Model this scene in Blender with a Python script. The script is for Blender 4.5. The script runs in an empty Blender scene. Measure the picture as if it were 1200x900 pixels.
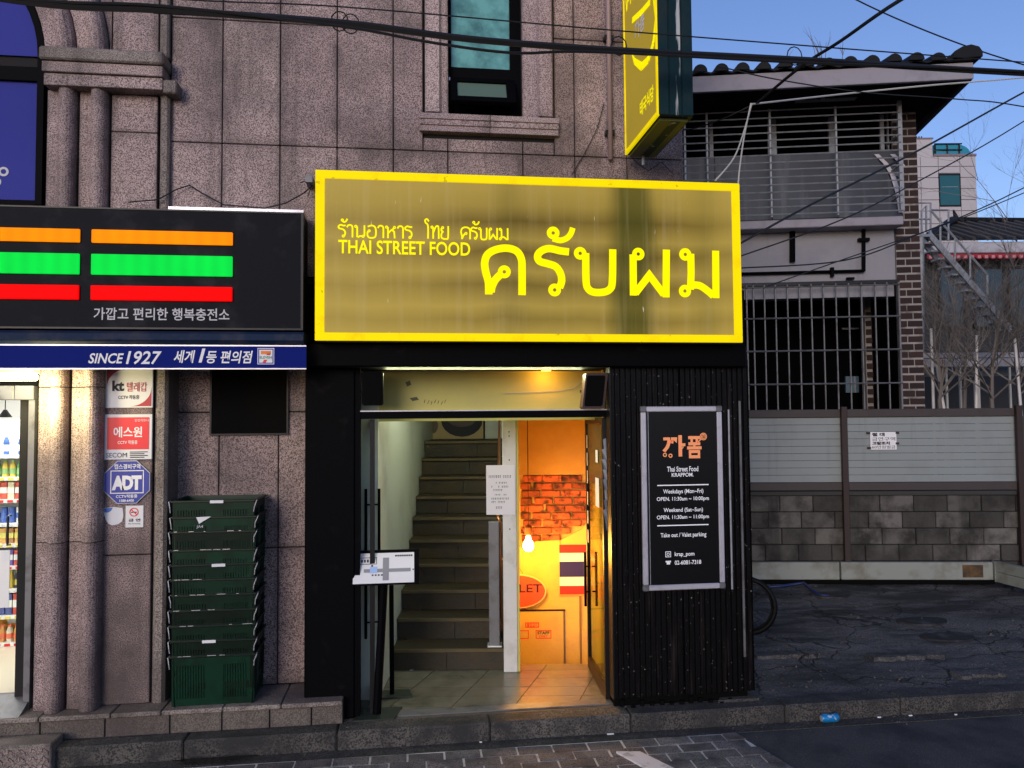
import bpy, math, random
from mathutils import Vector, Matrix
random.seed(7)
S = bpy.context.scene
COL = S.collection
PI = math.pi
# ------------------------------------------------------------------ camera
FPX = 901.0                       # focal length in photo pixels (1200 wide)
YAW, PITCH, ROLL = math.radians(7.4), math.radians(2.54), math.radians(0.46)
CAM = Vector((0, -5.7, 2.26))
R0 = Vector((math.cos(YAW), -math.sin(YAW), 0))
FW = Vector((math.sin(YAW)*math.cos(PITCH), math.cos(YAW)*math.cos(PITCH), math.sin(PITCH)))
U0 = R0.cross(FW)
UP = U0*math.cos(ROLL) + R0*math.sin(ROLL)
RT = R0*math.cos(ROLL) - U0*math.sin(ROLL)
cd = bpy.data.cameras.new('camera'); cam = bpy.data.objects.new('camera', cd); COL.objects.link(cam)
m = Matrix((RT, UP, -FW)).transposed().to_4x4(); m.translation = CAM
cam.matrix_world = m
cd.sensor_width = 36; cd.lens = 36*FPX/1200; cd.clip_start = .05; cd.clip_end = 2000
S.camera = cam
# ------------------------------------------------------------------ world, sun, exposure
w = bpy.data.worlds.new('World'); S.world = w; w.use_nodes = True
wn = w.node_tree.nodes; wl = w.node_tree.links
bg = wn['Background']
sky = wn.new('ShaderNodeTexSky'); sky.sky_type = 'NISHITA'; sky.sun_disc = False
SUN_EL, SUN_AZ = math.radians(14), math.radians(205)
sky.sun_elevation = SUN_EL; sky.sun_rotation = SUN_AZ
sky.ozone_density = 4.0; sky.dust_density = .5; sky.air_density = 1.3
tint = wn.new('ShaderNodeMix'); tint.data_type = 'RGBA'; tint.blend_type = 'MULTIPLY'
tint.inputs[0].default_value = 1; tint.inputs[7].default_value = (.89, .80, 1.0, 1)
wl.new(sky.outputs[0], tint.inputs[6]); wl.new(tint.outputs[2], bg.inputs[0])
bg.inputs[1].default_value = .105
sl = bpy.data.lights.new('sun', 'SUN'); sl.energy = .85; sl.angle = math.radians(25); sl.color = (1, .88, .76)
so = bpy.data.objects.new('sun', sl); COL.objects.link(so)
dirv = Vector((math.sin(SUN_AZ)*math.cos(SUN_EL), math.cos(SUN_AZ)*math.cos(SUN_EL), math.sin(SUN_EL)))
so.rotation_euler = dirv.to_track_quat('Z', 'Y').to_euler(); so.location = (-3, -9, 9)
S.view_settings.view_transform = 'Standard'; S.view_settings.look = 'None'
S.view_settings.exposure = 0.8; S.view_settings.gamma = 1

# ------------------------------------------------------------------ frames: pixel -> plane in the place
class Fr:
    def __init__(s, ox, oy, ang):
        s.o = Vector((ox, oy, 0)); s.a = ang
        s.ex = Vector((math.cos(ang), math.sin(ang), 0)); s.ey = Vector((-math.sin(ang), math.cos(ang), 0))
    def ray(s, px, py):
        d = FW + RT*((px-600)/FPX) + UP*((450-py)/FPX)
        c = CAM - s.o
        return Vector((c.dot(s.ex), c.dot(s.ey), CAM.z)), Vector((d.dot(s.ex), d.dot(s.ey), d.z))
    def W(s, px, py, y):
        c, d = s.ray(px, py); t = (y-c.y)/d.y
        return c.x+d.x*t, c.z+d.z*t
    def X(s, px, y, py=450): return s.W(px, py, y)[0]
    def Z(s, py, y, px=600): return s.W(px, py, y)[1]
    def G(s, px, py, z):
        c, d = s.ray(px, py); t = (z-c.z)/d.z
        return c.x+d.x*t, c.y+d.y*t
    def world(s, p): return s.o + s.ex*p[0] + s.ey*p[1] + Vector((0, 0, p[2]))
F0 = Fr(0, 0, 0)
FI = Fr(CAM.x, CAM.y, -YAW)
def axis_pt(px, depth): return CAM + Vector((math.sin(YAW), math.cos(YAW), 0))*depth + R0*((px-600)/FPX*depth)
_p = axis_pt(1065, 10.0); FH = Fr(_p.x, _p.y, -math.radians(13.1))
_p = axis_pt(1000, 9.3); FF = Fr(_p.x, _p.y, -math.radians(9.9))

# ------------------------------------------------------------------ objects
ORG = {}; FRM = {}
def tag(o, label=None, cat=None, group=None, kind=None):
    if label: o['label'] = label
    if cat: o['category'] = cat
    if group: o['group'] = group
    if kind: o['kind'] = kind
    return o
def place(o, org, fr, parent):
    ORG[o.name] = Vector(org); FRM[o.name] = fr
    if parent is not None:
        o.parent = parent; o.location = Vector(org) - ORG[parent.name]
    else:
        o.location = fr.world(org); o.rotation_euler = (0, 0, fr.a)
def thing(name, label, cat, base=(0, 0, 0), fr=F0, group=None, kind=None):
    o = bpy.data.objects.new(name, None); o.empty_display_size = .1; COL.objects.link(o)
    place(o, base, fr, None); tag(o, label, cat, group, kind); return o
class MB:
    def __init__(s): s.v = []; s.f = []; s.m = []; s.mi = 0
    def add(s, vs, fs):
        n = len(s.v); s.v += [tuple(v) for v in vs]
        for f in fs: s.f.append([n+i for i in f]); s.m.append(s.mi)
        return s
    def box(s, x0, x1, y0, y1, z0, z1):
        if x1 < x0: x0, x1 = x1, x0
        if y1 < y0: y0, y1 = y1, y0
        if z1 < z0: z0, z1 = z1, z0
        return s.add([(x0,y0,z0),(x1,y0,z0),(x1,y1,z0),(x0,y1,z0),(x0,y0,z1),(x1,y0,z1),(x1,y1,z1),(x0,y1,z1)],
              [(0,3,2,1),(4,5,6,7),(0,1,5,4),(1,2,6,5),(2,3,7,6),(3,0,4,7)])
    def cbox(s, x0, x1, y0, y1, z0, z1, c=.004):     # chamfered on the street-side (-y) and top edges
        if x1 < x0: x0, x1 = x1, x0
        if z1 < z0: z0, z1 = z1, z0
        if y1 < y0: y0, y1 = y1, y0
        c = min(c, (x1-x0)/3, (z1-z0)/3, (y1-y0)/3)
        a = []
        for (x, sx) in ((x0, 1), (x1, -1)):
            for (y, sy) in ((y0, 1), (y1, -1)):
                for (z, sz) in ((z0, 1), (z1, -1)):
                    a += [(x, y+sy*c, z+sz*c), (x+sx*c, y, z+sz*c), (x+sx*c, y+sy*c, z)]
        # index: corner k = ix*4+iy*2+iz ; 3 verts each (xface, yface, zface)
        K = lambda ix, iy, iz, t: (ix*4+iy*2+iz)*3+t
        F = []
        for ix in (0, 1):
            q = [K(ix,0,0,0), K(ix,1,0,0), K(ix,1,1,0), K(ix,0,1,0)]; F.append(q if ix else q[::-1])
        for iy in (0, 1):
            q = [K(0,iy,0,1), K(1,iy,0,1), K(1,iy,1,1), K(0,iy,1,1)]; F.append(q[::-1] if iy else q)
        for iz in (0, 1):
            q = [K(0,0,iz,2), K(1,0,iz,2), K(1,1,iz,2), K(0,1,iz,2)]; F.append(q if iz else q[::-1])
        for ix in (0, 1):
            for iy in (0, 1): F.append([K(ix,iy,0,0), K(ix,iy,0,1), K(ix,iy,1,1), K(ix,iy,1,0)])
        for ix in (0, 1):
            for iz in (0, 1): F.append([K(ix,0,iz,0), K(ix,0,iz,2), K(ix,1,iz,2), K(ix,1,iz,0)])
        for iy in (0, 1):
            for iz in (0, 1): F.append([K(0,iy,iz,1), K(0,iy,iz,2), K(1,iy,iz,2), K(1,iy,iz,1)])
        for ix in (0, 1):
            for iy in (0, 1):
                for iz in (0, 1): F.append([K(ix,iy,iz,0), K(ix,iy,iz,1), K(ix,iy,iz,2)])
        return s.add(a, F)
    def prism(s, poly, y0, y1):            # poly in xz, extruded along y
        n = len(poly)
        vs = [(p[0], y0, p[1]) for p in poly]+[(p[0], y1, p[1]) for p in poly]
        fs = [list(range(n)), list(range(2*n-1, n-1, -1))]
        for i in range(n): j = (i+1) % n; fs.append([i, i+n, j+n, j])
        return s.add(vs, fs)
    def prismz(s, poly, z0, z1):           # poly in xy, extruded along z
        n = len(poly)
        vs = [(p[0], p[1], z0) for p in poly]+[(p[0], p[1], z1) for p in poly]
        fs = [list(range(n-1, -1, -1)), list(range(n, 2*n))]
        for i in range(n): j = (i+1) % n; fs.append([i, j, j+n, i+n])
        return s.add(vs, fs)
    def prismx(s, poly, x0, x1):           # poly in yz, extruded along x
        n = len(poly)
        vs = [(x0, p[0], p[1]) for p in poly]+[(x1, p[0], p[1]) for p in poly]
        fs = [list(range(n)), list(range(2*n-1, n-1, -1))]
        for i in range(n): j = (i+1) % n; fs.append([i, i+n, j+n, j])
        return s.add(vs, fs)
    def tube(s, pts, r, n=6, closed=False):
        pts = [Vector(p) for p in pts]; N = len(pts)
        rr = r if isinstance(r, (list, tuple)) else [r]*N
        base = len(s.v); prev = None
        for i, p in enumerate(pts):
            if closed: d = pts[(i+1) % N]-pts[i-1]
            else: d = pts[min(i+1, N-1)]-pts[max(i-1, 0)]
            if d.length < 1e-9: d = Vector((0, 0, 1))
            d.normalize()
            if prev is None:
                ref = Vector((0, 0, 1)) if abs(d.z) < .9 else Vector((1, 0, 0))
                a = d.cross(ref).normalized()
            else:
                a = (prev - d*prev.dot(d))
                a = a.normalized() if a.length > 1e-6 else d.orthogonal().normalized()
            prev = a; b = d.cross(a)
            for k in range(n):
                t = 2*PI*k/n
                s.v.append(tuple(p + a*math.cos(t)*rr[i] + b*math.sin(t)*rr[i]))
        for i in range(N if closed else N-1):
            i2 = (i+1) % N
            for k in range(n):
                k2 = (k+1) % n
                s.f.append([base+i*n+k, base+i*n+k2, base+i2*n+k2, base+i2*n+k]); s.m.append(s.mi)
        if not closed:
            s.f.append([base+k for k in range(n)][::-1]); s.m.append(s.mi)
            s.f.append([base+(N-1)*n+k for k in range(n)]); s.m.append(s.mi)
        return s
    def lathe(s, prof, cx, cy, n=10, z0=0):   # prof [(r,z)]
        base = len(s.v); N = len(prof)
        for r, z in prof:
            for k in range(n):
                t = 2*PI*k/n; s.v.append((cx+r*math.cos(t), cy+r*math.sin(t), z0+z))
        for i in range(N-1):
            for k in range(n):
                k2 = (k+1) % n
                s.f.append([base+i*n+k, base+i*n+k2, base+(i+1)*n+k2, base+(i+1)*n+k]); s.m.append(s.mi)
        s.f.append([base+k for k in range(n)][::-1]); s.m.append(s.mi)
        s.f.append([base+(N-1)*n+k for k in range(n)]); s.m.append(s.mi)
        return s
    def ring(s, cx, cz, y, r0, r1, n=24, t0=0, t1=2*PI, dy=.002):   # flat ring facing -y
        for i in range(n):
            a, b = t0+(t1-t0)*i/n, t0+(t1-t0)*(i+1)/n
            P = [(cx+r0*math.cos(a), cz+r0*math.sin(a)), (cx+r1*math.cos(a), cz+r1*math.sin(a)),
                 (cx+r1*math.cos(b), cz+r1*math.sin(b)), (cx+r0*math.cos(b), cz+r0*math.sin(b))]
            s.add([(p[0], y, p[1]) for p in P], [(0, 1, 2, 3)])
        return s
    def build(s, name, mats, parent=None, fr=None, smooth=False, label=None, cat=None, group=None, kind=None, origin=None):
        if fr is None: fr = FRM[parent.name] if parent is not None else F0
        if origin is None:
            xs = [v[0] for v in s.v]; ys = [v[1] for v in s.v]; zs = [v[2] for v in s.v]
            origin = ((min(xs)+max(xs))/2, (min(ys)+max(ys))/2, min(zs))
        me = bpy.data.meshes.new(name)
        me.from_pydata([(v[0]-origin[0], v[1]-origin[1], v[2]-origin[2]) for v in s.v], [], s.f)
        if not isinstance(mats, (list, tuple)): mats = [mats]
        for mm in mats: me.materials.append(mm)
        if len(mats) > 1:
            me.polygons.foreach_set('material_index', s.m)
        if smooth: me.polygons.foreach_set('use_smooth', [True]*len(me.polygons))
        me.validate(); me.update()
        o = bpy.data.objects.new(name, me); COL.objects.link(o)
        place(o, origin, fr, parent); tag(o, label, cat, group, kind)
        if parent is None and 'Empty' : pass
        return o
def share(src, name, org, parent=None, fr=None, rot=None, label=None, cat=None, group=None):
    o = bpy.data.objects.new(name, src.data); COL.objects.link(o)
    if fr is None: fr = FRM[parent.name] if parent is not None else F0
    place(o, org, fr, parent); tag(o, label, cat, group)
    if rot is not None: o.rotation_euler = rot
    return o
def copy_tree(root, delta, label=None):
    def rec(o, par):
        c = o.copy(); COL.objects.link(c)
        ORG[c.name] = ORG[o.name]+Vector(delta); FRM[c.name] = FRM[o.name]
        if par is not None: c.parent = par
        for ch in o.children: rec(ch, c)
        return c
    c = rec(root, None); c.location = FRM[root.name].world(ORG[c.name])
    if label: c['label'] = label
    return c
# ------------------------------------------------------------------ lettering
def text_mesh(s, bold=0.0, shear=0.0, res=3, space=1.0):
    cu = bpy.data.curves.new('lettering', 'FONT'); cu.body = s; cu.size = 1; cu.offset = bold; cu.shear = shear
    cu.resolution_u = res; cu.fill_mode = 'FRONT'; cu.space_character = space
    o = bpy.data.objects.new('lettering', cu); COL.objects.link(o)
    dg = bpy.context.evaluated_depsgraph_get()
    me = bpy.data.meshes.new_from_object(o.evaluated_get(dg))
    vs = [tuple(v.co) for v in me.vertices]; fs = [list(p.vertices) for p in me.polygons]
    bpy.data.objects.remove(o); bpy.data.curves.remove(cu); bpy.data.meshes.remove(me)
    return vs, fs
def text(s, rect, y, mat, parent, bold=0.0, shear=0.0, res=3, mb=None, name='lettering', fr=None, space=1.0, label=None):
    """ink fitted in rect = (x0, x1, z0, z1) of the frame's plane y, facing -y"""
    vs, fs = text_mesh(s, bold, shear, res, space)
    if not vs: return None
    xs = [v[0] for v in vs]; zs = [v[1] for v in vs]
    a, b, c, d = min(xs), max(xs), min(zs), max(zs)
    x0, x1, z0, z1 = rect
    out = [(x0+(v[0]-a)/(b-a)*(x1-x0), y, z0+(v[1]-c)/(d-c)*(z1-z0)) for v in vs]
    if mb is not None: mb.add(out, fs); return None
    t = MB(); t.add(out, fs)
    return t.build(name, mat, parent, fr, label=label)
def rect(fr, y, px0, py0, px1, py1):
    cx, cy = (px0+px1)/2, (py0+py1)/2
    return (fr.X(px0, y, cy), fr.X(px1, y, cy), fr.Z(py1, y, cx), fr.Z(py0, y, cx))

# looped Thai letters drawn as strokes (unit height 1); loops are small rings
TH_G = {
 'k': (.85, [[(.10,0),(.10,.25),(.04,.5),(.03,.7),(.15,.92),(.42,1),(.68,.93),(.80,.72),(.80,0)], [(.36,.46),(.22,.30),(.13,.08)]], [(.45,.48)]),
 'r': (.66, [[(.60,.96),(.42,.94),(.22,1),(.05,.88),(.10,.72),(.34,.66),(.52,.52),(.56,.3),(.50,.14)]], [(.42,.10)]),
 '^': (0, [[(-.30,1.32),(-.18,1.22),(-.02,1.32),(.06,1.5)]], [(-.32,1.38)]),
 '~': (0, [[(-.36,1.30),(-.18,1.24),(.0,1.34),(.08,1.52)]], [(-.38,1.42)]),
 'A': (.58, [[(.04,.80),(.12,.96),(.28,1),(.42,.92),(.46,.74),(.46,0)]], []),
 'n': (.95, [[(.24,.90),(.24,.03)], [(.28,.02),(.45,.13),(.60,.12)], [(.80,1),(.80,.14)]], [(.13,.90), (.70,.11)]),
 'o': (.85, [[(.10,.52),(.08,.22),(.20,.03),(.45,.0),(.68,.10),(.74,.5),(.66,.88),(.40,1),(.10,.90)]], [(.21,.56)]),
 'h': (.95, [[(.24,.90),(.24,0)], [(.26,.40),(.46,.62),(.62,.74),(.70,.80)], [(.55,.66),(.72,.54),(.76,0)]], [(.13,.90), (.74,.88)]),
 'I': (.60, [[(.36,0),(.36,1.0),(.14,1.24),(.10,1.44),(.28,1.52),(.44,1.34)]], []),
 't': (.90, [[(.24,.90),(.24,0)], [(.27,.50),(.46,.90),(.62,1),(.74,.86),(.76,0)]], [(.13,.90)]),
 'y': (.88, [[(.12,.84),(.10,.66),(.24,.56),(.12,.42),(.10,.14),(.26,.02),(.52,.0),(.72,.10),(.74,1)]], [(.22,.88)]),
 'b': (.88, [[(.24,.90),(.25,.18),(.36,.02),(.60,.02),(.74,.16),(.75,1)]], [(.13,.90)]),
 'p': (.92, [[(.10,.88),(.11,0)], [(.15,.04),(.43,.44),(.73,.04)], [(.78,0),(.78,1)]], [(.21,.90)]),
 'm': (.95, [[(.24,.90),(.25,.45),(.23,.12)], [(.24,.26),(.44,.24),(.62,.12),(.72,.02)], [(.79,1),(.79,0)]], [(.13,.90), (.14,.10)])}
def smooth_pts(P, k=4):
    if len(P) < 4: return P
    out = []
    for i in range(len(P)-1):
        a, b, c, d = [Vector(q) for q in (P[max(i-1, 0)], P[i], P[i+1], P[min(i+2, len(P)-1)])]
        for j in range(k):
            t = j/k; out.append(tuple(.5*((2*b)+(-a+c)*t+(2*a-5*b+4*c-d)*t*t+(-a+3*b-3*c+d)*t**3)))
    return out+[tuple(P[-1])]
def ribbon(mb, P, w, y, axis=None, sx=1):
    P = [Vector((p[0]*sx, p[1])) for p in P]; L = []; n = len(P)
    for i in range(n):
        d0 = (P[i]-P[i-1]).normalized() if i else (P[1]-P[0]).normalized()
        d1_ = (P[i+1]-P[i]).normalized() if i < n-1 else d0
        t = (d0+d1_); t = t.normalized() if t.length > 1e-6 else d0
        nn = Vector((-t.y, t.x)); sc_ = 1/max(.5, nn.dot(Vector((-d0.y, d0.x))))
        L.append((P[i]+nn*w/2*sc_, P[i]-nn*w/2*sc_))
    ax_ = axis or (lambda u, z, y_: (u, y_, z)); vs = []
    for a, b in L: vs += [ax_(a.x/sx, a.y, y), ax_(b.x/sx, b.y, y)]
    mb.add(vs, [(2*i, 2*i+1, 2*i+3, 2*i+2) for i in range(n-1)])
def layout(s, x0, x1, z0, z1):
    tot = sum(TH_G[c][0] for c in s); k = (x1-x0)/tot; x = 0; out = []
    for c in s:
        w_, paths, loops = TH_G[c]
        for P in paths: out.append(([(x0+(x+p[0])*k, z0+p[1]*(z1-z0)) for p in smooth_pts(P)], None))
        for l in loops: out.append((None, (x0+(x+l[0])*k, z0+l[1]*(z1-z0))))
        x += w_
    return out
def word(s, px0, px1, pyb, pyt, Y, y, mt, parent, w):
    r = rect(F0, Y, px0, pyt, px1, pyb); mb = MB(); k = 0
    for P, l in layout(s, r[0], r[1], r[2], r[3]):
        yy = y-.0004*(k % 5); k += 1
        if P is not None: ribbon(mb, P, w, yy)
        else: mb.ring(l[0], l[1], yy, w*.28, w*.95, 12)
    mb.build('thai_lettering', mt, parent)

# ------------------------------------------------------------------ materials
def ramp(nt, fac, stops):
    r = nt.nodes.new('ShaderNodeValToRGB'); nt.links.new(fac, r.inputs[0])
    el = r.color_ramp.elements
    while len(el) < len(stops): el.new(.5)
    for e, (p, c) in zip(el, stops):
        e.position = p; e.color = (c[0], c[1], c[2], 1) if isinstance(c, (tuple, list)) else (c, c, c, 1)
    return r.outputs[0]
def noise(nt, scale, detail=3, rough=.5, vec=None, stretch=None):
    n = nt.nodes.new('ShaderNodeTexNoise'); n.inputs['Scale'].default_value = scale
    n.inputs['Detail'].default_value = detail; n.inputs['Roughness'].default_value = rough
    g = nt.nodes.new('ShaderNodeNewGeometry'); v = vec or g.outputs['Position']
    if stretch:
        mp = nt.nodes.new('ShaderNodeMapping'); mp.inputs['Scale'].default_value = stretch
        nt.links.new(v, mp.inputs[0]); v = mp.outputs[0]
    nt.links.new(v, n.inputs['Vector']); return n.outputs['Fac']
def mix(nt, fac, a, b, mode='MIX'):
    x = nt.nodes.new('ShaderNodeMix'); x.data_type = 'RGBA'; x.blend_type = mode
    if hasattr(fac, 'is_output'): nt.links.new(fac, x.inputs[0])
    else: x.inputs[0].default_value = fac
    for i, c in ((6, a), (7, b)):
        if hasattr(c, 'is_output'): nt.links.new(c, x.inputs[i])
        else: x.inputs[i].default_value = (c[0], c[1], c[2], 1)
    return x.outputs[2]
def mat(name, col, rough=.6, metal=0, spec=.5, spk=None, dirt=None, streak=None, vary=0, bump=0, bscale=60,
        emit=None, es=0, alpha=1, trans=0, coat=0):
    """spk=(colour, scale, lo, hi) speckle; dirt=(colour, scale, lo, hi) blotches; streak the same but vertical"""
    m = bpy.data.materials.new(name); m.use_nodes = True; nt = m.node_tree
    b = nt.nodes['Principled BSDF']; c = tuple(col)
    if spk: c = mix(nt, ramp(nt, noise(nt, spk[1], 2, .6), [(spk[2], 1), (spk[3], 0)]), c, spk[0])
    if vary:
        oi = nt.nodes.new('ShaderNodeObjectInfo')
        v = ramp(nt, oi.outputs['Random'], [(0, (1-vary,)*3), (1, (1+vary*.6,)*3)])
        mm = mix(nt, 1, c, v, 'MULTIPLY'); c = mm
    if dirt: c = mix(nt, ramp(nt, noise(nt, dirt[1], 5, .6), [(dirt[2], 0), (dirt[3], 1)]), c, dirt[0])
    if streak: c = mix(nt, ramp(nt, noise(nt, streak[1], 4, .6, stretch=(1, 1, .08)), [(streak[2], 0), (streak[3], 1)]), c, streak[0])
    if hasattr(c, 'is_output'): nt.links.new(c, b.inputs['Base Color'])
    else: b.inputs['Base Color'].default_value = (*c, 1)
    b.inputs['Roughness'].default_value = rough; b.inputs['Metallic'].default_value = metal
    b.inputs['Specular IOR Level'].default_value = spec; b.inputs['Coat Weight'].default_value = coat
    if trans: b.inputs['Transmission Weight'].default_value = trans
    if alpha < 1: b.inputs['Alpha'].default_value = alpha
    if bump:
        bp = nt.nodes.new('ShaderNodeBump'); bp.inputs['Strength'].default_value = bump; bp.inputs['Distance'].default_value = .01
        nt.links.new(noise(nt, bscale, 4, .6), bp.inputs['Height']); nt.links.new(bp.outputs[0], b.inputs['Normal'])
    if es:
        e = emit or col
        b.inputs['Emission Color'].default_value = (*e, 1); b.inputs['Emission Strength'].default_value = es
    return m
M = {}
def granite(name, base, dark, gs=125, lo=.41, hi=.56, grime=(.07, .055, .052), amt=.8, vary=.16, dlo=.46, dhi=.74):
    m = bpy.data.materials.new(name); m.use_nodes = True; nt = m.node_tree; b = nt.nodes['Principled BSDF']
    c = mix(nt, ramp(nt, noise(nt, 30, 3, .6), [(.3, 0), (.7, 1)]), base, tuple(min(1, q*1.22) for q in base))
    c = mix(nt, ramp(nt, noise(nt, gs, 2, .65), [(lo, 1), (hi, 0)]), c, dark)
    c = mix(nt, ramp(nt, noise(nt, gs*1.7, 1, .5), [(.66, 0), (.72, .5)]), c, tuple(min(1, q*1.6) for q in base))
    oi = nt.nodes.new('ShaderNodeObjectInfo')
    v = ramp(nt, oi.outputs['Random'], [(0, (1-vary, 1-vary*1.05, 1-vary)), (.5, (1, 1, 1)), (1, (1+vary*.5, 1+vary*.6, 1+vary*.45))]); c = mix(nt, 1, c, v, 'MULTIPLY')
    tc = nt.nodes.new('ShaderNodeTexCoord'); sp_ = nt.nodes.new('ShaderNodeSeparateXYZ'); nt.links.new(tc.outputs['Generated'], sp_.inputs[0])
    e = []
    for ax_ in (0, 2):
        q = nt.nodes.new('ShaderNodeMath'); q.operation = 'SUBTRACT'; nt.links.new(sp_.outputs[ax_], q.inputs[0]); q.inputs[1].default_value = .5
        a_ = nt.nodes.new('ShaderNodeMath'); a_.operation = 'ABSOLUTE'; nt.links.new(q.outputs[0], a_.inputs[0]); e.append(a_.outputs[0])
    mx = nt.nodes.new('ShaderNodeMath'); mx.operation = 'MAXIMUM'; nt.links.new(e[0], mx.inputs[0]); nt.links.new(e[1], mx.inputs[1])
    ad = nt.nodes.new('ShaderNodeMath'); ad.operation = 'MULTIPLY_ADD'; nt.links.new(noise(nt, 3.2, 4, .6), ad.inputs[0]); ad.inputs[1].default_value = .34; nt.links.new(mx.outputs[0], ad.inputs[2])
    c = mix(nt, ramp(nt, ad.outputs[0], [(.58, 0), (.72, amt*.75)]), c, grime)  # grime near the joints, also imitating halo-like shading at panel edges
    c = mix(nt, ramp(nt, noise(nt, 1.3, 5, .6), [(dlo, 0), (dhi, amt)]), c, grime)
    c = mix(nt, ramp(nt, noise(nt, 6, 4, .6, stretch=(1, 1, .07)), [(.54, 0), (.78, amt)]), c, grime)
    nt.links.new(c, b.inputs['Base Color']); b.inputs['Roughness'].default_value = .6; b.inputs['Specular IOR Level'].default_value = .25
    bp = nt.nodes.new('ShaderNodeBump'); bp.inputs['Strength'].default_value = .4; bp.inputs['Distance'].default_value = .006
    nt.links.new(noise(nt, 110, 4, .6), bp.inputs['Height']); nt.links.new(bp.outputs[0], b.inputs['Normal']); M[name] = m
granite('granite', (.465, .352, .335), (.115, .08, .078), dlo=.43, dhi=.72, amt=.85)
granite('granite_trim', (.52, .405, .40), (.16, .11, .11), amt=.45)
granite('granite_low', (.36, .27, .255), (.075, .05, .05), amt=.9, dlo=.42, dhi=.70)  # grimier streaked copy of granite, base darkened too for the awning's shade
granite('granite_grey', (.30, .255, .225), (.10, .085, .075), amt=.85)
granite('granite_floor', (.15, .128, .108), (.07, .06, .052), amt=.9)
M['joint'] = mat('joint', (.012, .011, .011), .9)
M['kerb'] = mat('kerb_stone', (.11, .10, .09), .75, spec=.25, spk=((.025, .025, .025), 90, .42, .55), vary=.25, dirt=((.03, .03, .03), 4, .42, .65), bump=.6, bscale=60)
M['asphalt'] = mat('asphalt', (.062, .060, .058), .85, spec=.25, spk=((.20, .19, .19), 110, .30, .40), dirt=((.025, .027, .03), 2.5, .45, .7), bump=.7, bscale=110)
M['gutter'] = mat('gutter_concrete', (.085, .078, .07), .85, spec=.2, spk=((.03, .03, .03), 90, .42, .54), dirt=((.035, .035, .033), 4, .42, .68), bump=.7, bscale=90)
M['paver'] = mat('paver', (.18, .16, .15), .8, spk=((.04, .04, .04), 130, .4, .5), vary=.3, dirt=((.045, .042, .042), 5, .45, .7), bump=.6, bscale=90)
M['paver_joint'] = mat('paver_joint', (.62, .58, .54), .9, dirt=((.20, .18, .17), 9, .5, .75))
def lotmat():
    m = bpy.data.materials.new('lot_concrete'); m.use_nodes = True; nt = m.node_tree; b = nt.nodes['Principled BSDF']
    c = (.15, .145, .138)
    c = mix(nt, ramp(nt, noise(nt, 100, 3, .7), [(.40, 1), (.56, 0)]), c, (.03, .03, .033))
    c = mix(nt, ramp(nt, noise(nt, 60, 2, .6), [(.64, 0), (.70, .9)]), c, (.24, .23, .22))
    c = mix(nt, ramp(nt, noise(nt, 1.6, 7, .7, stretch=(.6, 1.8, 1)), [(.42, 0), (.58, .92)]), c, (.028, .028, .029))
    c = mix(nt, ramp(nt, noise(nt, 3.5, 6, .7, stretch=(.4, 2.2, 1)), [(.56, 0), (.68, .55)]), c, (.17, .165, .17))
    g = nt.nodes.new('ShaderNodeNewGeometry'); vo = nt.nodes.new('ShaderNodeTexVoronoi'); vo.feature = 'DISTANCE_TO_EDGE'; vo.inputs['Scale'].default_value = 1.3
    dn = nt.nodes.new('ShaderNodeVectorMath'); dn.operation = 'MULTIPLY_ADD'; nz = nt.nodes.new('ShaderNodeTexNoise'); nz.inputs['Scale'].default_value = 3; nz.inputs['Detail'].default_value = 6; nt.links.new(g.outputs['Position'], nz.inputs['Vector'])
    nt.links.new(nz.outputs['Color'], dn.inputs[0]); dn.inputs[1].default_value = (.55, .55, .2); nt.links.new(g.outputs['Position'], dn.inputs[2]); nt.links.new(dn.outputs[0], vo.inputs['Vector'])
    cr = ramp(nt, vo.outputs['Distance'], [(.003, .8), (.011, 0)]); c = mix(nt, cr, c, (.008, .008, .009))
    nt.links.new(c, b.inputs['Base Color']); b.inputs['Roughness'].default_value = .75; b.inputs['Specular IOR Level'].default_value = .3
    h = nt.nodes.new('ShaderNodeMath'); h.operation = 'MULTIPLY_ADD'; nt.links.new(cr, h.inputs[0]); h.inputs[1].default_value = -1.2; nt.links.new(noise(nt, 22, 6, .75), h.inputs[2])
    bp = nt.nodes.new('ShaderNodeBump'); bp.inputs['Strength'].default_value = 1; bp.inputs['Distance'].default_value = .02; nt.links.new(h.outputs[0], bp.inputs['Height']); nt.links.new(bp.outputs[0], b.inputs['Normal'])
    return m
M['lot'] = lotmat()
M['lot_patch'] = mat('lot_patch', (.012, .012, .013), .8, dirt=((.06, .06, .065), 6, .5, .7), bump=.6)
M['black'] = mat('black_paint', (.0015, .0015, .0022), .6, spec=.05, dirt=((.010, .009, .009), 7, .62, .8))
M['black_matt'] = mat('black_matt', (.002, .002, .002), .8, spec=.08)
M['clad'] = mat('black_cladding', (.0028, .0024, .0028), .42, spec=.16, spk=((.32, .30, .28), 55, .26, .285), streak=((.022, .017, .017), 14, .60, .75), bump=.3, bscale=30)
M['dark_metal'] = mat('dark_metal', (.012, .012, .013), .4, .5)
M['grey_metal'] = mat('grey_metal', (.16, .16, .17), .5, .4, dirt=((.06, .055, .05), 8, .5, .75))
M['galv'] = mat('galvanised', (.26, .28, .31), .5, .3, dirt=((.16, .15, .15), 10, .5, .75))
M['alu'] = mat('aluminium', (.62, .60, .66), .35, .5, dirt=((.4, .38, .4), 8, .5, .8))
M['white'] = mat('white_paint', (.62, .62, .60), .55, dirt=((.38, .37, .33), 5, .5, .8))
M['offwhite'] = mat('stairwell_paint', (.60, .63, .55), .6, dirt=((.45, .45, .38), 2, .5, .8), bump=.1)
M['paper'] = mat('paper', (.72, .72, .74), .7)
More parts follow.
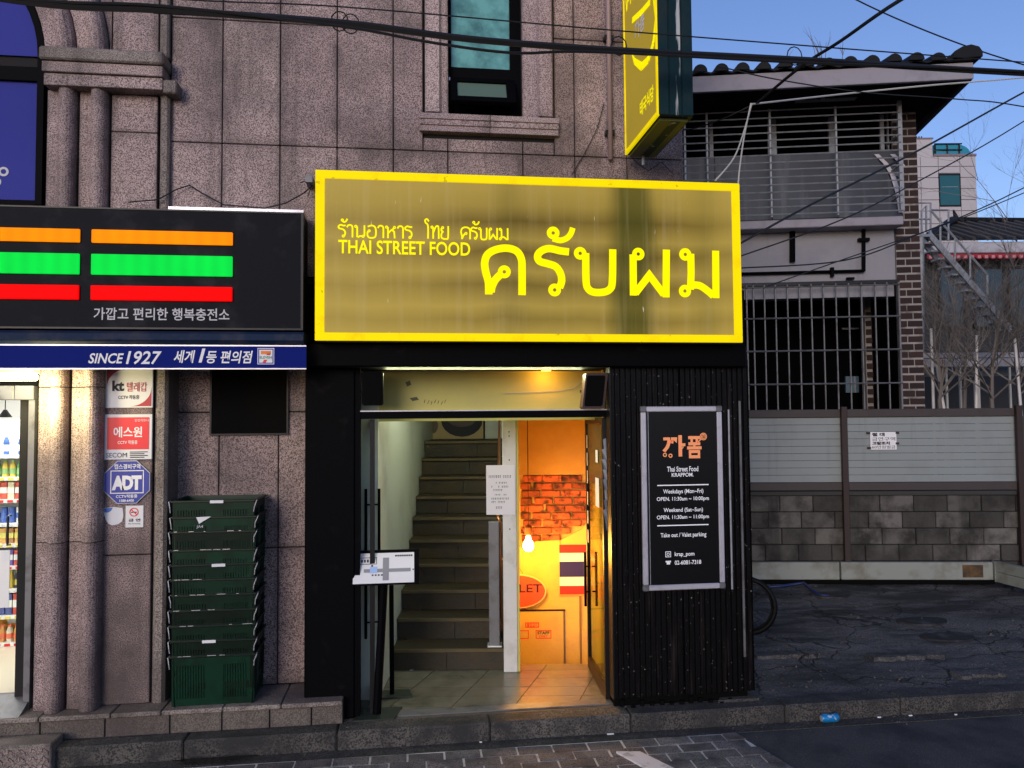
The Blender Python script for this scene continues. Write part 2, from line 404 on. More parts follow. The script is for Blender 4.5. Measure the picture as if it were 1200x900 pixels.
M['ink'] = mat('ink', (.02, .02, .03), .7)
M['signnavy'] = mat('sign_navy', (.005, .0065, .010), .6, spec=.10, dirt=((.03, .03, .035), 3, .55, .8))
M['led_o'] = mat('led_orange', (.3, .08, .0), .7, spec=.1, emit=(1, .24, 0), es=.62)
M['led_g'] = mat('led_green', (0, .12, .02), .7, spec=.1, emit=(.0, .72, .05), es=.6)
M['led_r'] = mat('led_red', (.3, 0, 0), .7, spec=.1, emit=(1, .0, .0), es=.58)
for _k in ('led_o', 'led_g', 'led_r'):
    _m = M[_k]; _nt = _m.node_tree; _b = _nt.nodes['Principled BSDF']; _e = _b.inputs['Emission Strength'].default_value
    _g = _nt.nodes.new('ShaderNodeNewGeometry'); _s = _nt.nodes.new('ShaderNodeSeparateXYZ'); _nt.links.new(_g.outputs['Position'], _s.inputs[0])
    _w = _nt.nodes.new('ShaderNodeMath'); _w.operation = 'MULTIPLY'; _nt.links.new(_s.outputs[0], _w.inputs[0]); _w.inputs[1].default_value = 62
    _q = _nt.nodes.new('ShaderNodeMath'); _q.operation = 'SINE'; _nt.links.new(_w.outputs[0], _q.inputs[0])
    _a = _nt.nodes.new('ShaderNodeMath'); _a.operation = 'MULTIPLY_ADD'; _nt.links.new(_q.outputs[0], _a.inputs[0]); _a.inputs[1].default_value = .06*_e; _a.inputs[2].default_value = _e*.97
    _n = _nt.nodes.new('ShaderNodeMath'); _n.operation = 'MULTIPLY_ADD'; _nt.links.new(noise(_nt, 3, 3), _n.inputs[0]); _n.inputs[1].default_value = .35*_e; _nt.links.new(_a.outputs[0], _n.inputs[2])
    _z = _nt.nodes.new('ShaderNodeMath'); _z.operation = 'SUBTRACT'; _nt.links.new(_n.outputs[0], _z.inputs[0]); _z.inputs[1].default_value = .17*_e
    _nt.links.new(_z.outputs[0], _b.inputs['Emission Strength'])
M['letter_w'] = mat('letter_white', (.8, .8, .82), .6)
M['letter_g'] = mat('letter_grey', (.55, .55, .57), .6)
M['roller'] = mat('awning_housing', (.006, .018, .05), .6, 0, .15, dirt=((.05, .05, .06), 5, .5, .8))
M['valance'] = mat('awning_valance', (.003, .012, .16), .7, spec=.1)
M['logo_g'] = mat('logo_green', (.0, .25, .10), .6)
M['logo_o'] = mat('logo_orange', (.85, .22, .03), .6)
M['red'] = mat('sign_red', (.72, .012, .02), .45)
M['darkred'] = mat('dark_red', (.40, .02, .03), .5)
M['adt'] = mat('sign_blue', (.015, .03, .32), .45)
M['crate'] = mat('crate_green', (.0008, .026, .013), .35, spec=.25, vary=.8, dirt=((.001, .012, .006), 10, .45, .70))
M['crate_dark'] = mat('crate_rim', (.0008, .010, .006), .35, spec=.35)
M['wire'] = mat('wire_handle', (.6, .6, .62), .35, .5)
M['cable'] = mat('cable', (.006, .006, .007), .6)
M['cable_w'] = mat('cable_white', (.5, .5, .48), .6)
M['wood_dark'] = mat('stair_wood', (.034, .021, .004), .6, vary=.5, dirt=((.020, .016, .007), 3.5, .42, .62), streak=None, bump=.4, bscale=30)
M['nosing'] = mat('stair_nosing', (.085, .058, .015), .5, dirt=((.05, .04, .02), 6, .45, .7))
M['tilefloor'] = mat('entrance_tile', (.16, .15, .115), .22, vary=.15, dirt=((.09, .085, .06), 4, .42, .7), bump=.15, bscale=20)
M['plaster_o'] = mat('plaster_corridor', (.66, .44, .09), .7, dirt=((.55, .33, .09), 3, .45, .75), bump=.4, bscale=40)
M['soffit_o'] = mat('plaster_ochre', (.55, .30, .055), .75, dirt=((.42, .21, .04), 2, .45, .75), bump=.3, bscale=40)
M['brick_in'] = mat('corridor_brick', (.50, .10, .03), .8, vary=.5, dirt=((.05, .01, .005), 13, .47, .62), bump=.6, bscale=60)
M['brick_out'] = mat('pillar_brick', (.030, .014, .013), .85, vary=.4, bump=.5)
M['mortar'] = mat('mortar', (.30, .275, .26), .9, dirt=((.12, .11, .1), 6, .5, .7))
M['glass'] = mat('door_glass', (.75, .88, .80), .03, trans=1.0, spec=.5)
M['glass'].node_tree.nodes['Principled BSDF'].inputs['IOR'].default_value = 1.08
M['glass_g'] = mat('green_door_glass', (.42, .58, .38), .08, trans=1.0, spec=.5); M['glass_g'].node_tree.nodes['Principled BSDF'].inputs['IOR'].default_value = 1.08
M['film'] = mat('blue_window_film', (.034, .042, .29), .6, spec=.12)
M['winglass'] = mat('teal_window_glass', (.15, .42, .39), .08, spec=.8, dirt=((.05, .17, .15), 5, .4, .65))
M['sashglass'] = mat('frosted_sash_glass', (.10, .16, .12), .3, spec=.6)
M['bulb'] = mat('bulb_glass', (1, .8, .45), .3, emit=(1, .72, .32), es=25)
M['tubelamp'] = mat('lamp_diffuser', (1, 1, .85), .3, emit=(1, .97, .72), es=9)
M['ceil_panel'] = mat('ceiling_light', (1, 1, 1), .3, emit=(1, 1, .97), es=5)
M['shopwhite'] = mat('shop_white', (.8, .8, .78), .5)
M['shopfloor'] = mat('shop_floor', (.7, .64, .5), .3, dirt=((.6, .54, .42), 3, .5, .8))
M['teal'] = mat('sign_teal', (.003, .022, .028), .5, spec=.15, dirt=((.02, .03, .03), 5, .5, .8))
M['teal_peel'] = mat('sign_teal_peeling', (.003, .02, .026), .5, spec=.15, streak=((.45, .47, .47), 16, .60, .66))
M['fence'] = mat('fence_panel', (.235, .265, .265), .5, dirt=((.20, .22, .22), 2, .5, .8), streak=((.16, .17, .17), 8, .6, .85))
M['fence_rail'] = mat('fence_rail', (.045, .036, .034), .6, dirt=((.04, .03, .028), 6, .5, .7))
M['post_brown'] = mat('fence_post', (.028, .014, .012), .6)
M['block'] = mat('concrete_block', (.115, .108, .098), .9, spec=.2, vary=.55, dirt=((.035, .032, .03), 3.2, .42, .62), streak=((.03, .028, .026), 4, .52, .72), bump=.9, bscale=50)
M['skirt'] = mat('skirting_panel', (.24, .26, .235), .6, dirt=((.12, .10, .06), 3, .5, .72))
M['rust'] = mat('rust', (.13, .07, .02), .8, dirt=((.05, .03, .015), 9, .4, .6))
M['render_w'] = mat('house_render', (.27, .265, .29), .8, dirt=((.22, .22, .26), 2.5, .45, .75), streak=((.18, .18, .2), 7, .55, .8), bump=.3)
M['fascia'] = mat('eave_fascia', (.29, .275, .32), .7, dirt=((.2, .19, .22), 4, .5, .8))
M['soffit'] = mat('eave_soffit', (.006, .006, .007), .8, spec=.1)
M['rooftile'] = mat('roof_tile', (.007, .007, .008), .6, spec=.2)
M['frp'] = mat('balcony_sheet', (.035, .043, .060), .45, streak=((.11, .12, .14), 7, .5, .75), dirt=((.02, .022, .03), 2, .45, .7))
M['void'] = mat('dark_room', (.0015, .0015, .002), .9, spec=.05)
M['tower'] = mat('tower_stone', (.46, .44, .455), .8, vary=.05)
M['towerjoint'] = mat('tower_joint', (.22, .18, .22), .9)
M['tealglass'] = mat('tower_glass', (.01, .09, .10), .1, spec=.7)
M['domeglass'] = mat('balcony_glass', (.02, .24, .34), .1, spec=.7)
M['housewin'] = mat('house_window', (.015, .04, .06), .15, spec=.6)
M['housedark'] = mat('house_dark_wall', (.02, .022, .026), .7)
M['twig'] = mat('twig_bark', (.15, .13, .115), .9)
M['beamwhite'] = mat('beam_white', (.42, .42, .46), .7, dirt=((.18, .17, .18), 4, .5, .75))
M['awnred'] = mat('trim_red', (.30, .008, .02), .6)
M['rub'] = mat('rubber', (.003, .003, .003), .6, spec=.2)
M['hose'] = mat('hose_blue', (.008, .02, .10), .5)
M['canblue'] = mat('can_blue', (.01, .22, .52), .3, .3, dirt=((.5, .6, .7), 30, .55, .6))
M['flag_r'] = mat('flag_red', (.55, .02, .015), .8)
M['flag_w'] = mat('flag_white', (.80, .78, .72), .8)
M['flag_b'] = mat('flag_blue', (.015, .012, .12), .8)
M['ovalred'] = mat('oval_red', (.68, .07, .03), .5)
M['copper'] = mat('copper_rail', (.45, .17, .08), .3, .8)
M['board_y'] = mat('transom_board', (.52, .48, .13), .6, dirt=((.38, .36, .15), 1.5, .45, .8))
M['roadpaint'] = mat('road_paint', (.62, .60, .60), .7, dirt=((.2, .2, .2), 12, .52, .7), bump=.3)
M['menublack'] = mat('menu_black', (.004, .004, .005), .3, spec=.3)
M['menutext'] = mat('menu_text', (.75, .75, .78), .6, emit=(.8, .8, .85), es=.12)
M['menuorange'] = mat('menu_orange', (.85, .30, .12), .6, emit=(.85, .30, .12), es=.12)
M['yborder'] = mat('sign_yellow_border', (.62, .46, .0), .6, spec=.08, emit=(1, .78, .0), es=.36, spk=((.06, .035, 0), 14, .27, .31), dirt=((.45, .22, .0), 6, .52, .72))
M['yletter'] = mat('sign_yellow_letter', (.62, .55, .0), .6, spec=.05, emit=(1, .90, .0), es=.42)
# worn back-lit face: tan film, tube and reflection bands painted into colour and glow
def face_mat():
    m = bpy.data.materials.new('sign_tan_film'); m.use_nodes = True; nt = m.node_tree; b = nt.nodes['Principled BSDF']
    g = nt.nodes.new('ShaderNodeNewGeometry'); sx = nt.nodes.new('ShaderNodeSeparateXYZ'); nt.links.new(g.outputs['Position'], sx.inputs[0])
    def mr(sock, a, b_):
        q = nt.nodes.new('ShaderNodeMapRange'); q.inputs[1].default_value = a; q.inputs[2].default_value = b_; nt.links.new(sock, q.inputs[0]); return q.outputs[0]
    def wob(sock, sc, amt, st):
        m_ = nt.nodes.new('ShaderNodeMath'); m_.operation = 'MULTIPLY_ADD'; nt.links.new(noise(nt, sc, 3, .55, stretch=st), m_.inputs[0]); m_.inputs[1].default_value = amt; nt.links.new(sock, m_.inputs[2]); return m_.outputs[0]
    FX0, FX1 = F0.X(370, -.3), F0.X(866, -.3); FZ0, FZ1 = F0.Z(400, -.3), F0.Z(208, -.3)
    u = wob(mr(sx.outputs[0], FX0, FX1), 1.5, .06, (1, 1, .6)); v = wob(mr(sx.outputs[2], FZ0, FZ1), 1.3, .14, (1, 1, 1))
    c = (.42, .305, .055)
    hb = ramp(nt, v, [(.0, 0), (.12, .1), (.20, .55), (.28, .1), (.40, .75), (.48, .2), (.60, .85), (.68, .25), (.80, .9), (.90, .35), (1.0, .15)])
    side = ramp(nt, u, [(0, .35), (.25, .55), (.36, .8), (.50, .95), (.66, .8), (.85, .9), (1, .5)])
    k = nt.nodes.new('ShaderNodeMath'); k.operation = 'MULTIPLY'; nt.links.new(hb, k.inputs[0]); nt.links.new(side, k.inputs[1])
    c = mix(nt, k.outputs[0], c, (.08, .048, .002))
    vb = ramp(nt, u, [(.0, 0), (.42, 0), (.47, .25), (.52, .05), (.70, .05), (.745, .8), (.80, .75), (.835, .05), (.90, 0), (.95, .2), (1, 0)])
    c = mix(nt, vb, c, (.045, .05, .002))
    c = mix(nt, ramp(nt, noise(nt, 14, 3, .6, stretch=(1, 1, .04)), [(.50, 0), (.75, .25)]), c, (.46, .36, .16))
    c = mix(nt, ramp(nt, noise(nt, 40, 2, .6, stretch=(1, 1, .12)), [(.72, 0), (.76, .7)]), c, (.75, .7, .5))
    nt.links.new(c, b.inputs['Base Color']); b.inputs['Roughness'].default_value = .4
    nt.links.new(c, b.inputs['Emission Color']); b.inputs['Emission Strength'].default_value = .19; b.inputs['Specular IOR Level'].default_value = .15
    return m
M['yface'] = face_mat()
M['pface'] = mat('projecting_sign_film', (.30, .22, .03), .5, spec=.1, emit=(.36, .25, .02), es=.36)
def solid(name, c, r=.45): 
    if name not in M: M[name] = mat(name, c, r)
    return M[name]

# =================================================================== GROUND
FLOOR = .13                      # kerb top / entrance floor
YK = -.24                        # kerb face
road = MB(); hx0, hx1, hy0, hy1 = -.4, 2.2, .2, 3.2; E = 300
for (a, b, c, d) in ((-E, E, -E, hy0), (-E, hx0, hy0, hy1), (hx1, E, hy0, hy1), (-E, E, hy1, E)): road.add([(a,c,0),(b,c,0),(b,d,0),(a,d,0)], [(0,1,2,3)])
road.build('road', M['asphalt'], kind='structure')
g = MB(); g.box(-8, 9, YK-.001, YK-.115, -.05, .005); g.build('gutter', M['gutter'], kind='structure')
# pavers: sheet of jointing sand and individual setts, cut by the asphalt along a diagonal
bx0, by0 = F0.G(842, 848, 0); bx1, by1 = F0.G(925, 899, 0)
def edge_x(y): return bx0+(bx1-bx0)*(y-by0)/(by1-by0)
YP0 = YK-.125
pw, pd = .245, .122
sh = MB(); ye = YP0-9*pd-.008
sh.add([(-6, ye, .005), (edge_x(ye), ye, .005), (edge_x(YP0), YP0, .005), (-6, YP0, .005)], [(0,1,2,3)])
pav = sh.build('paved_strip', M['paver_joint'], kind='structure')
pw, pd = .245, .122
base = MB().cbox(0, pw-.013, 0, pd-.013, 0, .007, .004).build('paver', M['paver'], pav, origin=(0, 0, 0))
base.location = (0, 0, 0); first = True
for r in range(9):
    y1 = YP0-.004-r*pd
    for k in range(26):
        x = -3.95+k*pw+(r % 2)*pw/2+random.uniform(-.002, .002)
        if x > edge_x(y1)-.02: continue
        if x+pw > min(edge_x(y1), edge_x(y1-pd))-.006:
            e1, e2 = edge_x(y1)-.004, edge_x(y1-pd)-.004
            Q = [(x, y1-pd), (min(x+pw-.010, e2), y1-pd), (min(x+pw-.010, e1), y1-.010), (x, y1-.010)]
            if e2 > x+.02: MB().prismz(Q, .004, .0165).build('paver', M['paver'], pav)
            continue
        z = .004+random.uniform(-.002, .003)
        if first: o = base; first = False; o.location = Vector((x, y1-pd, z))-ORG[pav.name]
        else: o = share(base, 'paver', (x, y1-pd, z), pav)
        o.rotation_euler = (random.uniform(-.008, .008), random.uniform(-.008, .008), random.uniform(-.012, .012))
mx0, my0 = F0.G(722, 881, .022); mx1, my1 = F0.G(750, 881, .022); mx2, my2 = F0.G(795, 903, .022); mx3, my3 = F0.G(762, 903, .022)
MB().prismz([(mx3,my3),(mx2,my2),(mx1,my1),(mx0,my0)], .012, .0255).build('road_marking', M['roadpaint'], kind='structure')
# kerb stones
kb = MB(); kb.box(-8, 9, YK+.02, .02, -.05, FLOOR-.02); kerb = kb.build('kerb', M['joint'], kind='structure')
kx = [F0.X(p, YK, 850) for p in (-150, 60, 215, 395, 575, 740, 921, 1057, 1230, 1420)]
for a, b in zip(kx, kx[1:]):
    MB().cbox(a+.003, b-.003, YK, YK+.17, -.03, FLOOR, .012).build('kerb_stone', M['kerb'], kerb)
# entrance slab between kerb and doors, pavement strip in front of the shop (left)
XL, XR = F0.X(358, 0), F0.X(880, -.08)
MB().box(XL-.2, XR, YK+.172, .06, -.02, FLOOR-.004).build('threshold_slab', M['granite_floor'], kind='structure')
# raised plinth in front of the convenience shop
PZ = .293; px1 = F0.X(402, -.1, 840)
pl = MB(); pl.box(-6, px1, -.08, 1.0, 0, PZ-.012); plinth = pl.build('plinth', M['joint'], kind='structure')
jx = [F0.X(p, -.1, 840) for p in (-90, 47, 123, 199, 260, 316, 365, 402)]
for a, b in zip(jx, jx[1:]): MB().cbox(a+.004, b-.004, -.10, -.082, FLOOR, PZ-.035, .003).build('stone_slab', M['granite_floor'], plinth)
jt = [F0.X(p, -.1, 830) for p in (-80, 47, 131, 190, 262, 330, 402)]
for a, b in zip(jt, jt[1:]): MB().cbox(a+.003, b-.003, -.125, .30, PZ-.032, PZ, .006).build('coping_slab', M['granite_grey'], plinth)
# granite step block lower left, woven chisel pattern on its face
sx1 = F0.X(60, -.30, 870)
st = thing('step_block', 'granite step block with woven chisel pattern in front of the shop doorway', 'step', (sx1-.6, -.2, 0))
MB().cbox(sx1-1.2, sx1, -.30, -.127, 0, .185, .008).build('block', M['granite_grey'], st)
hb = MB()
for i in range(34):
    for j in range(3):
        x = sx1-.03-i*.034; z = .03+j*.05
        s = 1 if (i % 2) else -1
        hb.prism([(x-.015, z-.012*s), (x+.015, z+.012*s), (x+.015, z+.012*s+.02), (x-.015, z-.012*s+.02)], -.2995, -.307)
hb.build('woven_relief', M['granite'], st)
# parking yard: one gently rising, uneven sheet
from mathutils import noise as mn
LB = .27
def lot_z(x, y):
    t = max(0, min(1, (y+.05)/3.2)); return FLOOR-.012+t*(LB-FLOOR+.01)+(mn.noise(Vector((x*1.4, y*2.4, 0)))*.022+mn.noise(Vector((x*5, y*9, 3)))*.012+mn.noise(Vector((x*13, y*20, 7)))*.005)*min(1, t*6)
lt = MB(); NX, NY = 130, 110; xs = [XR-.16+i*(5.9/NX) for i in range(NX+1)]; ys = [YK+.17+j*(5.2/NY) for j in range(NY+1)]
vs = [(x, y, lot_z(x, y)) for y in ys for x in xs]
fs = [(j*(NX+1)+i, j*(NX+1)+i+1, (j+1)*(NX+1)+i+1, (j+1)*(NX+1)+i) for j in range(NY) for i in range(NX)]
lt.add(vs, fs); lt.build('parking_yard', M['lot'], kind='structure', smooth=True)
def lot_ellipse(name, px, py, rx, ry, mt, **k):
    x, y = F0.G(px, py, .2); z = lot_z(x, y); p = []
    for i in range(20):
        t = 2*PI*i/20; q = 1+.06*math.sin(3*t+px); p.append((x+rx*math.cos(t)*q, y+ry*math.sin(t)*q))
    zz = max(lot_z(a, b) for a, b in p)
    return MB().prismz(p, z-.01, zz+.006).build(name, mt, **k)
for px, py, rx in ((1081, 728, .26), (1111, 743, .26), (974, 702, .24), (905, 701, .2)):
    lot_ellipse('asphalt_patch', px, py, rx, .14, M['lot_patch'], kind='structure')
# broken concrete slabs along the yard front
for (a, b, yy, h, mt) in ((885, 965, 772, .04, 'lot'), (1020, 1110, 772, .045, 'lot'), (1120, 1180, 790, .03, 'lot')):
    xa, ya = F0.G(a, yy, .15); xb, _ = F0.G(b, yy, .15); p = []
    n = 14
    for i in range(n+1): p.append((xa+(xb-xa)*i/n, ya-.05+random.uniform(-.02, .02)))
    for i in range(n, -1, -1): p.append((xa+(xb-xa)*i/n, ya+.06+random.uniform(-.025, .025)))
    zc = max(lot_z(x, y) for x, y in p)
    MB().prismz(p, zc-.05, zc+h*.4).build('broken_slab', M[mt], kind='structure')

pb = MB(); rp = random.Random(12)
for i in range(420):
    x = rp.uniform(XR-.1, XR+4.6); y = (YK+.2+abs(rp.gauss(0, .35))) if i % 3 else rp.uniform(YK+.2, 3.2); r_ = rp.uniform(.004, .014) if i % 9 else rp.uniform(.015, .03); z = lot_z(x, y)
    pb.add([(x-r_, y, z), (x+r_*.3, y-r_, z), (x+r_, y+r_*.4, z), (x-r_*.2, y+r_, z), (x+rp.uniform(-.3, .3)*r_, y, z+r_*rp.uniform(.6, 1.1))], [(0,1,4), (1,2,4), (2,3,4), (3,0,4)])
pb.build('grit', M['kerb'], kind='stuff')
pb = MB()
for i in range(260):
    x = rp.uniform(-3.6, 5.2); y = YK-.012-abs(rp.gauss(0, .06)); r_ = rp.uniform(.002, .008)
    pb.add([(x-r_, y, .004), (x+r_*.3, y-r_, .004), (x+r_, y+r_*.4, .004), (x-r_*.2, y+r_, .004), (x, y, .005+r_)], [(0,1,4), (1,2,4), (2,3,4), (3,0,4)])
pb.build('gutter_grit', M['kerb'], kind='stuff')

# =================================================================== STONE BUILDING (left and upper)
YW = .07; YB = .30               # facade plane, recessed bay behind the crates
SB = thing('stone_building', 'pinkish granite clad building above and left of the yellow sign, with arched window', 'building', (-1.5, .5, 0))
ZR = 8.2
XE = F0.X(800, YW, 150)          # right corner of the upper facade
XH0, XH1 = F0.X(392, .1), XR-.35
bk = MB()
bk.box(-6.5, XE-.02, YW+.035, YW+.10, 3.30, ZR)                   # upper backing (window cut by depth below)
def st_panel(px0, px1, pz0, pz1, Y, mt='granite', t=.032, raw=None, g=.0035):
    x0 = F0.X(px0, Y, 200) if raw is None else raw[0]; x1 = F0.X(px1, Y, 200) if raw is None else raw[1]
    return MB().cbox(x0+g, x1-g, Y, Y+t, pz0+g, pz1-g, .004).build('stone_panel', M[mt], SB)
# window opening
wx0, wx1 = F0.X(525, YW, 80), F0.X(612, YW, 80); wz0 = F0.Z(137, YW, 560); wz1 = wz0+2.05
zA = F0.Z(173, YW, 400); zB = zA+1.12 if False else F0.Z(40, YW, 560)
bk.v = []; bk.f = []; bk.m = []
bk.box(-6.5, wx0, YW+.03, YW+.12, 3.2, ZR); bk.box(wx1, XE-.02, YW+.03, YW+.12, 3.2, ZR)
bk.box(wx0, wx1, YW+.03, YW+.12, 3.2, wz0-.02); bk.box(wx0, wx1, YW+.03, YW+.12, wz1, ZR)
bk.box(XE-.12, XE-.021, YW+.12, 5, 3.2, ZR); bk.box(-6.5, XE-.12, YW+.12, 5, 3.2, 3.3); bk.box(-6.5, XE, 5, 5.1, 0, ZR)
bk.box(-6.5, XE-.02, YW+.03, 5.1, ZR, ZR+.15)
bk.build('wall_core', M['joint'], SB)
for yy in range(8):
    for zz in range(5):
        MB().cbox(XE-.02, XE+.01, YW+.03+yy*.6+.003, YW+.03+(yy+1)*.6-.003, 3.3+zz*.98+.003, 3.3+(zz+1)*.98-.003, .003).build('stone_panel', M['granite'], SB)
zs_rows = [zA-.98*0-.98, zA, zB, zB+1.0, zB+2.0, ZR]
colsL = [199, 260, 328, 395, 461]
ctr = [461, 495]
def rowz(): return list(zip(zs_rows, zs_rows[1:]))
for z0, z1 in rowz():
    for a, b in zip(colsL, colsL[1:]):
        if z0 > zA-.01 and z1 < ZR and z0 < zA+.01:
            pass
        st_panel(a, b, z0, z1, YW)
# beneath and beside the window
for z0, z1 in rowz():
    if z0 < zA-.01:
        for a, b in ((461, 525), (525, 613), (613, 674), (674, 735), (735, 800)): st_panel(a, b, z0, z1, YW)
    else:
        st_panel(461, 496, z0, z1, YW)
        st_panel(650, 674, z0, z1, YW); st_panel(674, 714, z0, z1, YW); st_panel(714, 735, z0, z1, YW); st_panel(735, 800, z0, z1, YW)
zsill = F0.Z(160, YW-.06, 560)
for a, b in ((496, 525), (525, 613), (613, 650)): st_panel(a, b, zA, zsill, YW)
# window surround
wa, wb = F0.X(495, YW-.05, 80), F0.X(651, YW-.05, 80)
for s, (a, b) in ((1, (wa+.02, wx0)), (-1, (wx1, wb-.02))):
    x_out, x_in = (a, b) if s == 1 else (b, a)
    poly = [(x_out, YW+.03), (x_out, YW-.045), (x_out+s*.012, YW-.06), (x_out+s*.105, YW-.06), (x_out+s*.125, YW-.025), (x_in-s*.012, YW-.01), (x_in, YW), (x_in, YW+.2), (x_out+s*.04, YW+.2)]
    if s == -1: poly = poly[::-1]
    zc = wz0+.004
    for q in range(2):
        MB().prismz(poly, zc+q*1.05, min(zc+(q+1)*1.05-.006, wz1)).build('window_jamb', M['granite_trim'], SB)
MB().cbox(wa, wb, YW-.05, YW+.2, wz1+.002, wz1+.2, .01).build('window_head', M['granite'], SB)
szt = wz0
mid = (wa+wb)/2
for (a, b) in ((wa-.02, mid-.003), (mid+.003, wb+.02)):
    MB().prismx([(YW+.2, szt), (YW-.062, szt-.008), (YW-.062, szt-.048), (YW-.05, szt-.052), (YW-.05, szt-.09), (YW-.038, szt-.094), (YW-.038, szt-.135), (YW+.029, szt-.14)], a, b).build('window_sill', M['granite_trim'], SB)
win = MB(); fy = YW+.12
gx1 = F0.X(597, fy, 80)
zt = F0.Z(82, fy, 560); zl = F0.Z(97, fy, 560)
win.box(wx0+.001, wx0+.03, fy-.03, fy+.03, wz0+.002, wz1); win.box(gx1, wx1-.001, fy-.03, fy+.03, wz0+.002, wz1)
win.box(wx0+.03, gx1, fy-.03, fy+.03, zl, zt); win.box(wx0+.03, gx1, fy-.03, fy+.03, wz1-.05, wz1)
win.box(wx0+.03, gx1, fy-.03, fy+.03, wz0+.002, wz0+.03)
wf = win.build('window_frame', M['black'], SB)
MB().box(wx0+.03, gx1, fy, fy+.008, zt, wz1-.05).build('window_pane', M['winglass'], wf)
MB().box(wx0+.01, gx1+.02, fy-.038, fy-.031, zl-.006, zl+.016).build('rail_strip', M['alu'], wf)
MB().box(wx0-.05, wx1+.05, fy+.05, fy+.07, wz0, wz1).build('blind', M['black_matt'], wf)
# tilted lower sash, hinged on top
sz1 = zl-.01; szh = sz1-F0.Z(136, fy, 560); ang = math.radians(27)
def sp(t, d=0):   # down along sash
    return (fy-.035-math.sin(ang)*t*szh-d*math.cos(ang), sz1-math.cos(ang)*t*szh*1.0+d*math.sin(ang))
sm = MB()
def sashbar(x0, x1, t0, t1):
    a, b = sp(t0), sp(t1); c, d = sp(t1, .035), sp(t0, .035)
    sm.prismx([a, b, c, d], x0, x1)
sxa, sxb = wx0+.02, gx1+.03
sashbar(sxa, sxa+.05, 0, 1); sashbar(sxb-.07, sxb, 0, 1); sashbar(sxa+.05, sxb-.07, 0, .16); sashbar(sxa+.05, sxb-.07, .80, 1)
sash = sm.build('window_sash', M['black'], SB)
q = MB(); a, b = sp(.16, .01), sp(.80, .01); c, d = sp(.80, .02), sp(.16, .02); q.prismx([a, b, c, d], sxa+.05, sxb-.07); q.build('sash_pane', M['sashglass'], sash)
# lower wall bay behind the crates
zj1, zj2 = F0.Z(483, YB, 280), F0.Z(643, YB, 280); ztop = 2.85
bx = [F0.X(p, YB, 600) for p in (190, 256, 326, 362)]
MB().box(bx[0]-.1, bx[3]+.25, YB+.034, YB+.12, PZ, ztop+.4).build('wall_core', M['joint'], SB)
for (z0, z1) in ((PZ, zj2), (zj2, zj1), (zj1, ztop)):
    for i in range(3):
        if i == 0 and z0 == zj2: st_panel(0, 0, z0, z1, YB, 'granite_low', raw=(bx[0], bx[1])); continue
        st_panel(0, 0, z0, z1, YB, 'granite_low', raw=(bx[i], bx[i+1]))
# flat pilaster with the security signs, side pier and half-round columns
def px_w(p, Y, py=600): return F0.X(p, Y, py)
zpj = F0.Z(650, .05, 150)
MB().box(px_w(20, .06), px_w(182, .06), .075, YB+.12, PZ, 3.3).build('wall_core', M['joint'], SB)
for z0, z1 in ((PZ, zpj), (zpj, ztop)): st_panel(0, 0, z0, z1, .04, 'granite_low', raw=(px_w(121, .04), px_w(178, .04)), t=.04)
def column(xa, xb, z0, z1, Y, mt='granite', name='column_stone', d=.07):
    w_ = xb-xa; P = [(xa, Y+.06), (xa, Y)]
    for i in range(1, 6): t = i/5; P.append((xa+w_*(.12+.30*t), Y-.012*t))
    for i in range(0, 11):
        t = PI*(1-i/10); P.append((xa+w_*(.70+.28*math.cos(t)), Y-.012-d*math.sin(t)))
    P += [(xb-.002, Y), (xb-.002, Y+.06)]
    return MB().prismz(P, z0, z1).build(name, M[mt], SB, smooth=False)
cj = [PZ, F0.Z(635, 0, 80), F0.Z(454, 0, 80), 3.0]
for a, b in ((43, 80), (82, 121)):
    for z0, z1 in zip(cj, cj[1:]): column(px_w(a, .0), px_w(b, .0)-.006, z0+.003, z1-.003, .0)
# side pier between pilaster and recessed bay
MB().prismz([(px_w(180, .05), YB+.03), (px_w(180, .05), .06), (px_w(184, .05), .035), (px_w(192, .05), .035), (px_w(195.5, .05), .06), (px_w(195.5, .05), YB+.03)], PZ, 3.0).build('corner_pier', M['granite_grey'], SB)
# black recess panel
MB().box(F0.X(248, YB-.02, 470), F0.X(336, YB-.02, 470), YB-.02, YB-.002, F0.Z(508, YB-.02, 290), F0.Z(432, YB-.02, 290)).build('blank_panel', M['black_matt'], SB)
_r = (F0.X(248, YB-.02, 470), F0.X(336, YB-.02, 470), F0.Z(508, YB-.02, 290))
MB().box(_r[0]-.012, _r[1]+.012, YB-.026, YB-.0205, _r[2]-.012, _r[2]).build('panel_edge', M['dark_metal'], SB)
for _x in (_r[0]-.012, _r[1]): MB().box(_x, _x+.012, YB-.026, YB-.0205, _r[2]+.001, F0.Z(432, YB-.02, 290)).build('panel_edge', M['dark_metal'], SB)
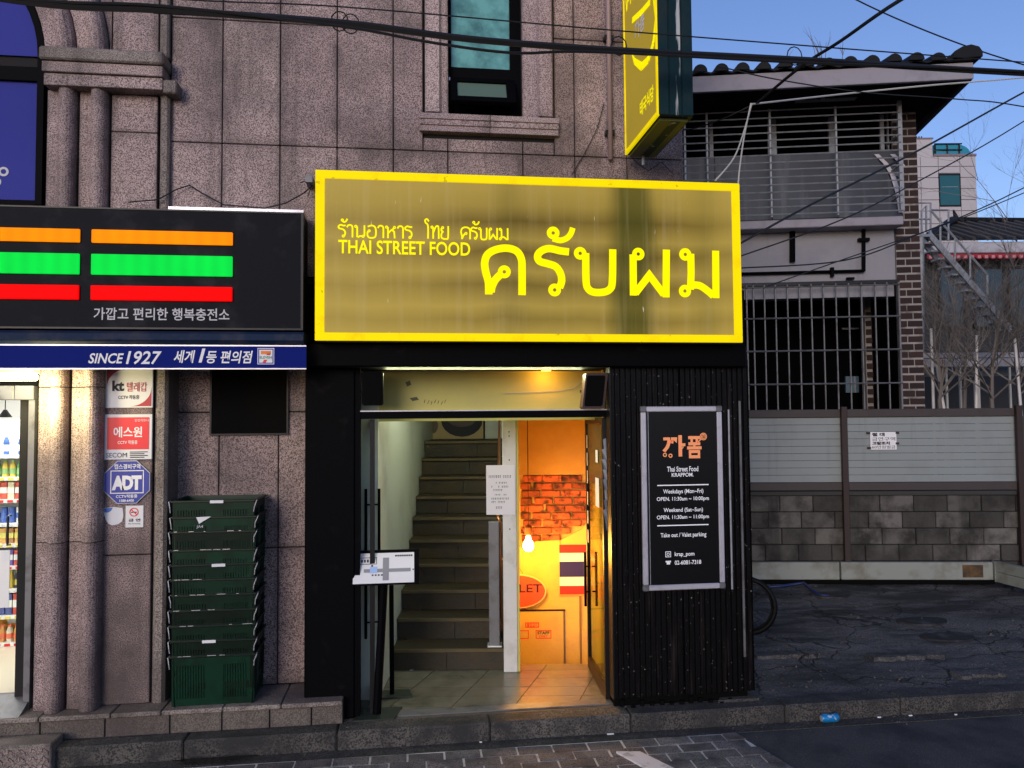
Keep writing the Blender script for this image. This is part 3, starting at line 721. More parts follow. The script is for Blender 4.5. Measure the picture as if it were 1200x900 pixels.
# upper left: columns, cornice, arch, film-covered window
zc0, zc1 = F0.Z(104, YW-.1, 120), F0.Z(62, YW-.1, 120)
for a, b in ((55, 91), (93, 128)): column(px_w(a, YW-.03, 170), px_w(b, YW-.03, 170)-.005, 3.35, zc0, YW-.03)
zm = F0.Z(155, YW-.02, 160)
for z0, z1 in ((3.35, zm), (zm, zc0), (zc1, zc1+.95), (zc1+.95, zc1+1.9)):
    MB().cbox(px_w(130, YW-.02, 150)+.003, px_w(185, YW-.02, 150)-.003, YW-.02, YW+.03, z0+.003, z1-.003).build('stone_panel', M['granite'], SB)
hc = zc1-zc0
cx0, cx1 = px_w(51, YW-.12, 80), px_w(192, YW-.12, 90)
MB().cbox(cx0-.012, cx1+.012, YW-.175, YW+.03, zc1-.36*hc, zc1, .012).build('cornice', M['granite_grey'], SB)
MB().cbox(cx0, cx1, YW-.15, YW+.03, zc1-.66*hc, zc1-.37*hc, .004).build('cornice', M['granite'], SB)
MB().cbox(cx0+.006, cx1-.006, YW-.13, YW+.03, zc0, zc1-.67*hc, .004).build('cornice', M['granite'], SB)
# square shaft pier to the right of it, with a little capital
MB().cbox(px_w(187, YW-.05, 170), px_w(198, YW-.05, 170), YW-.05, YW+.03, 3.35, zc0+.02, .015).build('corner_pier', M['granite_grey'], SB)
MB().cbox(px_w(187, YW-.05, 30), px_w(198, YW-.05, 30), YW-.05, YW+.03, zc1+.01, 7.0, .015).build('corner_pier', M['granite_grey'], SB)
MB().cbox(px_w(190, YW-.12, 100), px_w(207, YW-.12, 100), YW-.12, YW+.03, F0.Z(109, YW-.12, 200), F0.Z(93, YW-.12, 200), .01).build('pier_cap', M['granite_grey'], SB)
# arch (voussoir rings swept round the window head)
ax = px_w(-95, YW, 60); az = zc1
def archring(r0, r1, Y, d, mt, name, n=22):
    prof = [(0, .06), (0, 0), (.15, -.008), (.42, -.012), (.46, -.012-d*.55), (.58, -.012-d*.9), (.70, -.012-d), (.83, -.012-d*.85), (.94, -.012-d*.45), (.985, 0), (.985, .06)]
    for seg in range(4):
        mb = MB(); rows = []
        for i in range(7):
            t = math.radians(-1+seg*46+45.6*i/6+ (1 if seg == 0 else 0)); 
            rows.append([(ax+(r0+(r1-r0)*u)*math.cos(t), Y+v, az+(r0+(r1-r0)*u)*math.sin(t)) for u, v in prof])
        k = len(prof); vs = [p for r_ in rows for p in r_]
        fs = [(i*k+j, i*k+j+1, (i+1)*k+j+1, (i+1)*k+j) for i in range(6) for j in range(k-1)]
        fs += [tuple(range(k)), tuple(range(6*k+k-1, 6*k-1, -1))]
        mb.add(vs, fs).build(name, M[mt], SB)
ra = px_w(53, YW-.03, 60)-ax; rb = px_w(91, YW-.03, 60)-ax; rc = px_w(128, YW-.03, 60)-ax
archring(ra, rb-.004, YW-.03, .07, 'granite', 'arch_stone'); archring(rb, rc-.004, YW-.03, .07, 'granite', 'arch_stone')
# spandrel above arch
sp_ = MB(); pts = []
for i in range(0, 19):
    t = PI/2*i/18; pts.append((ax+rc*math.cos(t), az+rc*math.sin(t)))
xr_ = px_w(130, YW-.02, 30)
sp_.prism([(xr_, az)]+[(max(min(p[0], xr_-.001), ax), p[1]) for p in pts]+[(ax, az+2.2), (xr_, az+2.2)], YW-.005, YW+.03); sp_.build('spandrel_panel', M['granite'], SB)
# film window: frame parts and panes
af = MB(); rw = ra-.01
def arc(r, n=24, a0=0, a1=PI): return [(ax+r*math.cos(a0+(a1-a0)*i/n), az+r*math.sin(a0+(a1-a0)*i/n)) for i in range(n+1)]
o_, i_ = arc(rw), arc(rw-.045)
for k in range(24):
    af.prism([o_[k], o_[k+1], i_[k+1], i_[k]], YW-.02, YW+.05)
zb0 = F0.Z(240, YW, 20)
af.box(ax+rw-.045, ax+rw, YW-.02, YW+.05, zb0, az); af.box(ax-rw, ax-rw+.045, YW-.02, YW+.05, zb0, az)
tz1, tz0 = F0.Z(79, YW, 20), F0.Z(95, YW, 20)
af.box(ax-rw+.045, ax+rw-.045, YW-.02, YW+.05, tz0, tz1); af.box(ax-rw+.045, ax+rw-.045, YW-.02, YW+.05, zb0-.05, zb0+.03)
awf = af.build('arched_window_frame', M['black'], SB)
MB().box(ax-rw+.045, ax+rw-.045, YW+.01, YW+.02, zb0+.03, tz0).build('window_pane', M['film'], awf)
MB().prism([(p[0], max(p[1], tz1+.0)) for p in arc(rw-.045)], YW+.01, YW+.02).build('window_pane', M['film'], awf)
dx, dz = F0.W(4, 201, YW+.005); dx2, dz2 = F0.W(-3, 213, YW+.005)
MB().ring(dx, dz, YW+.006, .018, .034).ring(dx2-.01, dz2, YW+.007, .018, .034).build('ring_mark', M['letter_g'], awf)
# downpipe beside the projecting sign
xp, _ = F0.W(715, 100, -.0)
dp = thing('drainpipe', 'thin pinkish metal drainpipe on the granite wall beside the projecting sign', 'pipe', (xp, .03, F0.Z(187, 0, 715)))
MB().tube([(xp, .02, F0.Z(187, .02, 715)), (xp, .02, 7)], .02, 8).build('pipe', solid('pipe_paint', (.33, .24, .25), .5), dp, smooth=True)
mb = MB()
for z in (4.45, 5.2): mb.box(xp-.035, xp+.035, .012, .066, z, z+.035)
mb.build('bracket', M['dark_metal'], dp)

# =================================================================== CONVENIENCE SHOP FRONT
YS = -.22
sx_r, sz_t = F0.W(355, 250, YS); sz_b = F0.Z(386, YS, 300); sx_l = sx_r-4.2
ss = thing('shop_sign', 'dark box sign with glowing orange, green and red stripes over the convenience shop', 'shop sign', (sx_r-1.2, YS, sz_b))
MB().cbox(sx_l, sx_r, YS, YW-.035, sz_b, sz_t, .006).build('sign_box', M['signnavy'], ss)
e = MB(); e.box(sx_r-.012, sx_r+.004, YS-.006, YS+.05, sz_b-.004, sz_t+.004); e.box(sx_l, sx_r-.012, YS-.006, YS-.001, sz_b-.004, sz_b+.008); e.box(sx_l, sx_r-.012, YS-.006, YS-.001, sz_t-.006, sz_t+.004)
e.build('sign_edge', M['dark_metal'], ss)
for nm, m_, y0, y1 in (('orange', 'led_o', 273, 288), ('green', 'led_g', 301, 324.5), ('red', 'led_r', 337, 353.5)):
    zt_, zb_ = F0.Z(y0, YS, 273), F0.Z(y1, YS, 273)
    for a, b in ((108, 273), (-150, 94)):
        MB().cbox(F0.X(a, YS, 300), F0.X(b, YS, 300), YS-.02, YS-.001, zb_, zt_, .004).build('light_stripe', M[m_], ss, label='glowing %s stripe' % nm)
text('가깝고 편리한 행복충전소', rect(F0, YS, 110, 361, 269, 375.5), YS-.004, M['letter_g'], ss, bold=.012)
# cable and light strip on top of the sign
tp = MB(); xa, _ = F0.W(205, 240, YW-.1); tp.box(xa, sx_r-.002, YS+.04, YW-.04, sz_t+.003, sz_t+.035); tp.build('cover_strip', M['alu'], ss)
def W3(px, py, Y, fr=F0):
    x, z = fr.W(px, py, Y); return (x, Y, z)
def sag(p, q, s, n=10):
    p, q = Vector(p), Vector(q); return [p.lerp(q, i/n)+Vector((0, 0, -s*4*(i/n)*(1-i/n))) for i in range(n+1)]
c = [W3(150, 237, -.02), W3(185, 234, -.02), W3(207, 222, .03), W3(222, 217, .05), W3(236, 226, .03), W3(262, 240, -.05), W3(310, 244, -.05), W3(335, 238, -.05), W3(355, 227, -.03), W3(368, 216, .0)]
MB().tube(c, .005, 5).build('sign_cable', M['cable'], label='thin black cable draped along the top edge of the dark shop sign', cat='cable')
# awning: housing and valance
ya = -.30
ax_r = F0.X(359, ya, 410); hz1, hz0 = F0.Z(388, ya, 300), F0.Z(404, ya, 300)
aw = thing('awning', 'rolled blue awning with a lettered valance under the dark shop sign', 'awning', (ax_r-1.2, ya, hz0-.2))
MB().prismx([(ya+.02, hz0), (ya-.01, hz0+.03), (ya, hz1-.02), (ya+.04, hz1), (YW-.04, hz1), (YW-.04, hz0)], sx_l, ax_r-.02).build('housing', M['roller'], aw)
vz1, vz0 = hz0-.004, F0.Z(432.5, ya, 300)
va = MB(); va.box(sx_l, ax_r, ya-.004, ya+.004, vz0+.006, vz1); vo = va.build('valance', M['valance'], aw)
MB().box(sx_l, ax_r, ya-.006, ya+.006, vz0-.002, vz0+.006).build('hem_bar', M['alu'], aw)
MB().box(sx_l, ax_r, ya-.008, ya-.004, vz1-.008, vz1+.001).build('trim_bar', M['alu'], aw)
text('SINCE', rect(F0, ya, 104, 414, 145.5, 426), ya-.007, M['letter_w'], aw, bold=.02, shear=.25)
text('1927', rect(F0, ya, 148, 411.5, 190, 427), ya-.007, M['letter_w'], aw, bold=.018, shear=.22)
text('세계', rect(F0, ya, 204, 410.5, 229, 425.5), ya-.007, M['letter_w'], aw, bold=.02, shear=.2)
text('1', rect(F0, ya, 233, 408.5, 241, 425), ya-.007, M['letter_w'], aw, bold=.01, shear=.2)
text('등 편의점', rect(F0, ya, 242, 411, 296.5, 426), ya-.007, M['letter_w'], aw, bold=.02, shear=.2)
r = rect(F0, ya, 302, 408, 321.5, 427)
lg = MB().box(r[0], r[1], ya-.007, ya-.0045, r[2], r[3]).build('logo_panel', M['letter_w'], aw)
def lr(u0, v0, u1, v1): return (r[0]+(r[1]-r[0])*u0, r[0]+(r[1]-r[0])*u1, r[2]+(r[3]-r[2])*v0, r[2]+(r[3]-r[2])*v1)
b = MB()
for q in ((.04, .04, .96, .10), (.04, .90, .96, .96), (.04, .10, .10, .90), (.90, .10, .96, .90)):
    t = lr(*q); b.box(t[0], t[1], ya-.009, ya-.0075, t[2], t[3])
b.build('logo_border', M['adt'], lg)
t = lr(.2, .62, .8, .82); MB().prism([(t[0], t[2]), (t[1], t[2]), (t[1], t[3]), (t[0], t[3])], ya-.0092, ya-.0078).build('numeral_top', M['logo_o'], lg)
t = lr(.30, .10, .8, .66); MB().prism([(t[0], t[2]), (t[0]+(t[1]-t[0])*.4, t[2]), (t[1], t[3]), (t[0]+(t[1]-t[0])*.55, t[3])], ya-.0092, ya-.0078).build('numeral_stem', M['red'], lg)
t = lr(.14, .34, .86, .50); MB().box(t[0], t[1], ya-.0104, ya-.0095, t[2]-.006, t[3]+.006).build('band', M['letter_w'], lg)
text('ELEVEN', t, ya-.011, M['logo_g'], lg, bold=.03)
# door frame, lit interior
dxr = F0.X(40, .05, 600); dxl = dxr-1.9
zdh = F0.Z(469, .05, 20); zdt = F0.Z(452, .05, 20)
sf = thing('shop_entrance', 'grey framed convenience shop doorway at the left edge, lit from inside', 'doorway', (dxr-.5, .1, PZ))
mb = MB(); mb.box(dxr-.04, dxr, .03, .13, PZ, zdh); mb.build('door_post', M['grey_metal'], sf)
for i in range(14): MB().cbox(dxr-.003-(i+1)*.13+.002, dxr-.003-i*.13-.002, .02, .10, zdh+.001, zdt, .004).build('header_panel', M['grey_metal'], sf)
MB().box(dxl-2, px_w(46, .1), .04, .12, zdt+.001, 3.3).build('bulkhead', M['black_matt'], sf)
MB().box(dxr+.001, px_w(43, .06), .075, .2, PZ, zdt).build('jamb', M['black_matt'], sf)
mb = MB(); mb.prismx([(-.10, PZ+.0), (.10, PZ+.09), (.14, PZ+.09), (.14, PZ+.0)], dxl, dxr-.005); mb.build('ramp', M['grey_metal'], sf)
for i in range(9):
    x = dxr-.03-i*.11; MB().box(x-.05, x-.045, -.06, .09, PZ+.03, PZ+.0315).build('ramp_rib', M['dark_metal'], sf) if False else None
gp = MB(); gp.box(dxl, dxr-.42, .09, .098, PZ+.12, zdh-.001); gp.build('glass_leaf', M['glass'], sf)
hx, hz = F0.W(10, 620, .06); MB().tube([(hx, .085, hz+.09), (hx, .05, hz+.09), (hx, .05, hz-.11), (hx, .085, hz-.11)], .008, 6).build('pull_handle', M['dark_metal'], sf)
pw0 = rect(F0, .085, -8, 645, 11, 712); MB().box(pw0[0]-.3, pw0[1], .083, .088, pw0[2], pw0[3]).build('notice_film', M['shopwhite'], sf)
ix0, ix1, iy1 = dxl-1.2, dxr+.5, 2.9
rm = MB(); rm.box(ix0, ix1, iy1, iy1+.05, PZ, 3.0); rm.box(ix0-.05, ix0, .2, iy1, PZ, 3.0); rm.box(ix1, ix1+.04, .21, iy1, PZ, 3.0)
rm.build('interior_wall', M['shopwhite'], sf)
MB().box(ix0, ix1, .14, iy1, PZ-.011, PZ+.085).build('interior_floor', M['shopfloor'], sf)
MB().box(ix0, ix1, .13, iy1, 2.86, 2.9).build('interior_ceiling', M['shopwhite'], sf)
MB().box(dxl-1.2, dxl, .12, .2, PZ, 3.0).build('interior_wall', M['shopwhite'], sf)
for yy in (.9, 1.9):
    MB().box(dxl+.1, dxr-.1, yy, yy+.12, 2.83, 2.855).build('ceiling_light', M['ceil_panel'], sf)
al = bpy.data.lights.new('shop_light', 'AREA'); al.energy = 32; al.size = 1.2; al.color = (1, .98, .92)
ao = bpy.data.objects.new('shop_light', al); COL.objects.link(ao); ao.location = ((dxl+dxr)/2+.2, 1.2, 2.8)
# shelves with goods: only a thin slice shows, at Y = 1.3
YSH = 1.35
shx1 = F0.X(42, YSH, 600); shx0 = shx1-1.05
shy = [533, 559, 585, 613, 637, 663, 690, 721, 753]   # shelf tops seen in the doorway
shz = [F0.Z(p, YSH, 15) for p in shy]
sh = thing('shelf_unit', 'white gondola shelf unit stocked with bottles just inside the shop doorway', 'shelves', (shx0+.5, YSH+.1, PZ+.085))
MB().box(shx0, shx1, YSH+.30, YSH+.32, PZ+.085, shz[0]+.30).build('back_panel', M['shopwhite'], sh)
for x in (shx0-.02, shx1): MB().box(x, x+.02, YSH, YSH+.32, PZ+.085, shz[0]+.30).build('side_panel', M['shopwhite'], sh)
for z in shz: MB().box(shx0, shx1, YSH-.01, YSH+.299, z-.03, z).build('shelf', M['shopwhite'], sh)
prods = [('bottle', (.05, .12, .35), 'blue capped water bottle', .17), ('bottle', (.75, .55, .1), 'yellow drink bottle', .20), ('carton', (.75, .10, .06), 'red snack carton', .17),
         ('can', (.85, .84, .82), 'white drink can', .13), ('carton', (.8, .45, .12), 'orange carton', .14), ('pouch', (.16, .10, .40), 'violet pouch', .13),
         ('bottle', (.05, .05, .12), 'dark glass bottle', .17), ('carton', (.60, .08, .05), 'red box with white band', .18), ('jar', (.75, .35, .1), 'orange lidded jar', .14)]
ordn = ['top', 'second', 'third', 'fourth', 'fifth', 'sixth', 'seventh', 'eighth', 'bottom']
for i, (kind, c_, lab, h) in enumerate(prods):
    z = shz[i]; c2 = ((.8, .8, .8), (.3, .5, .2), (.9, .9, .85), (.1, .2, .6), (.9, .8, .2), (.85, .85, .9), (.6, .5, .1), (.9, .9, .9), (.85, .2, .1))[i]
    h = min(h, (shz[i-1]-z-.045) if i else .19)
    ma, mb_ = solid('goods_a%d' % i, c_), solid('goods_b%d' % i, c2)
    alt = solid('goods_c%d' % i, ((.75, .78, .82), (.12, .35, .10), (.85, .75, .5), (.08, .15, .5), (.45, .2, .08), (.6, .1, .08), (.7, .45, .08), (.08, .1, .3), (.8, .75, .6))[i])
    protos = []
    for v in range(2):
        t = MB(); A = (ma, alt)[v]
        if kind in ('bottle', 'jar'):
            t.lathe([(.024, 0), (.026, h*.62), (.022, h*.72), (.014, h*.84), (.014, h*.88)], 0, 0, 8); t.mi = 1; t.lathe([(.017, h*.88), (.017, h)], 0, 0, 8); t.lathe([(.0263, h*.18), (.0268, h*.5)], 0, 0, 8)
        elif kind == 'can':
            t.lathe([(.022, 0), (.026, .01), (.026, h-.01), (.022, h)], 0, 0, 10); t.mi = 1; t.lathe([(.0265, h*.3), (.0265, h*.65)], 0, 0, 10)
        else:
            t.cbox(-.026, .026, -.03, .03, 0, h, .004); t.mi = 1; t.box(-.0263, .0263, -.0312, -.0305, h*.35, h*.7)
        protos.append((t, A))
    n = 10; x = shx1-.03; srcs = {}; on2 = ['first', 'second', 'third', 'fourth', 'fifth', 'sixth', 'seventh', 'eighth', 'ninth', 'tenth']
    for k in range(n):
        v = ((k+i)//2) % 2 if i % 2 else (k+i) % 2
        xx = x-k*.060+random.uniform(-.003, .003)
        lb = '%s, %s from the door post on the %s shop shelf' % (lab if v == 0 else 'differently coloured '+kind, on2[k], ordn[i])
        if v not in srcs:
            t, A = protos[v]; o = t.build(kind, [A, mb_], origin=(0, 0, 0)); srcs[v] = o
            o.location = F0.world((xx, YSH+.05, z)); ORG[o.name] = Vector((xx, YSH+.05, z)); tag(o, lb, kind, 'goods on the %s shelf' % ordn[i])
        else: share(srcs[v], kind, (xx, YSH+.05, z), None, F0, label=lb, cat=kind, group='goods on the %s shelf' % ordn[i])
for i, z in enumerate(shz):
    src = None; mt_ = (M['paper'], solid('tag_yellow', (.8, .65, .1)), M['red'])[i % 3]
    for k in range(6):
        x = shx1-.05-k*.075
        if src is None: src = MB().box(x-.022, x+.022, YSH-.013, YSH-.0105, z-.027, z-.006).build('price_tag', mt_, sh)
        else: share(src, 'price_tag', (x, YSH-.01175, z-.027), sh)
# traffic-cone red bag & oranges on the floor, hanging pendants
cxp, czp = F0.W(21, 715, 1.1)
gx, gy = F0.G(5, 745, PZ+.09)
bk_ = thing('fruit_basket', 'basket of oranges standing on the shop floor at the left edge', 'basket', (gx, gy, PZ+.085))
MB().lathe([(.13, 0), (.17, .10), (.16, .10), (.12, .01)], gx, gy, 12, PZ+.086).build('tray', solid('basket', (.3, .2, .1)), bk_)
for k in range(7):
    a = k*2*PI/6; rr = 0 if k == 6 else .085
    t = MB(); t.lathe([(.005, 0), (.035, .012), (.048, .045), (.035, .08), (.005, .09)], gx+rr*math.cos(a), gy+rr*math.sin(a), 8, PZ+.12+(.05 if k == 6 else 0))
    t.build('orange', solid('orange_fruit', (.85, .35, .04)), smooth=True, label='orange in the basket on the shop floor' if k < 6 else 'topmost orange lying on the others in the shop basket', cat='orange', group='oranges in the basket')
for k, (p, q_) in enumerate(((6, 489), (-30, 489))):
    x, z = F0.W(p, q_, .8); pl_ = thing('pendant_lamp', 'small black pendant lamp hanging inside the shop doorway' if k == 0 else 'black pendant lamp further left inside the shop', 'lamp', (x, .8, z))
    MB().tube([(x, .8, 2.86), (x, .8, z+.05)], .004, 5).build('cord', M['cable'], pl_)
    MB().lathe([(.05, 0), (.02, .045), (.012, .06)], x, .8, 10, z).build('lamp_shade', M['black'], pl_)
# fluorescent lamp under the awning
lx, lz = F0.W(24, 440, -.1)
fl = thing('outdoor_lamp', 'lit white lamp under the awning beside the shop door', 'lamp', (lx, -.1, lz))
MB().cbox(lx-.25, lx+.10, -.17, -.06, lz-.035, lz+.012, .012).build('diffuser', M['tubelamp'], fl)
MB().box(lx-.26, lx+.11, -.16, -.07, lz+.013, lz+.05).build('housing', M['white'], fl)
pl2 = bpy.data.lights.new('shop_lamp', 'POINT'); pl2.energy = 14; pl2.color = (1, .86, .42); pl2.shadow_soft_size = .08
po = bpy.data.objects.new('shop_lamp', pl2); COL.objects.link(po); po.location = (lx+.16, -.26, lz-.16)

# =================================================================== SIGNS ON THE PILASTER
YPi = .04
def plaque(px0, py0, px1, py1, mt, name, label, cat='sign', t=.012):
    r = rect(F0, YPi, px0, py0, px1, py1)
    th = thing(name, label, cat, ((r[0]+r[1])/2, YPi-t, r[2]))
    MB().cbox(r[0], r[1], YPi-t-.002, YPi-.002, r[2], r[3], .003).build('plate', mt, th); return th, r
yp = YPi-.0145
th, r = plaque(124.5, 430, 180, 478, M['paper'], 'security_sign', 'white square sign with dark red corners, topmost on the pilaster')
q = lambda r, u0, v0, u1, v1: (r[0]+(r[1]-r[0])*u0, r[0]+(r[1]-r[0])*u1, r[2]+(r[3]-r[2])*v0, r[2]+(r[3]-r[2])*v1)
# leaf shaped corners
def corner(r, cu, cv, su, sv, sz=.45):
    X = lambda u: r[0]+(r[1]-r[0])*u
    Z = lambda v: r[2]+(r[3]-r[2])*v
    P = [(X(cu), Z(cv))]
    n = 10
    for i in range(n+1):
        t = PI/2*i/n; P.append((X(cu+su*sz*(1-math.sin(t))), Z(cv+sv*sz*(1-math.cos(t)))))
    return P
cm = MB(); cm.prism(corner(r, .03, .96, 1, -1), yp-.001, yp+.0005); cm.prism(corner(r, .97, .04, -1, 1), yp-.001, yp+.0005); cm.build('corner_mark', M['darkred'], th)
text('kt', rect(F0, YPi, 132.5, 446, 146.5, 458.5), yp-.0015, M['ink'], th, bold=.04)
text('텔레캅', rect(F0, YPi, 149.5, 448, 173, 459), yp-.0015, M['darkred'], th, bold=.01)
text('CCTV 작동중', rect(F0, YPi, 139.5, 463, 164, 468), yp-.0015, M['ink'], th, bold=.02)
th, r = plaque(123, 485.5, 179, 538.5, M['paper'], 'security_sign', 'red square sign with white border, second from the top on the pilaster')
rr = rect(F0, YPi, 126.5, 489, 175.5, 526.5); MB().box(rr[0], rr[1], yp-.001, yp+.0005, rr[2], rr[3]).build('red_field', M['red'], th)
text('에스원', rect(F0, YPi, 134, 500, 167.5, 512.5), yp-.0018, M['letter_w'], th, bold=.02)
text('CCTV 작동중', rect(F0, YPi, 139, 516, 162, 520.5), yp-.0018, M['letter_w'], th, bold=.01)
text('안전파트너', rect(F0, YPi, 159, 491, 175, 494), yp-.0018, M['letter_w'], th)
text('SECOM', rect(F0, YPi, 125.5, 530.5, 149.5, 536), yp-.0018, M['ink'], th, bold=.0)
ln = MB()
for i in range(4):
    a = rect(F0, YPi, 153, 529+i*2.1, 174-(i % 2)*4, 530+i*2.1); ln.box(a[0], a[1], yp-.001, yp+.0002, a[2], a[3])
ln.build('small_print', M['ink'], th)
r = rect(F0, YPi, 122.5, 539, 176.5, 590.5); cxx, czz = (r[0]+r[1])/2, (r[2]+r[3])/2; R = (r[1]-r[0])/2/math.cos(PI/8)
th = thing('security_sign', 'blue octagonal sign on the pilaster, third from the top', 'sign', (cxx, yp, r[2]))
octo = lambda R: [(cxx+R*math.cos(PI/8+PI/4*i), czz+R*.98*math.sin(PI/8+PI/4*i)) for i in range(8)]
MB().prism(octo(R), yp, YPi-.002).build('plate', M['letter_g'], th); MB().prism(octo(R*.965), yp-.002, yp-.0005).build('blue_field', M['adt'], th)
ln = MB()
a = rect(F0, YPi, 130.5, 551, 169.5, 578)
for u in ((a[0], a[1], a[2], a[2]+.006), (a[0], a[1], a[3]-.006, a[3]), (a[0], a[0]+.006, a[2]+.006, a[3]-.006), (a[1]-.006, a[1], a[2]+.006, a[3]-.006)): ln.box(u[0], u[1], yp-.004, yp-.0025, u[2], u[3])
ln.build('inner_frame', M['letter_w'], th)
text('ADT', rect(F0, YPi, 132, 557, 167, 574), yp-.0035, M['letter_w'], th, bold=.06, space=.85)
text('캡스경비구역', rect(F0, YPi, 135, 543.5, 165.5, 549.5), yp-.0035, M['letter_w'], th, bold=.02)
text('CCTV작동중', rect(F0, YPi, 137, 579.2, 162, 583.4), yp-.0035, M['letter_w'], th, bold=.02)
text('1588-6400', rect(F0, YPi, 141, 584.8, 158, 587.8), yp-.0035, M['letter_w'], th, bold=.02)
# torn paper and no smoking notice
r = rect(F0, YPi, 122, 594, 145, 615.5); P = []
for u, v in ((0, .95), (.5, 1), (.95, .93), (1, .5), (.93, .2), (.72, .05), (.45, .0), (.25, .08), (.1, .3), (.02, .6)): P.append((r[0]+(r[1]-r[0])*u, r[2]+(r[3]-r[2])*v))
th = thing('torn_notice', 'torn white paper scrap with a blue smudge beside the no smoking notice', 'paper', (r[0]+.05, YPi-.004, r[2]))
MB().prism(P, YPi-.005, YPi-.002).build('paper_sheet', M['paper'], th)
P2 = [(r[0]+(r[1]-r[0])*u, r[2]+(r[3]-r[2])*v) for u, v in ((.02, .72), (.02, .93), (.45, .97), (.36, .78), (.2, .7))]; MB().prism(P2, YPi-.0065, YPi-.0055).build('blue_mark', solid('blue_ink', (.04, .15, .5)), th)
th, r = plaque(147.5, 592.5, 168.5, 618, M['paper'], 'no_smoking_notice', 'small white no smoking notice, lowest on the pilaster', 'sign', t=.005)
yn = YPi-.0085; cx_, cz_ = F0.W(157.5, 600, YPi); rr_ = .031
n_ = MB(); n_.ring(cx_, cz_, yn, rr_*.78, rr_, 20); n_.prism([(cx_-rr_*.6, cz_+rr_*.45), (cx_-rr_*.45, cz_+rr_*.6), (cx_+rr_*.6, cz_-rr_*.45), (cx_+rr_*.45, cz_-rr_*.6)], yn-.0005, yn+.0002); n_.build('ban_symbol', M['red'], th)
MB().box(cx_-.02, cx_+.018, yn+.0004, yn+.001, cz_-.004, cz_+.003).build('cigarette', M['ink'], th)
text('금 연', rect(F0, YPi, 151, 607.5, 165, 611), yn, M['ink'], th, bold=.03)
text('No Smoking', rect(F0, YPi, 151, 612.6, 165, 614.6), yn, M['ink'], th)

# =================================================================== CRATES
cy0, cy1 = -.07, .275
cx0_, cx1_ = F0.X(199, cy0, 700), F0.X(300, cy0, 700)
def crate(z, hh, label, idx):
    t = thing('plastic_crate', label, 'crate', ((cx0_+cx1_)/2, (cy0+cy1)/2, z), group='nested green crates')
    tp_ = .012; zb, zt = z, z+hh
    xa, xb = cx0_+.016, cx1_-.010
    b = MB()
    # body: slatted walls, tapered, open top
    def wall(p0, p1, inward, nslat, solid_c):
        p0, p1 = Vector(p0), Vector(p1); d = (p1-p0); L = d.length; d /= L; nrm = Vector(inward)
        def pan(u0, u1, v0, v1, off=0, th_=.004):
            P = []
            for (u, v) in ((u0, v0), (u1, v0), (u1, v1), (u0, v1)):
                q_ = p0+d*(u*L); P.append(q_+nrm*(off+tp_*(1-v)*1.2)+Vector((0, 0, v*hh)))
            Q = [p+nrm*th_ for p in P]
            b.add([tuple(p) for p in P+Q], [(0,3,2,1)[::-1], (4,5,6,7)[::-1], (0,1,5,4)[::-1], (1,2,6,5)[::-1], (2,3,7,6)[::-1], (3,0,4,7)[::-1]])
        pan(0, 1, 0, .14); pan(0, 1, .80, 1.0)
        pan(0, .06, .14, .80); pan(.94, 1, .14, .80)
        pan(.06, .94, .14, .80, .006, .003)
        if solid_c: pan(.41, .62, .14, .80)
        n = nslat
        for i in range(n):
            u = .085+i*(.83/n)
            if solid_c and .39 < u < .62: continue
            pan(u, u+.012, .14, .80, -.001, .006)
    wall((xa, cy0, zb), (xb, cy0, zb), (0, 1, 0), 26, True)
    wall((xb, cy1, zb), (xa, cy1, zb), (0, -1, 0), 10, True)
    wall((xb, cy0, zb), (xb, cy1, zb), (-1, 0, 0), 12, True)
    wall((xa, cy1, zb), (xa, cy0, zb), (1, 0, 0), 12, True)
    b.box(xa+.02, xb-.02, cy0+.02, cy1-.02, zb, zb+.006)
    b.build('body', M['crate'], t)
    rm_ = MB(); e_ = .012
    rm_.cbox(xa-e_, xb+e_, cy0-e_, cy0+.004, zt-.016, zt, .003); rm_.cbox(xa-e_, xb+e_, cy1-.004, cy1+e_, zt-.016, zt, .003)
    rm_.cbox(xa-e_, xa+.004, cy0+.0045, cy1-.0045, zt-.0155, zt-.0005, .003); rm_.cbox(xb-.004, xb+e_, cy0+.0045, cy1-.0045, zt-.0155, zt-.0005, .003)
    rm_.build('rim', M['crate_dark'], t)
    for s, x in ((-1, xa-e_-.006), (1, xb+e_+.004)):
        j = random.uniform(-.01, .01)
        MB().tube([(x, cy0+.02, zt-.005), (x+s*.004, cy0-.012, zt-.008), (x-.012*(1 if s>0 else -.4)+j*.3, cy0-.016, zt-.05), (x-.016*(1 if s>0 else -.4), cy0-.010, zt-.085)], .0035, 5).build('wire_handle', M['wire'], t)
    return t, zt
ctop = [F0.Z(p, cy0-.012, 250) for p in (586, 605, 622, 643.5, 660.5, 678, 696, 714, 732, 749.5, 767.5)]
ords = ['topmost', 'second from the top', 'third from the top', 'fourth from the top', 'fifth from the top', 'sixth from the top', 'fifth from the bottom', 'fourth from the bottom', 'third from the bottom', 'second from the bottom', 'bottom']
hcr = ctop[-1]-PZ-.001
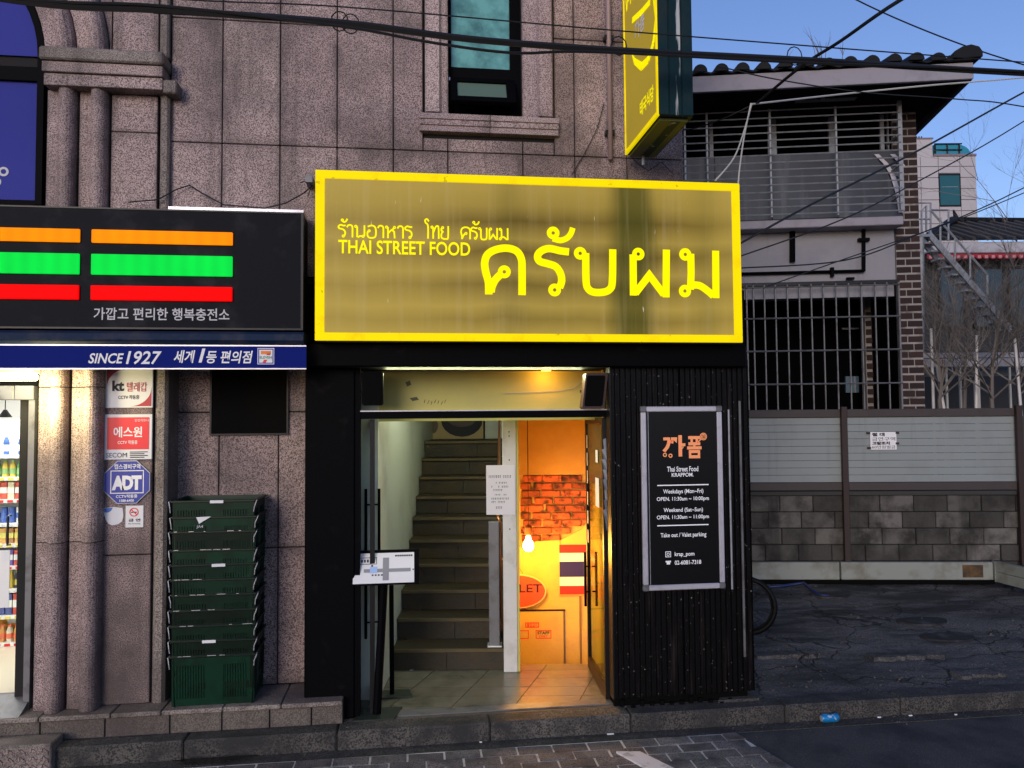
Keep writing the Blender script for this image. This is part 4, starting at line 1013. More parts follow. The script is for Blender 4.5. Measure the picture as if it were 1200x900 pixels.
for i, zt in enumerate(ctop):
    random.seed(40+i)
    lab = 'green plastic crate, %s of the nested stack on the granite plinth' % ords[i] if i < 10 else 'green plastic crate at the bottom of the stack, fully showing, on the granite plinth'
    t, z_ = crate(zt-hcr, hcr, lab, i)
    if i < 10: t.rotation_euler = (0, 0, math.radians(random.uniform(-1.3, 1.3))); t.location.x += random.uniform(-.006, .006)
    if i in (0, 1, 4, 9):
        xx = cx0_+(.30, .17, .31, .25)[[0, 1, 4, 9].index(i)]
        if i == 1:
            MB().prism([(xx, zt-.004), (xx+.10, zt-.001), (xx+.02, zt-.05)], cy0-.0145, cy0-.0125).build('label_scrap', M['paper'], t)
            text('JA4', (xx, xx+.045, zt-.085, zt-.06), cy0-.006, M['letter_g'], t)
        else: MB().box(xx-.03, xx+.06, cy0-.0145, cy0-.0125, zt-.022, zt-.002).build('label_scrap', M['paper'], t)
    else:
        m_ = MB()
        for k in range(5):
            u = random.uniform(.03, .9); x = cx0_+(cx1_-cx0_)*u; m_.box(x, x+random.uniform(.01, .06), cy0-.0145, cy0-.0125, zt-.004, zt-.001)
        m_.build('scuff', M['alu'], t)

# =================================================================== YELLOW SIGNBOARD
YY = -.30
x0, zt0 = F0.W(370, 198, YY); x1, zt1 = F0.W(866, 217, YY); zb0 = F0.Z(398.5, YY, 371); zb1 = F0.Z(401, YY, 868)
zt_, zb_ = (zt0+zt1)/2, (zb0+zb1)/2
ys_ = thing('yellow_signboard', 'long yellow bordered signboard with large Thai lettering over the entrance', 'signboard', ((x0+x1)/2, YY, zb_))
MB().cbox(x0, x1, YY+.012, -.03, zb_, zt_, .004).build('box', solid('box_yellow', (.35, .26, .0), .5), ys_)
bw = .062
fr_ = MB()
fr_.cbox(x0-.002, x1+.002, YY-.006, YY+.011, zt_-bw*.9, zt_+.003, .003); fr_.cbox(x0-.002, x1+.002, YY-.006, YY+.011, zb_-.003, zb_+bw*.85, .003)
fr_.cbox(x0-.002, x0+bw, YY-.006, YY+.011, zb_+bw*.85+.001, zt_-bw*.9-.001, .003); fr_.cbox(x1-bw, x1+.002, YY-.006, YY+.011, zb_+bw*.85+.001, zt_-bw*.9-.001, .003)
fr_.build('border', M['yborder'], ys_)
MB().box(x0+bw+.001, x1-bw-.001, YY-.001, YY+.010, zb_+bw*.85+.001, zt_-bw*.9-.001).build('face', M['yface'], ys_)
yt = YY-.003
word('RTAnoAhAR'.replace('R', 'r').replace('T', '^'), 396, 484, 279, 264.5, YY, yt, M['yletter'], ys_, .0115)
word('Ity', 497, 527, 280, 265, YY, yt, M['yletter'], ys_, .0115)
word('kr~bpm', 540, 597, 281, 267, YY, yt, M['yletter'], ys_, .0115)
text('THAI STREET FOOD', rect(F0, YY, 396.5, 282.5, 551, 298.5), yt, M['yletter'], ys_, bold=.015, res=4)
ZC = lambda a, b_: F0.W(360+a/2.308, 190+b_/2.308, YY)
def big(paths, loops, W_=.054):
    mb = MB(); k = 0
    for P in paths: ribbon(mb, [ZC(*p) for p in smooth_pts(P)], W_, yt-.001-.0004*k); k += 1
    for (a, b_) in loops:
        c_ = ZC(a, b_); mb.ring(c_[0], c_[1], yt-.001-.0004*k, .0125, .0465, 28); k += 1
    mb.build('thai_letter', M['yletter'], ys_)
big([[(491,358),(490,325),(483,298),(480,272),(488,250),(510,237),(540,233),(566,241),(579,262),(581,292),(581,360)], [(523,304),(509,318),(500,336),(497,352)]], [(533,297)])
big([[(708,243),(684,240),(655,234),(634,240),(623,253),(628,268),(650,275),(672,283),(685,302),(688,322),(682,340)]], [(669,346)])
big([[(664,207),(684,212),(702,206),(713,193),(718,178)]], [(665,192)], .042)
big([[(753,246),(754,322),(760,343),(775,352),(800,352),(818,344),(825,322),(826,236)]], [(738,247)])
big([[(881,250),(882,361)], [(887,355),(925,306),(964,358)], [(970,366),(971,237)]], [(895,249)])
big([[(1037,248),(1038,300),(1036,345)], [(1035,333),(1060,334),(1082,348),(1098,362)], [(1105,368),(1104,240)]], [(1022,250), (1021,349)])
# little floodlight bracket at its left top corner, wiring
fx, fz = F0.W(362, 212, -.05)
fb = thing('sign_clamp', 'small grey clamp with cable beside the upper left corner of the yellow signboard', 'bracket', (fx, -.05, fz))
MB().box(fx-.02, fx+.03, -.09, YW-.002, fz-.02, fz+.03).build('plate', M['grey_metal'], fb)
MB().tube([(fx-.06, -.06, fz-.02), (fx, -.08, fz), (fx+.02, -.09, fz-.06), (fx-.005, -.07, fz-.12)], .004, 5).build('loose_wire', M['cable'], fb)

# =================================================================== PROJECTING SIGN
# perpendicular box: lit face looks left, dark teal edge looks at the street
def solve_y(px, py, X):          # depth on plane x = X
    c, d = F0.ray(px, py); t = (X-c.x)/d.x; return c.y+d.y*t, c.z+d.z*t
XPs = F0.X(733, -.12, 178)
yn_, znb = solve_y(771, 139, XPs); yf_, zfb = -.12, F0.Z(178, -.12, 733)
zpb = (znb+zfb)/2
xpr = F0.X(812, yn_, 120)
ps = thing('projecting_sign', 'tall yellow faced box sign with dark teal sides projecting from the granite wall', 'sign', ((XPs+xpr)/2, yf_, zpb))
ZT = 6.2
MB().box(XPs+.012, xpr, yn_, yf_, zpb, ZT).build('box', M['teal'], ps)
w3 = xpr-XPs
MB().cbox(XPs+w3*.02, XPs+w3*.30, yn_-.014, yn_-.001, zpb, ZT, .004).build('edge_panel', M['teal'], ps)
MB().cbox(XPs+w3*.34, XPs+w3*.66, yn_-.010, yn_-.001, zpb, ZT, .004).build('peeling_panel', M['teal_peel'], ps)
MB().cbox(XPs+w3*.70, XPs+w3*.99, yn_-.014, yn_-.001, zpb, ZT, .004).build('edge_panel', M['teal'], ps)
MB().box(XPs+w3*.1, XPs+w3*.9, yn_+.04, yf_-.02, zpb-.02, zpb-.001).build('base_panel', solid('sign_underside', (.06, .07, .01), .5), ps)
MB().box(XPs+w3*.45, XPs+w3*.7, yn_+.05, yf_-.03, zpb-.022, zpb-.0205).build('peeling_strip', M['teal_peel'], ps)
# face on x = XPs, facing -x
fa = MB(); fa.box(XPs+.002, XPs+.011, yn_+.02, yf_-.02, zpb+.03, ZT); fa.build('face', M['pface'], ps)
bo = MB(); bo.box(XPs-.004, XPs+.012, yn_-.001, yn_+.02, zpb, ZT); bo.box(XPs-.004, XPs+.012, yf_-.02, yf_, zpb, ZT); bo.box(XPs-.004, XPs+.012, yn_+.02, yf_-.02, zpb-.001, zpb+.03)
bo.build('border', M['yborder'], ps)
Lf = yf_-yn_
def side_pt(u, z): return (XPs-.002, yf_-u*Lf, z)    # u 0 at wall, 1 at street edge
def side_text(s, u0, u1, z0, z1, mt, tilt=0, bold=0.0):
    vs, fs_ = text_mesh(s, bold); xs_ = [v[0] for v in vs]; zz_ = [v[1] for v in vs]; a, b_, c_, d_ = min(xs_), max(xs_), min(zz_), max(zz_)
    out = []
    for v in vs:
        u = (v[0]-a)/(b_-a); t = (v[1]-c_)/(d_-c_); out.append(side_pt(u0+(u1-u0)*u, z0+(z1-z0)*t+tilt*u))
    MB().add(out, fs_).build('lettering', mt, ps)
def zs(px, py, u):               # height on the sign face for a pixel row
    y = yf_-u*Lf; c, d = F0.ray(px, py); t = (XPs-c.x)/d.x; return c.z+d.z*t
def uz(px, py):
    c, d = F0.ray(px, py); t = (XPs-c.x)/d.x; return (yf_-(c.y+d.y*t))/Lf, c.z+d.z*t
u0, z0 = uz(754, 133); u1, z1 = uz(767, 112)
side_text('태국식당', .5, .9, z0, z0+.11, M['yletter'], .0, bold=.02)
mbp = MB(); z_ = uz(731, 20)[1]
for P, lp_ in layout('kr~bpm', .10, .90, z_, z_+.14):
    if P is not None: ribbon(mbp, P, .016, 0, axis=lambda u, z, y: side_pt(u, z), sx=Lf)
    else: 
        mbp.add([side_pt(lp_[0]+math.cos(a)*r_/Lf, lp_[1]+math.sin(a)*r_) for a, r_ in [(2*PI*k/10, q_) for k in range(10) for q_ in (.006, .02)]], [(2*k, 2*k+1, (2*k+3) % 20, (2*k+2) % 20) for k in range(10)])
mbp.build('thai_lettering', M['yletter'], ps)
side_text('까폼', .38, .68, uz(742, 52)[1]-.02, uz(742, 52)[1]+.13, M['letter_w'], bold=.02)
# yellow swoosh of a bowl/speech outline
sw = MB()
def stroke(pts, wd):
    P = [Vector(p) for p in pts]
    for i in range(len(P)-1):
        d = (P[i+1]-P[i]).normalized(); n_ = Vector((-d.y, d.x))
        wa_ = wd[i] if isinstance(wd, list) else wd; wb_ = wd[i+1] if isinstance(wd, list) else wd
        q_ = [P[i]+n_*wa_, P[i+1]+n_*wb_, P[i+1]-n_*wb_, P[i]-n_*wa_]
        sw.add([side_pt(p.x/Lf, p.y) for p in q_], [(0, 1, 2, 3)])
pts = []
for (a, b_) in ((741, 24), (752, 14), (762, 2)): u, z = uz(a, b_); pts.append((u*Lf, z))
stroke(pts, .022)
pts = []
for (a, b_) in ((766, -8), (769, 20), (766, 50), (760, 70), (752, 78), (744, 72), (741, 64)): u, z = uz(a, b_); pts.append((u*Lf, z))
stroke(pts, [.02, .022, .024, .026, .03, .022, .006])
sw.build('swoosh_mark', M['yletter'], ps)
mb = MB()
for z in (zpb+.25, zpb+1.4): mb.box(XPs+w3*.3, XPs+w3*.6, yf_+.001, YW-.001, z, z+.05)
mb.build('wall_bracket', M['dark_metal'], ps)
MB().tube([(XPs+w3*.5, yf_-.05, zpb-.02), (XPs+w3*.5, yf_-.05, zpb-.09)], .012, 6).build('cable_gland', M['galv'], ps)
c = [W3(708, 120, .05), W3(700, 150, .05), W3(685, 180, .055), W3(670, 205, .05)]
MB().tube(c, .003, 5).build('stray_cable', M['cable'], label='thin dark cable dangling down the granite wall right of the window', cat='cable')
c = [W3(733, 175, -.1), W3(745, 190, .04), W3(760, 200, .04), W3(775, 190, .04), W3(790, 205, .04)]
MB().tube(c, .003, 5).build('stray_cable', M['cable'], label='thin dark cable under the projecting sign', cat='cable')

# =================================================================== RESTAURANT FRONT
RF = thing('restaurant_front', 'black framed shopfront with open glass doors under the yellow signboard', 'shopfront', (F0.X(568, 0), 0, FLOOR))
dl, dr = F0.X(422, 0, 600), F0.X(716, 0, 600)
zL = F0.Z(432, 0, 560)                      # underside of the lintel
zbeam = zb_-.002
# left black flank with panel joints, lintel, right jamb
xl = F0.X(357, -.02, 600)
MB().cbox(xl, dl-.035, -.02, .34, FLOOR, zL, .01).build('flank_panel', M['black'], RF)
MB().box(xl, F0.X(882, -.1), .02, .30, zL+.001, 3.25).build('lintel', M['black_matt'], RF)
MB().cbox(xl+.02, F0.X(872, -.1), -.16, .0185, zL+.002, zbeam-.003, .01).build('lintel_fascia', M['black'], RF)
MB().box(dl-.034, dl, -.01, .10, FLOOR, zL).build('door_jamb', M['black'], RF)
MB().cbox(dr+.001, dr+.035, -.06, .10, FLOOR, zL, .006).build('door_jamb', solid('jamb_grey', (.12, .10, .11), .4), RF)
zb1_, zb2_ = F0.Z(490, 0, 560), F0.Z(481, 0, 560)
MB().box(dl+.001, dr-.001, -.005, .09, zb1_, zb2_).build('door_head', M['black'], RF)
MB().box(dl+.001, dr-.001, -.0085, -.0055, zb2_-.004, zb2_+.004).build('edge_trim', M['alu'], RF)
MB().box(dl, dr, -.03, .07, FLOOR-.003, FLOOR+.006).build('sill_track', M['grey_metal'], RF)
# transom: lit pale board set back behind the opening
MB().box(dl-.3, dr+.3, .34, .36, zb1_-.02, zL+.05).build('transom_board', M['board_y'], RF)
MB().box(dl-.3, dr+.3, .095, .34, zL+.003, zL+.02).build('soffit_board', M['offwhite'], RF)
mk = MB()
for (a, b_, c_, d_) in ((475, 446, 482, 453), (480, 465, 491, 470)):
    r = rect(F0, .34, a, b_, c_, d_); w_ = (r[1]-r[0]); h_ = (r[3]-r[2]); mk.prism([(r[0]+w_*.3, r[2]), (r[1], r[2]+h_*.3), (r[0]+w_*.75, r[3]), (r[0], r[3]-h_*.3)], .336, .339)
mk.build('tape_residue', solid('residue', (.10, .10, .06), .8), RF)
hw = MB()
for i in range(7):
    xx, zz = F0.W(497+i*4, 470+((i*7) % 3), .339); hw.tube([(xx, .338, zz-.015), (xx+.008+.004*(i % 2), .338, zz+.012)], .0018, 4)
hw.build('pencil_marks', M['ink'], RF)
MB().tube([W3(590, 461, .33), W3(620, 460, .33), W3(655, 458, .33), W3(672, 455, .33), W3(680, 448, .33), W3(686, 446, .3)], .003, 5).build('speaker_cable', M['cable_w'], RF)
# speakers
for (a, b_, c_, d_, lab, tl) in ((424, 435, 449, 475, 'black loudspeaker in the left corner above the open door', 0), (682, 437, 708, 479, 'black tilted loudspeaker in the right corner above the door', .12)):
    r = rect(F0, -.06, a, b_, c_, d_); t = thing('speaker', lab, 'speaker', ((r[0]+r[1])/2, -.0, r[2]))
    P = [(r[0]+.012, r[2]), (r[1]-.012, r[2]), (r[1], r[2]+.012), (r[1], r[3]-.012), (r[1]-.012, r[3]), (r[0]+.012, r[3]), (r[0], r[3]-.012), (r[0], r[2]+.012)]
    P = [(p[0]+tl*(p[1]-r[2]), p[1]) for p in P]
    mt = M['black'] if not tl else solid('speaker_brown', (.035, .012, .012), .5)
    MB().prism(P, -.06, .04).build('cabinet', mt, t)
    P2 = [((p[0]-(r[0]+r[1])/2)*.82+(r[0]+r[1])/2, (p[1]-(r[2]+r[3])/2)*.86+(r[2]+r[3])/2) for p in P]
    MB().prism(P2, -.064, -.0605).build('grille', M['black_matt'], t)
    MB().box((r[0]+r[1])/2-.015, (r[0]+r[1])/2+.015, .041, .335, (r[2]+r[3])/2, (r[2]+r[3])/2+.02).build('bracket', M['dark_metal'], t)
# glass doors folded inwards
def gdoor(hx, hy, ex, ey, label, barx, ztop, zbar):
    d = Vector((ex-hx, ey-hy, 0)); L = d.length; d.normalize(); n_ = Vector((-d.y, d.x, 0))
    g_ = thing('glass_door', label, 'door', (hx, hy, FLOOR), group='entrance doors')
    def slab(u0, u1, z0, z1, t, off=0):
        P = [Vector((hx, hy, 0))+d*u0+n_*(off-t/2), Vector((hx, hy, 0))+d*u1+n_*(off-t/2), Vector((hx, hy, 0))+d*u1+n_*(off+t/2), Vector((hx, hy, 0))+d*u0+n_*(off+t/2)]
        return [(p.x, p.y) for p in P], z0, z1
    mb = MB(); z0_, z1_ = FLOOR+.012, ztop
    for (u0, u1, a, b_) in ((0, .03, z0_, z1_), (L-.03, L, z0_, z1_), (.03, L-.03, z0_, z0_+.10), (.03, L-.03, z1_-.05, z1_)):
        P, a, b_ = slab(u0, u1, a, b_, .035); mb.prismz(P, a, b_)
    mb.build('frame', M['dark_metal'], g_)
    if 'right' in label:
        P, a, b_ = slab(.031, L-.031, 1.72, z1_-.051, .011); MB().prismz(P, a, b_).build('painted_reflection', solid('door_reflection', (.05, .065, .03), .25), g_)  # olive-green reflection painted as a panel over the upper glass
    P, a, b_ = slab(.03, L-.03, z0_+.10, z1_-.05, .008); MB().prismz(P, a, b_).build('pane', M['glass'] if 'left' in label else M['glass_g'], g_)
    mb = MB()
    for s in (-.05, .05):
        p = Vector((hx, hy, 0))+d*(L*barx)+n_*s; mb.tube([(p.x, p.y, zbar[0]), (p.x, p.y, zbar[1])], .012, 6)
        for z in (zbar[0]+.12, zbar[1]-.12): mb.tube([(p.x, p.y, z), (p.x-n_.x*s*.7, p.y-n_.y*s*.7, z)], .007, 5)
    mb.build('pull_bar', M['black'], g_); return g_
gxa, gya = F0.G(438, 824, FLOOR+.01); gxb, gyb = F0.G(420, 795, FLOOR+.01)
gdoor(gxa, .03, gxa-.04, .86, 'glass entrance door folded inwards against the left side wall', .3, zb1_-.003, (F0.Z(742, .25), F0.Z(570, .25)))
gxa, gya = F0.G(713, 820, FLOOR+.01)
gdoor(gxa, .05, FI.world(((690-600)/FPX*6.55, 6.55, 0)).x, .80, 'glass entrance door folded inwards against the right side wall, with stickers', .85, zb1_-.003, (FLOOR+.55, FLOOR+1.0))
stk = MB()
def rdoor(u, z0, z1, w_=.03):
    e_ = FI.world(((690-600)/FPX*6.55, 6.55, 0)); p0 = Vector((gxa, .05, 0)); d = (Vector((e_.x, .80, 0))-p0); p = p0+d*u; q_ = p0+d*(u+w_)
    o_ = Vector((-.012, 0, 0)); stk.add([(p.x-.012, p.y, z0), (q_.x-.012, q_.y, z0), (q_.x-.012, q_.y, z1), (p.x-.012, p.y, z1)], [(0, 1, 2, 3)])
for i, z in enumerate((1.2, 1.36, 1.52, 1.7, 1.85, 2.0)): rdoor(.9, z, z+.11, .05)
rdoor(.25, 1.55, 1.78, .2); rdoor(.3, 1.9, 2.0, .12)
stk.build('door_stickers', M['paper'], label='row of small pale stickers on the right glass door', cat='stickers')

# =================================================================== ENTRANCE HALL (frame square to the stairs)
RI = thing('entrance_hall', 'lit entrance hall with white stairwell wall and ochre corridor walls behind the open doors', 'interior', FI and (0, 6.2, FLOOR), FI)
IX = lambda px, dep: (px-600)/FPX*dep
def IZ(py, dep): return FI.W(600, py, dep)[1]
sl_x = IX(459, 6.6)              # stair left wall
NST = 10; RISE, TREAD = .187, .268
d1 = 6.6
ztop_s = FLOOR+NST*RISE
yb_ = d1+NST*TREAD+.75
def fd(x, Y): return (Y-FI.o.y+x*math.sin(YAW))/math.cos(YAW)     # depth in FI of the world plane Y at local x
# floor under and tiles
fl_ = MB(); xa_, xb_ = IX(395, 6), IX(735, 6.5)
flp = [(xa_, fd(xa_, .065)), (xb_, fd(xb_, .065)), (xb_, 6.74), (xa_, 6.74)]
fl_.prismz(flp, FLOOR-.06, FLOOR-.008); flo = fl_.build('hall_floor', M['joint'], kind='structure', fr=FI)
# clip tiles against hall rectangle with Sutherland-Hodgman
def clip(poly, a, b_):
    out = []
    for i in range(len(poly)):
        p, q_ = poly[i], poly[(i+1) % len(poly)]
        side = lambda r_: (b_[0]-a[0])*(r_[1]-a[1])-(b_[1]-a[1])*(r_[0]-a[0])
        sp_, sq = side(p), side(q_)
        if sp_ >= 0: out.append(p)
        if sp_*sq < 0:
            t = sp_/(sp_-sq); out.append((p[0]+(q_[0]-p[0])*t, p[1]+(q_[1]-p[1])*t))
    return out
bound = [(xa_, fd(xa_, .068)), (xb_, fd(xb_, .068)), (xb_, 6.74), (xa_, 6.74)]
def tile_at(i, j, tw=.46, th_=.20, ang=math.radians(0)):
    ca, sa = math.cos(math.radians(0)), math.sin(math.radians(0))
    sh_ = .30    # joints run obliquely
    P = []
    for u, v in ((i*tw+.003+(j % 2)*0, j*th_+.003), ((i+1)*tw-.003, j*th_+.003), ((i+1)*tw-.003, (j+1)*th_-.003), (i*tw+.003, (j+1)*th_-.003)):
        P.append((u+sh_*(v)-1.9, v+5.6))
    for k in range(4): P = clip(P, bound[k], bound[(k+1) % 4]) if P else P
    return P
for i in range(-1, 10):
    for j in range(0, 7):
        P = tile_at(i, j)
        if len(P) >= 3:
            z = FLOOR+random.uniform(-.001, .001); MB().prismz(P, FLOOR-.007, z).build('floor_tile', M['tilefloor'], flo, FI)
# walls
MB().box(sl_x-.6, sl_x-.002, fd(sl_x, .30)+.02, yb_+.1, FLOOR, 4.6).build('stairwell_wall', M['offwhite'], RI)
pcx0, pcx1 = IX(588, 6.55), IX(604, 6.55)
MB().box(sl_x, IX(640, yb_), yb_, yb_+.1, FLOOR, 4.6).build('stairwell_wall', M['offwhite'], RI)
MB().box(pcx0+.02, pcx0+.07, 6.661, yb_-.001, FLOOR-.2, 4.6).build('divider_wall', M['offwhite'], RI)
MB().cbox(pcx0, pcx1, 6.55, 6.66, FLOOR, 3.3, .004).build('divider_post', M['white'], RI)
MB().cbox(pcx1+.001, pcx1+.022, 6.56, 6.66, FLOOR, 3.3, .004).build('post_trim', M['board_y'], RI)
# screws on the post
sc = MB()
for py in (506, 511, 539, 620): 
    z = IZ(py, 6.55); sc.box((pcx0+pcx1)/2-.004, (pcx0+pcx1)/2+.005, 6.546, 6.5495, z-.006, z+.006)
sc.build('screws', M['ink'], RI)
zc_ = 3.32
MB().box(sl_x-.6, xb_+.4, fd(0, .36)+.25, 6.9, zc_, zc_+.05).build('hall_ceiling', M['offwhite'], RI)
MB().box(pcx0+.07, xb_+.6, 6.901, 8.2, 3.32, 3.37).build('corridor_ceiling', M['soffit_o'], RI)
# rear wall of corridor
yw_ = 7.75; FL2 = FLOOR-.36
cxl, cxr = pcx1+.023, IX(694, yw_)
MB().box(pcx0+.075, cxr+.3, yw_+.03, yw_+.10, FL2, 3.31).build('corridor_wall', M['plaster_o'], RI)
zbt, zbb = IZ(557, yw_), IZ(632, yw_)
# ochre upper plaster (proud), plaster lower
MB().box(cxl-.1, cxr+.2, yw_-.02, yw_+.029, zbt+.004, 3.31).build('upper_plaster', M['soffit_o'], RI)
# brick field with ragged lower edge
bh, bl = (zbt-IZ(570.3, yw_))*.62, (IX(655, yw_)-IX(632, yw_))
bh = (zbt-zbb)/8.6
random.seed(5)
brk = None
for r_ in range(9):
    z1_ = zbt-r_*bh
    off = (r_ % 2)*bl/2+random.uniform(-.02, .02)
    for k in range(-1, 6):
        a = IX(612, yw_)+k*bl-off+.004; b_ = a+bl-.010+random.uniform(-.012, .006)
        a2, b2 = max(a, IX(609, yw_)), min(b_, cxr)
        if b2-a2 < .03: continue
        lim = 9 if (a2+b2)/2 < IX(655, yw_) else (8 if (a2+b2)/2 < IX(668, yw_) else 7)
        if r_ >= lim or (r_ == 8 and a2 < IX(622, yw_)-.02 and False): continue
        if r_ == 0 and b2 > IX(682, yw_): continue
        y_ = yw_-random.uniform(.010, .022)
        o = MB().cbox(a2, b2, y_, yw_+.029, z1_-bh+.006+random.uniform(0, .004), z1_-.004, .007).build('brick', M['brick_in'], RI)
# lower plaster coat broken edge
P = [(cxl-.1, IZ(640, yw_)), (IX(620, yw_), IZ(640, yw_)), (IX(626, yw_), IZ(634, yw_)), (IX(655, yw_), IZ(633, yw_)), (IX(666, yw_), IZ(627, yw_)), (IX(680, yw_), IZ(620, yw_)), (IX(686, yw_), IZ(612, yw_)), (cxr+.2, IZ(606, yw_)),
     (cxr+.2, FL2), (cxl-.1, FL2)]
MB().prism(P[::-1], yw_-.028, yw_+.0005).build('lower_plaster', M['plaster_o'], RI)
# wainscot line, cupboard door
yd = yw_-.028
r = (IX(608, yw_), IX(657, yw_), FL2+.002, IZ(715, yw_))
MB().cbox(r[0]-.05, r[1], yd-.02, yd-.001, r[2], r[3], .003).build('cupboard_door', M['plaster_o'], RI)
MB().box(r[0]-.05, r[1]+.02, yd-.026, yd-.001, r[3]+.002, r[3]+.012).build('door_trim', M['dark_metal'], RI)
MB().box(r[1]+.006, r[1]+.016, yd-.012, yd-.001, r[2], r[3]).build('door_trim', M['grey_metal'], RI)
MB().box(IX(675.5, yw_), IX(677.5, yw_), yd-.02, yd-.001, FL2, IZ(698, yw_)).build('corner_strip', solid('strip_brown', (.25, .12, .03), .6), RI)
MB().box(IX(678, yw_), cxr+.1, yd-.018, yd-.001, FL2, IZ(737, yw_)).build('wainscot_panel', M['plaster_o'], RI)
sk = MB()
for (a, b_, c_, d_) in ((613, 729, 629, 735), (606, 738, 617, 748), (625, 738, 643, 748)):
    x0_, x1_, z1_, z0_ = IX(a, yd), IX(b_*0+c_, yd), IZ(b_, yd), IZ(d_, yd)
    for (p, q_, s_, t_) in ((x0_, x1_, z1_-.008, z1_), (x0_, x1_, z0_, z0_+.008), (x0_, x0_+.008, z0_+.008, z1_-.008), (x1_-.008, x1_, z0_+.008, z1_-.008)): sk.box(p, q_, yd-.022, yd-.0203, s_, t_)
sk.build('sticker_border', M['red'], RI)
text('출입금지', (IX(615, yd), IX(627, yd), IZ(734, yd), IZ(730, yd)), yd-.0215, M['red'], RI, bold=.02)
text('STAFF', (IX(627, yd), IX(641, yd), IZ(743, yd), IZ(739.5, yd)), yd-.0215, M['ink'], RI, bold=.03)
text('ONLY', (IX(629, yd), IX(639, yd), IZ(746.5, yd), IZ(743.7, yd)), yd-.0215, M['red'], RI, bold=.02)
# right side wall
MB().box(pcx0+.07, cxr+.3, 6.79, yw_+.1, FL2-.05, FL2).build('corridor_floor', M['tilefloor'], RI)
MB().box(pcx0+.07, cxr+.3, 6.745, 6.789, FL2-.05, FLOOR-.01).build('floor_edge', M['tilefloor'], RI)
MB().prismz([(IX(710, 5.75), fd(IX(710, 5.75), .11)), (IX(710, 5.75)+.3, fd(IX(710, 5.75), .11)), (cxr+.35, yw_+.02), (cxr+.001, yw_+.02)], FL2, 3.31).build('corridor_wall', M['plaster_o'], RI)
MB().box(xa_-.02, sl_x-.61, 5.9, 7, FLOOR, 3.31).build('hall_side_wall', M['offwhite'], RI)
MB().box(sl_x-.62, sl_x-.601, 5.85, 7.5, FLOOR, 3.31).build('hall_side_wall', M['offwhite'], RI) if False else None
# staircase
SC = thing('staircase', 'dark timber staircase rising behind the open doors', 'staircase', ((sl_x+pcx0)/2, d1, FLOOR), FI)
sxr = pcx0+.018
random.seed(11)
for n in range(NST):
    y_ = d1+n*TREAD; z0_, z1_ = FLOOR+n*RISE, FLOOR+(n+1)*RISE
    cuts = [sl_x+.001]+sorted(random.uniform(sl_x+.25, sxr-.25) for _ in range(1))+[sxr]
    for a, b_ in zip(cuts, cuts[1:]):
        MB().cbox(a+.001, b_-.001, y_+.02, y_+.04, z0_+.001, z1_-.036, .002).build('riser_board', M['wood_dark'], SC)
    MB().cbox(sl_x+.001, sxr, y_-.004, y_+TREAD+.018 if n < NST-1 else y_+.9, z1_-.034, z1_-.001, .005).build('tread', M['wood_dark'], SC)
    MB().box(sl_x+.002, sxr, y_-.008, y_-.0045, z1_-.030, z1_-.004).build('nosing', M['nosing'], SC)
# skirt on the white wall
# handrail with grey box posts and copper rail
px_ = IX(577, d1+.03)
MB().cbox(IX(571, 6.6), IX(583.5, 6.6), d1+.03, d1+.10, FLOOR+RISE, IZ(611, 6.65), .005).build('newel_post', M['grey_metal'], SC)
MB().cbox(IX(569, 6.6), IX(586, 6.6), d1+.01, d1+.13, FLOOR+RISE, FLOOR+RISE+.012, .003).build('post_plate', M['alu'], SC)
rx_ = IX(585, 6.7)
MB().tube([(rx_, 6.72, FLOOR+.30), (rx_, 6.72, IZ(612, 6.7)), (rx_-.02, 6.78, IZ(607, 6.75)), (rx_-.02, 9.2, IZ(607, 6.75)+2.4*RISE/TREAD)], .014, 7).build('handrail', M['copper'], SC, smooth=True)
# picture on the rear wall
ypz = yb_-.03
pz1, pz0 = IZ(470, ypz), IZ(520, ypz); pa, pb = IX(501, ypz), IX(566, ypz)
pc = thing('food_picture', 'framed picture of a dark pan, hanging at the top of the stairs', 'picture', ((pa+pb)/2, ypz, pz0), FI)
MB().cbox(pa-.02, pb+.02, ypz, ypz+.028, pz0-.02, pz1+.3, .004).build('frame', M['black'], pc)
MB().box(pa, pb, ypz-.004, ypz-.0005, pz0, pz1+.28).build('print', solid('print_wood', (.42, .30, .13), .5), pc)
def disc(cx, cz, rx, rz, y0_, y1_, n=20): return MB().prism([(cx+rx*math.cos(2*PI*i/n), cz+rz*math.sin(2*PI*i/n)) for i in range(n)], y0_, y1_)
ccx, ccz = IX(541, ypz), IZ(492, ypz)
disc(ccx, ccz, .27, .215, ypz-.006, ypz-.0045).build('pan', M['ink'], pc)
disc(ccx, ccz+.03, .19, .12, ypz-.008, ypz-.0065).build('pan_inside', solid('pan_inside', (.06, .03, .03), .5), pc)
P = []
disc(pa+.07, IZ(498, ypz), .065, .10, ypz-.006, ypz-.0045).build('side_dish', solid('dish', (.10, .07, .04), .5), pc)
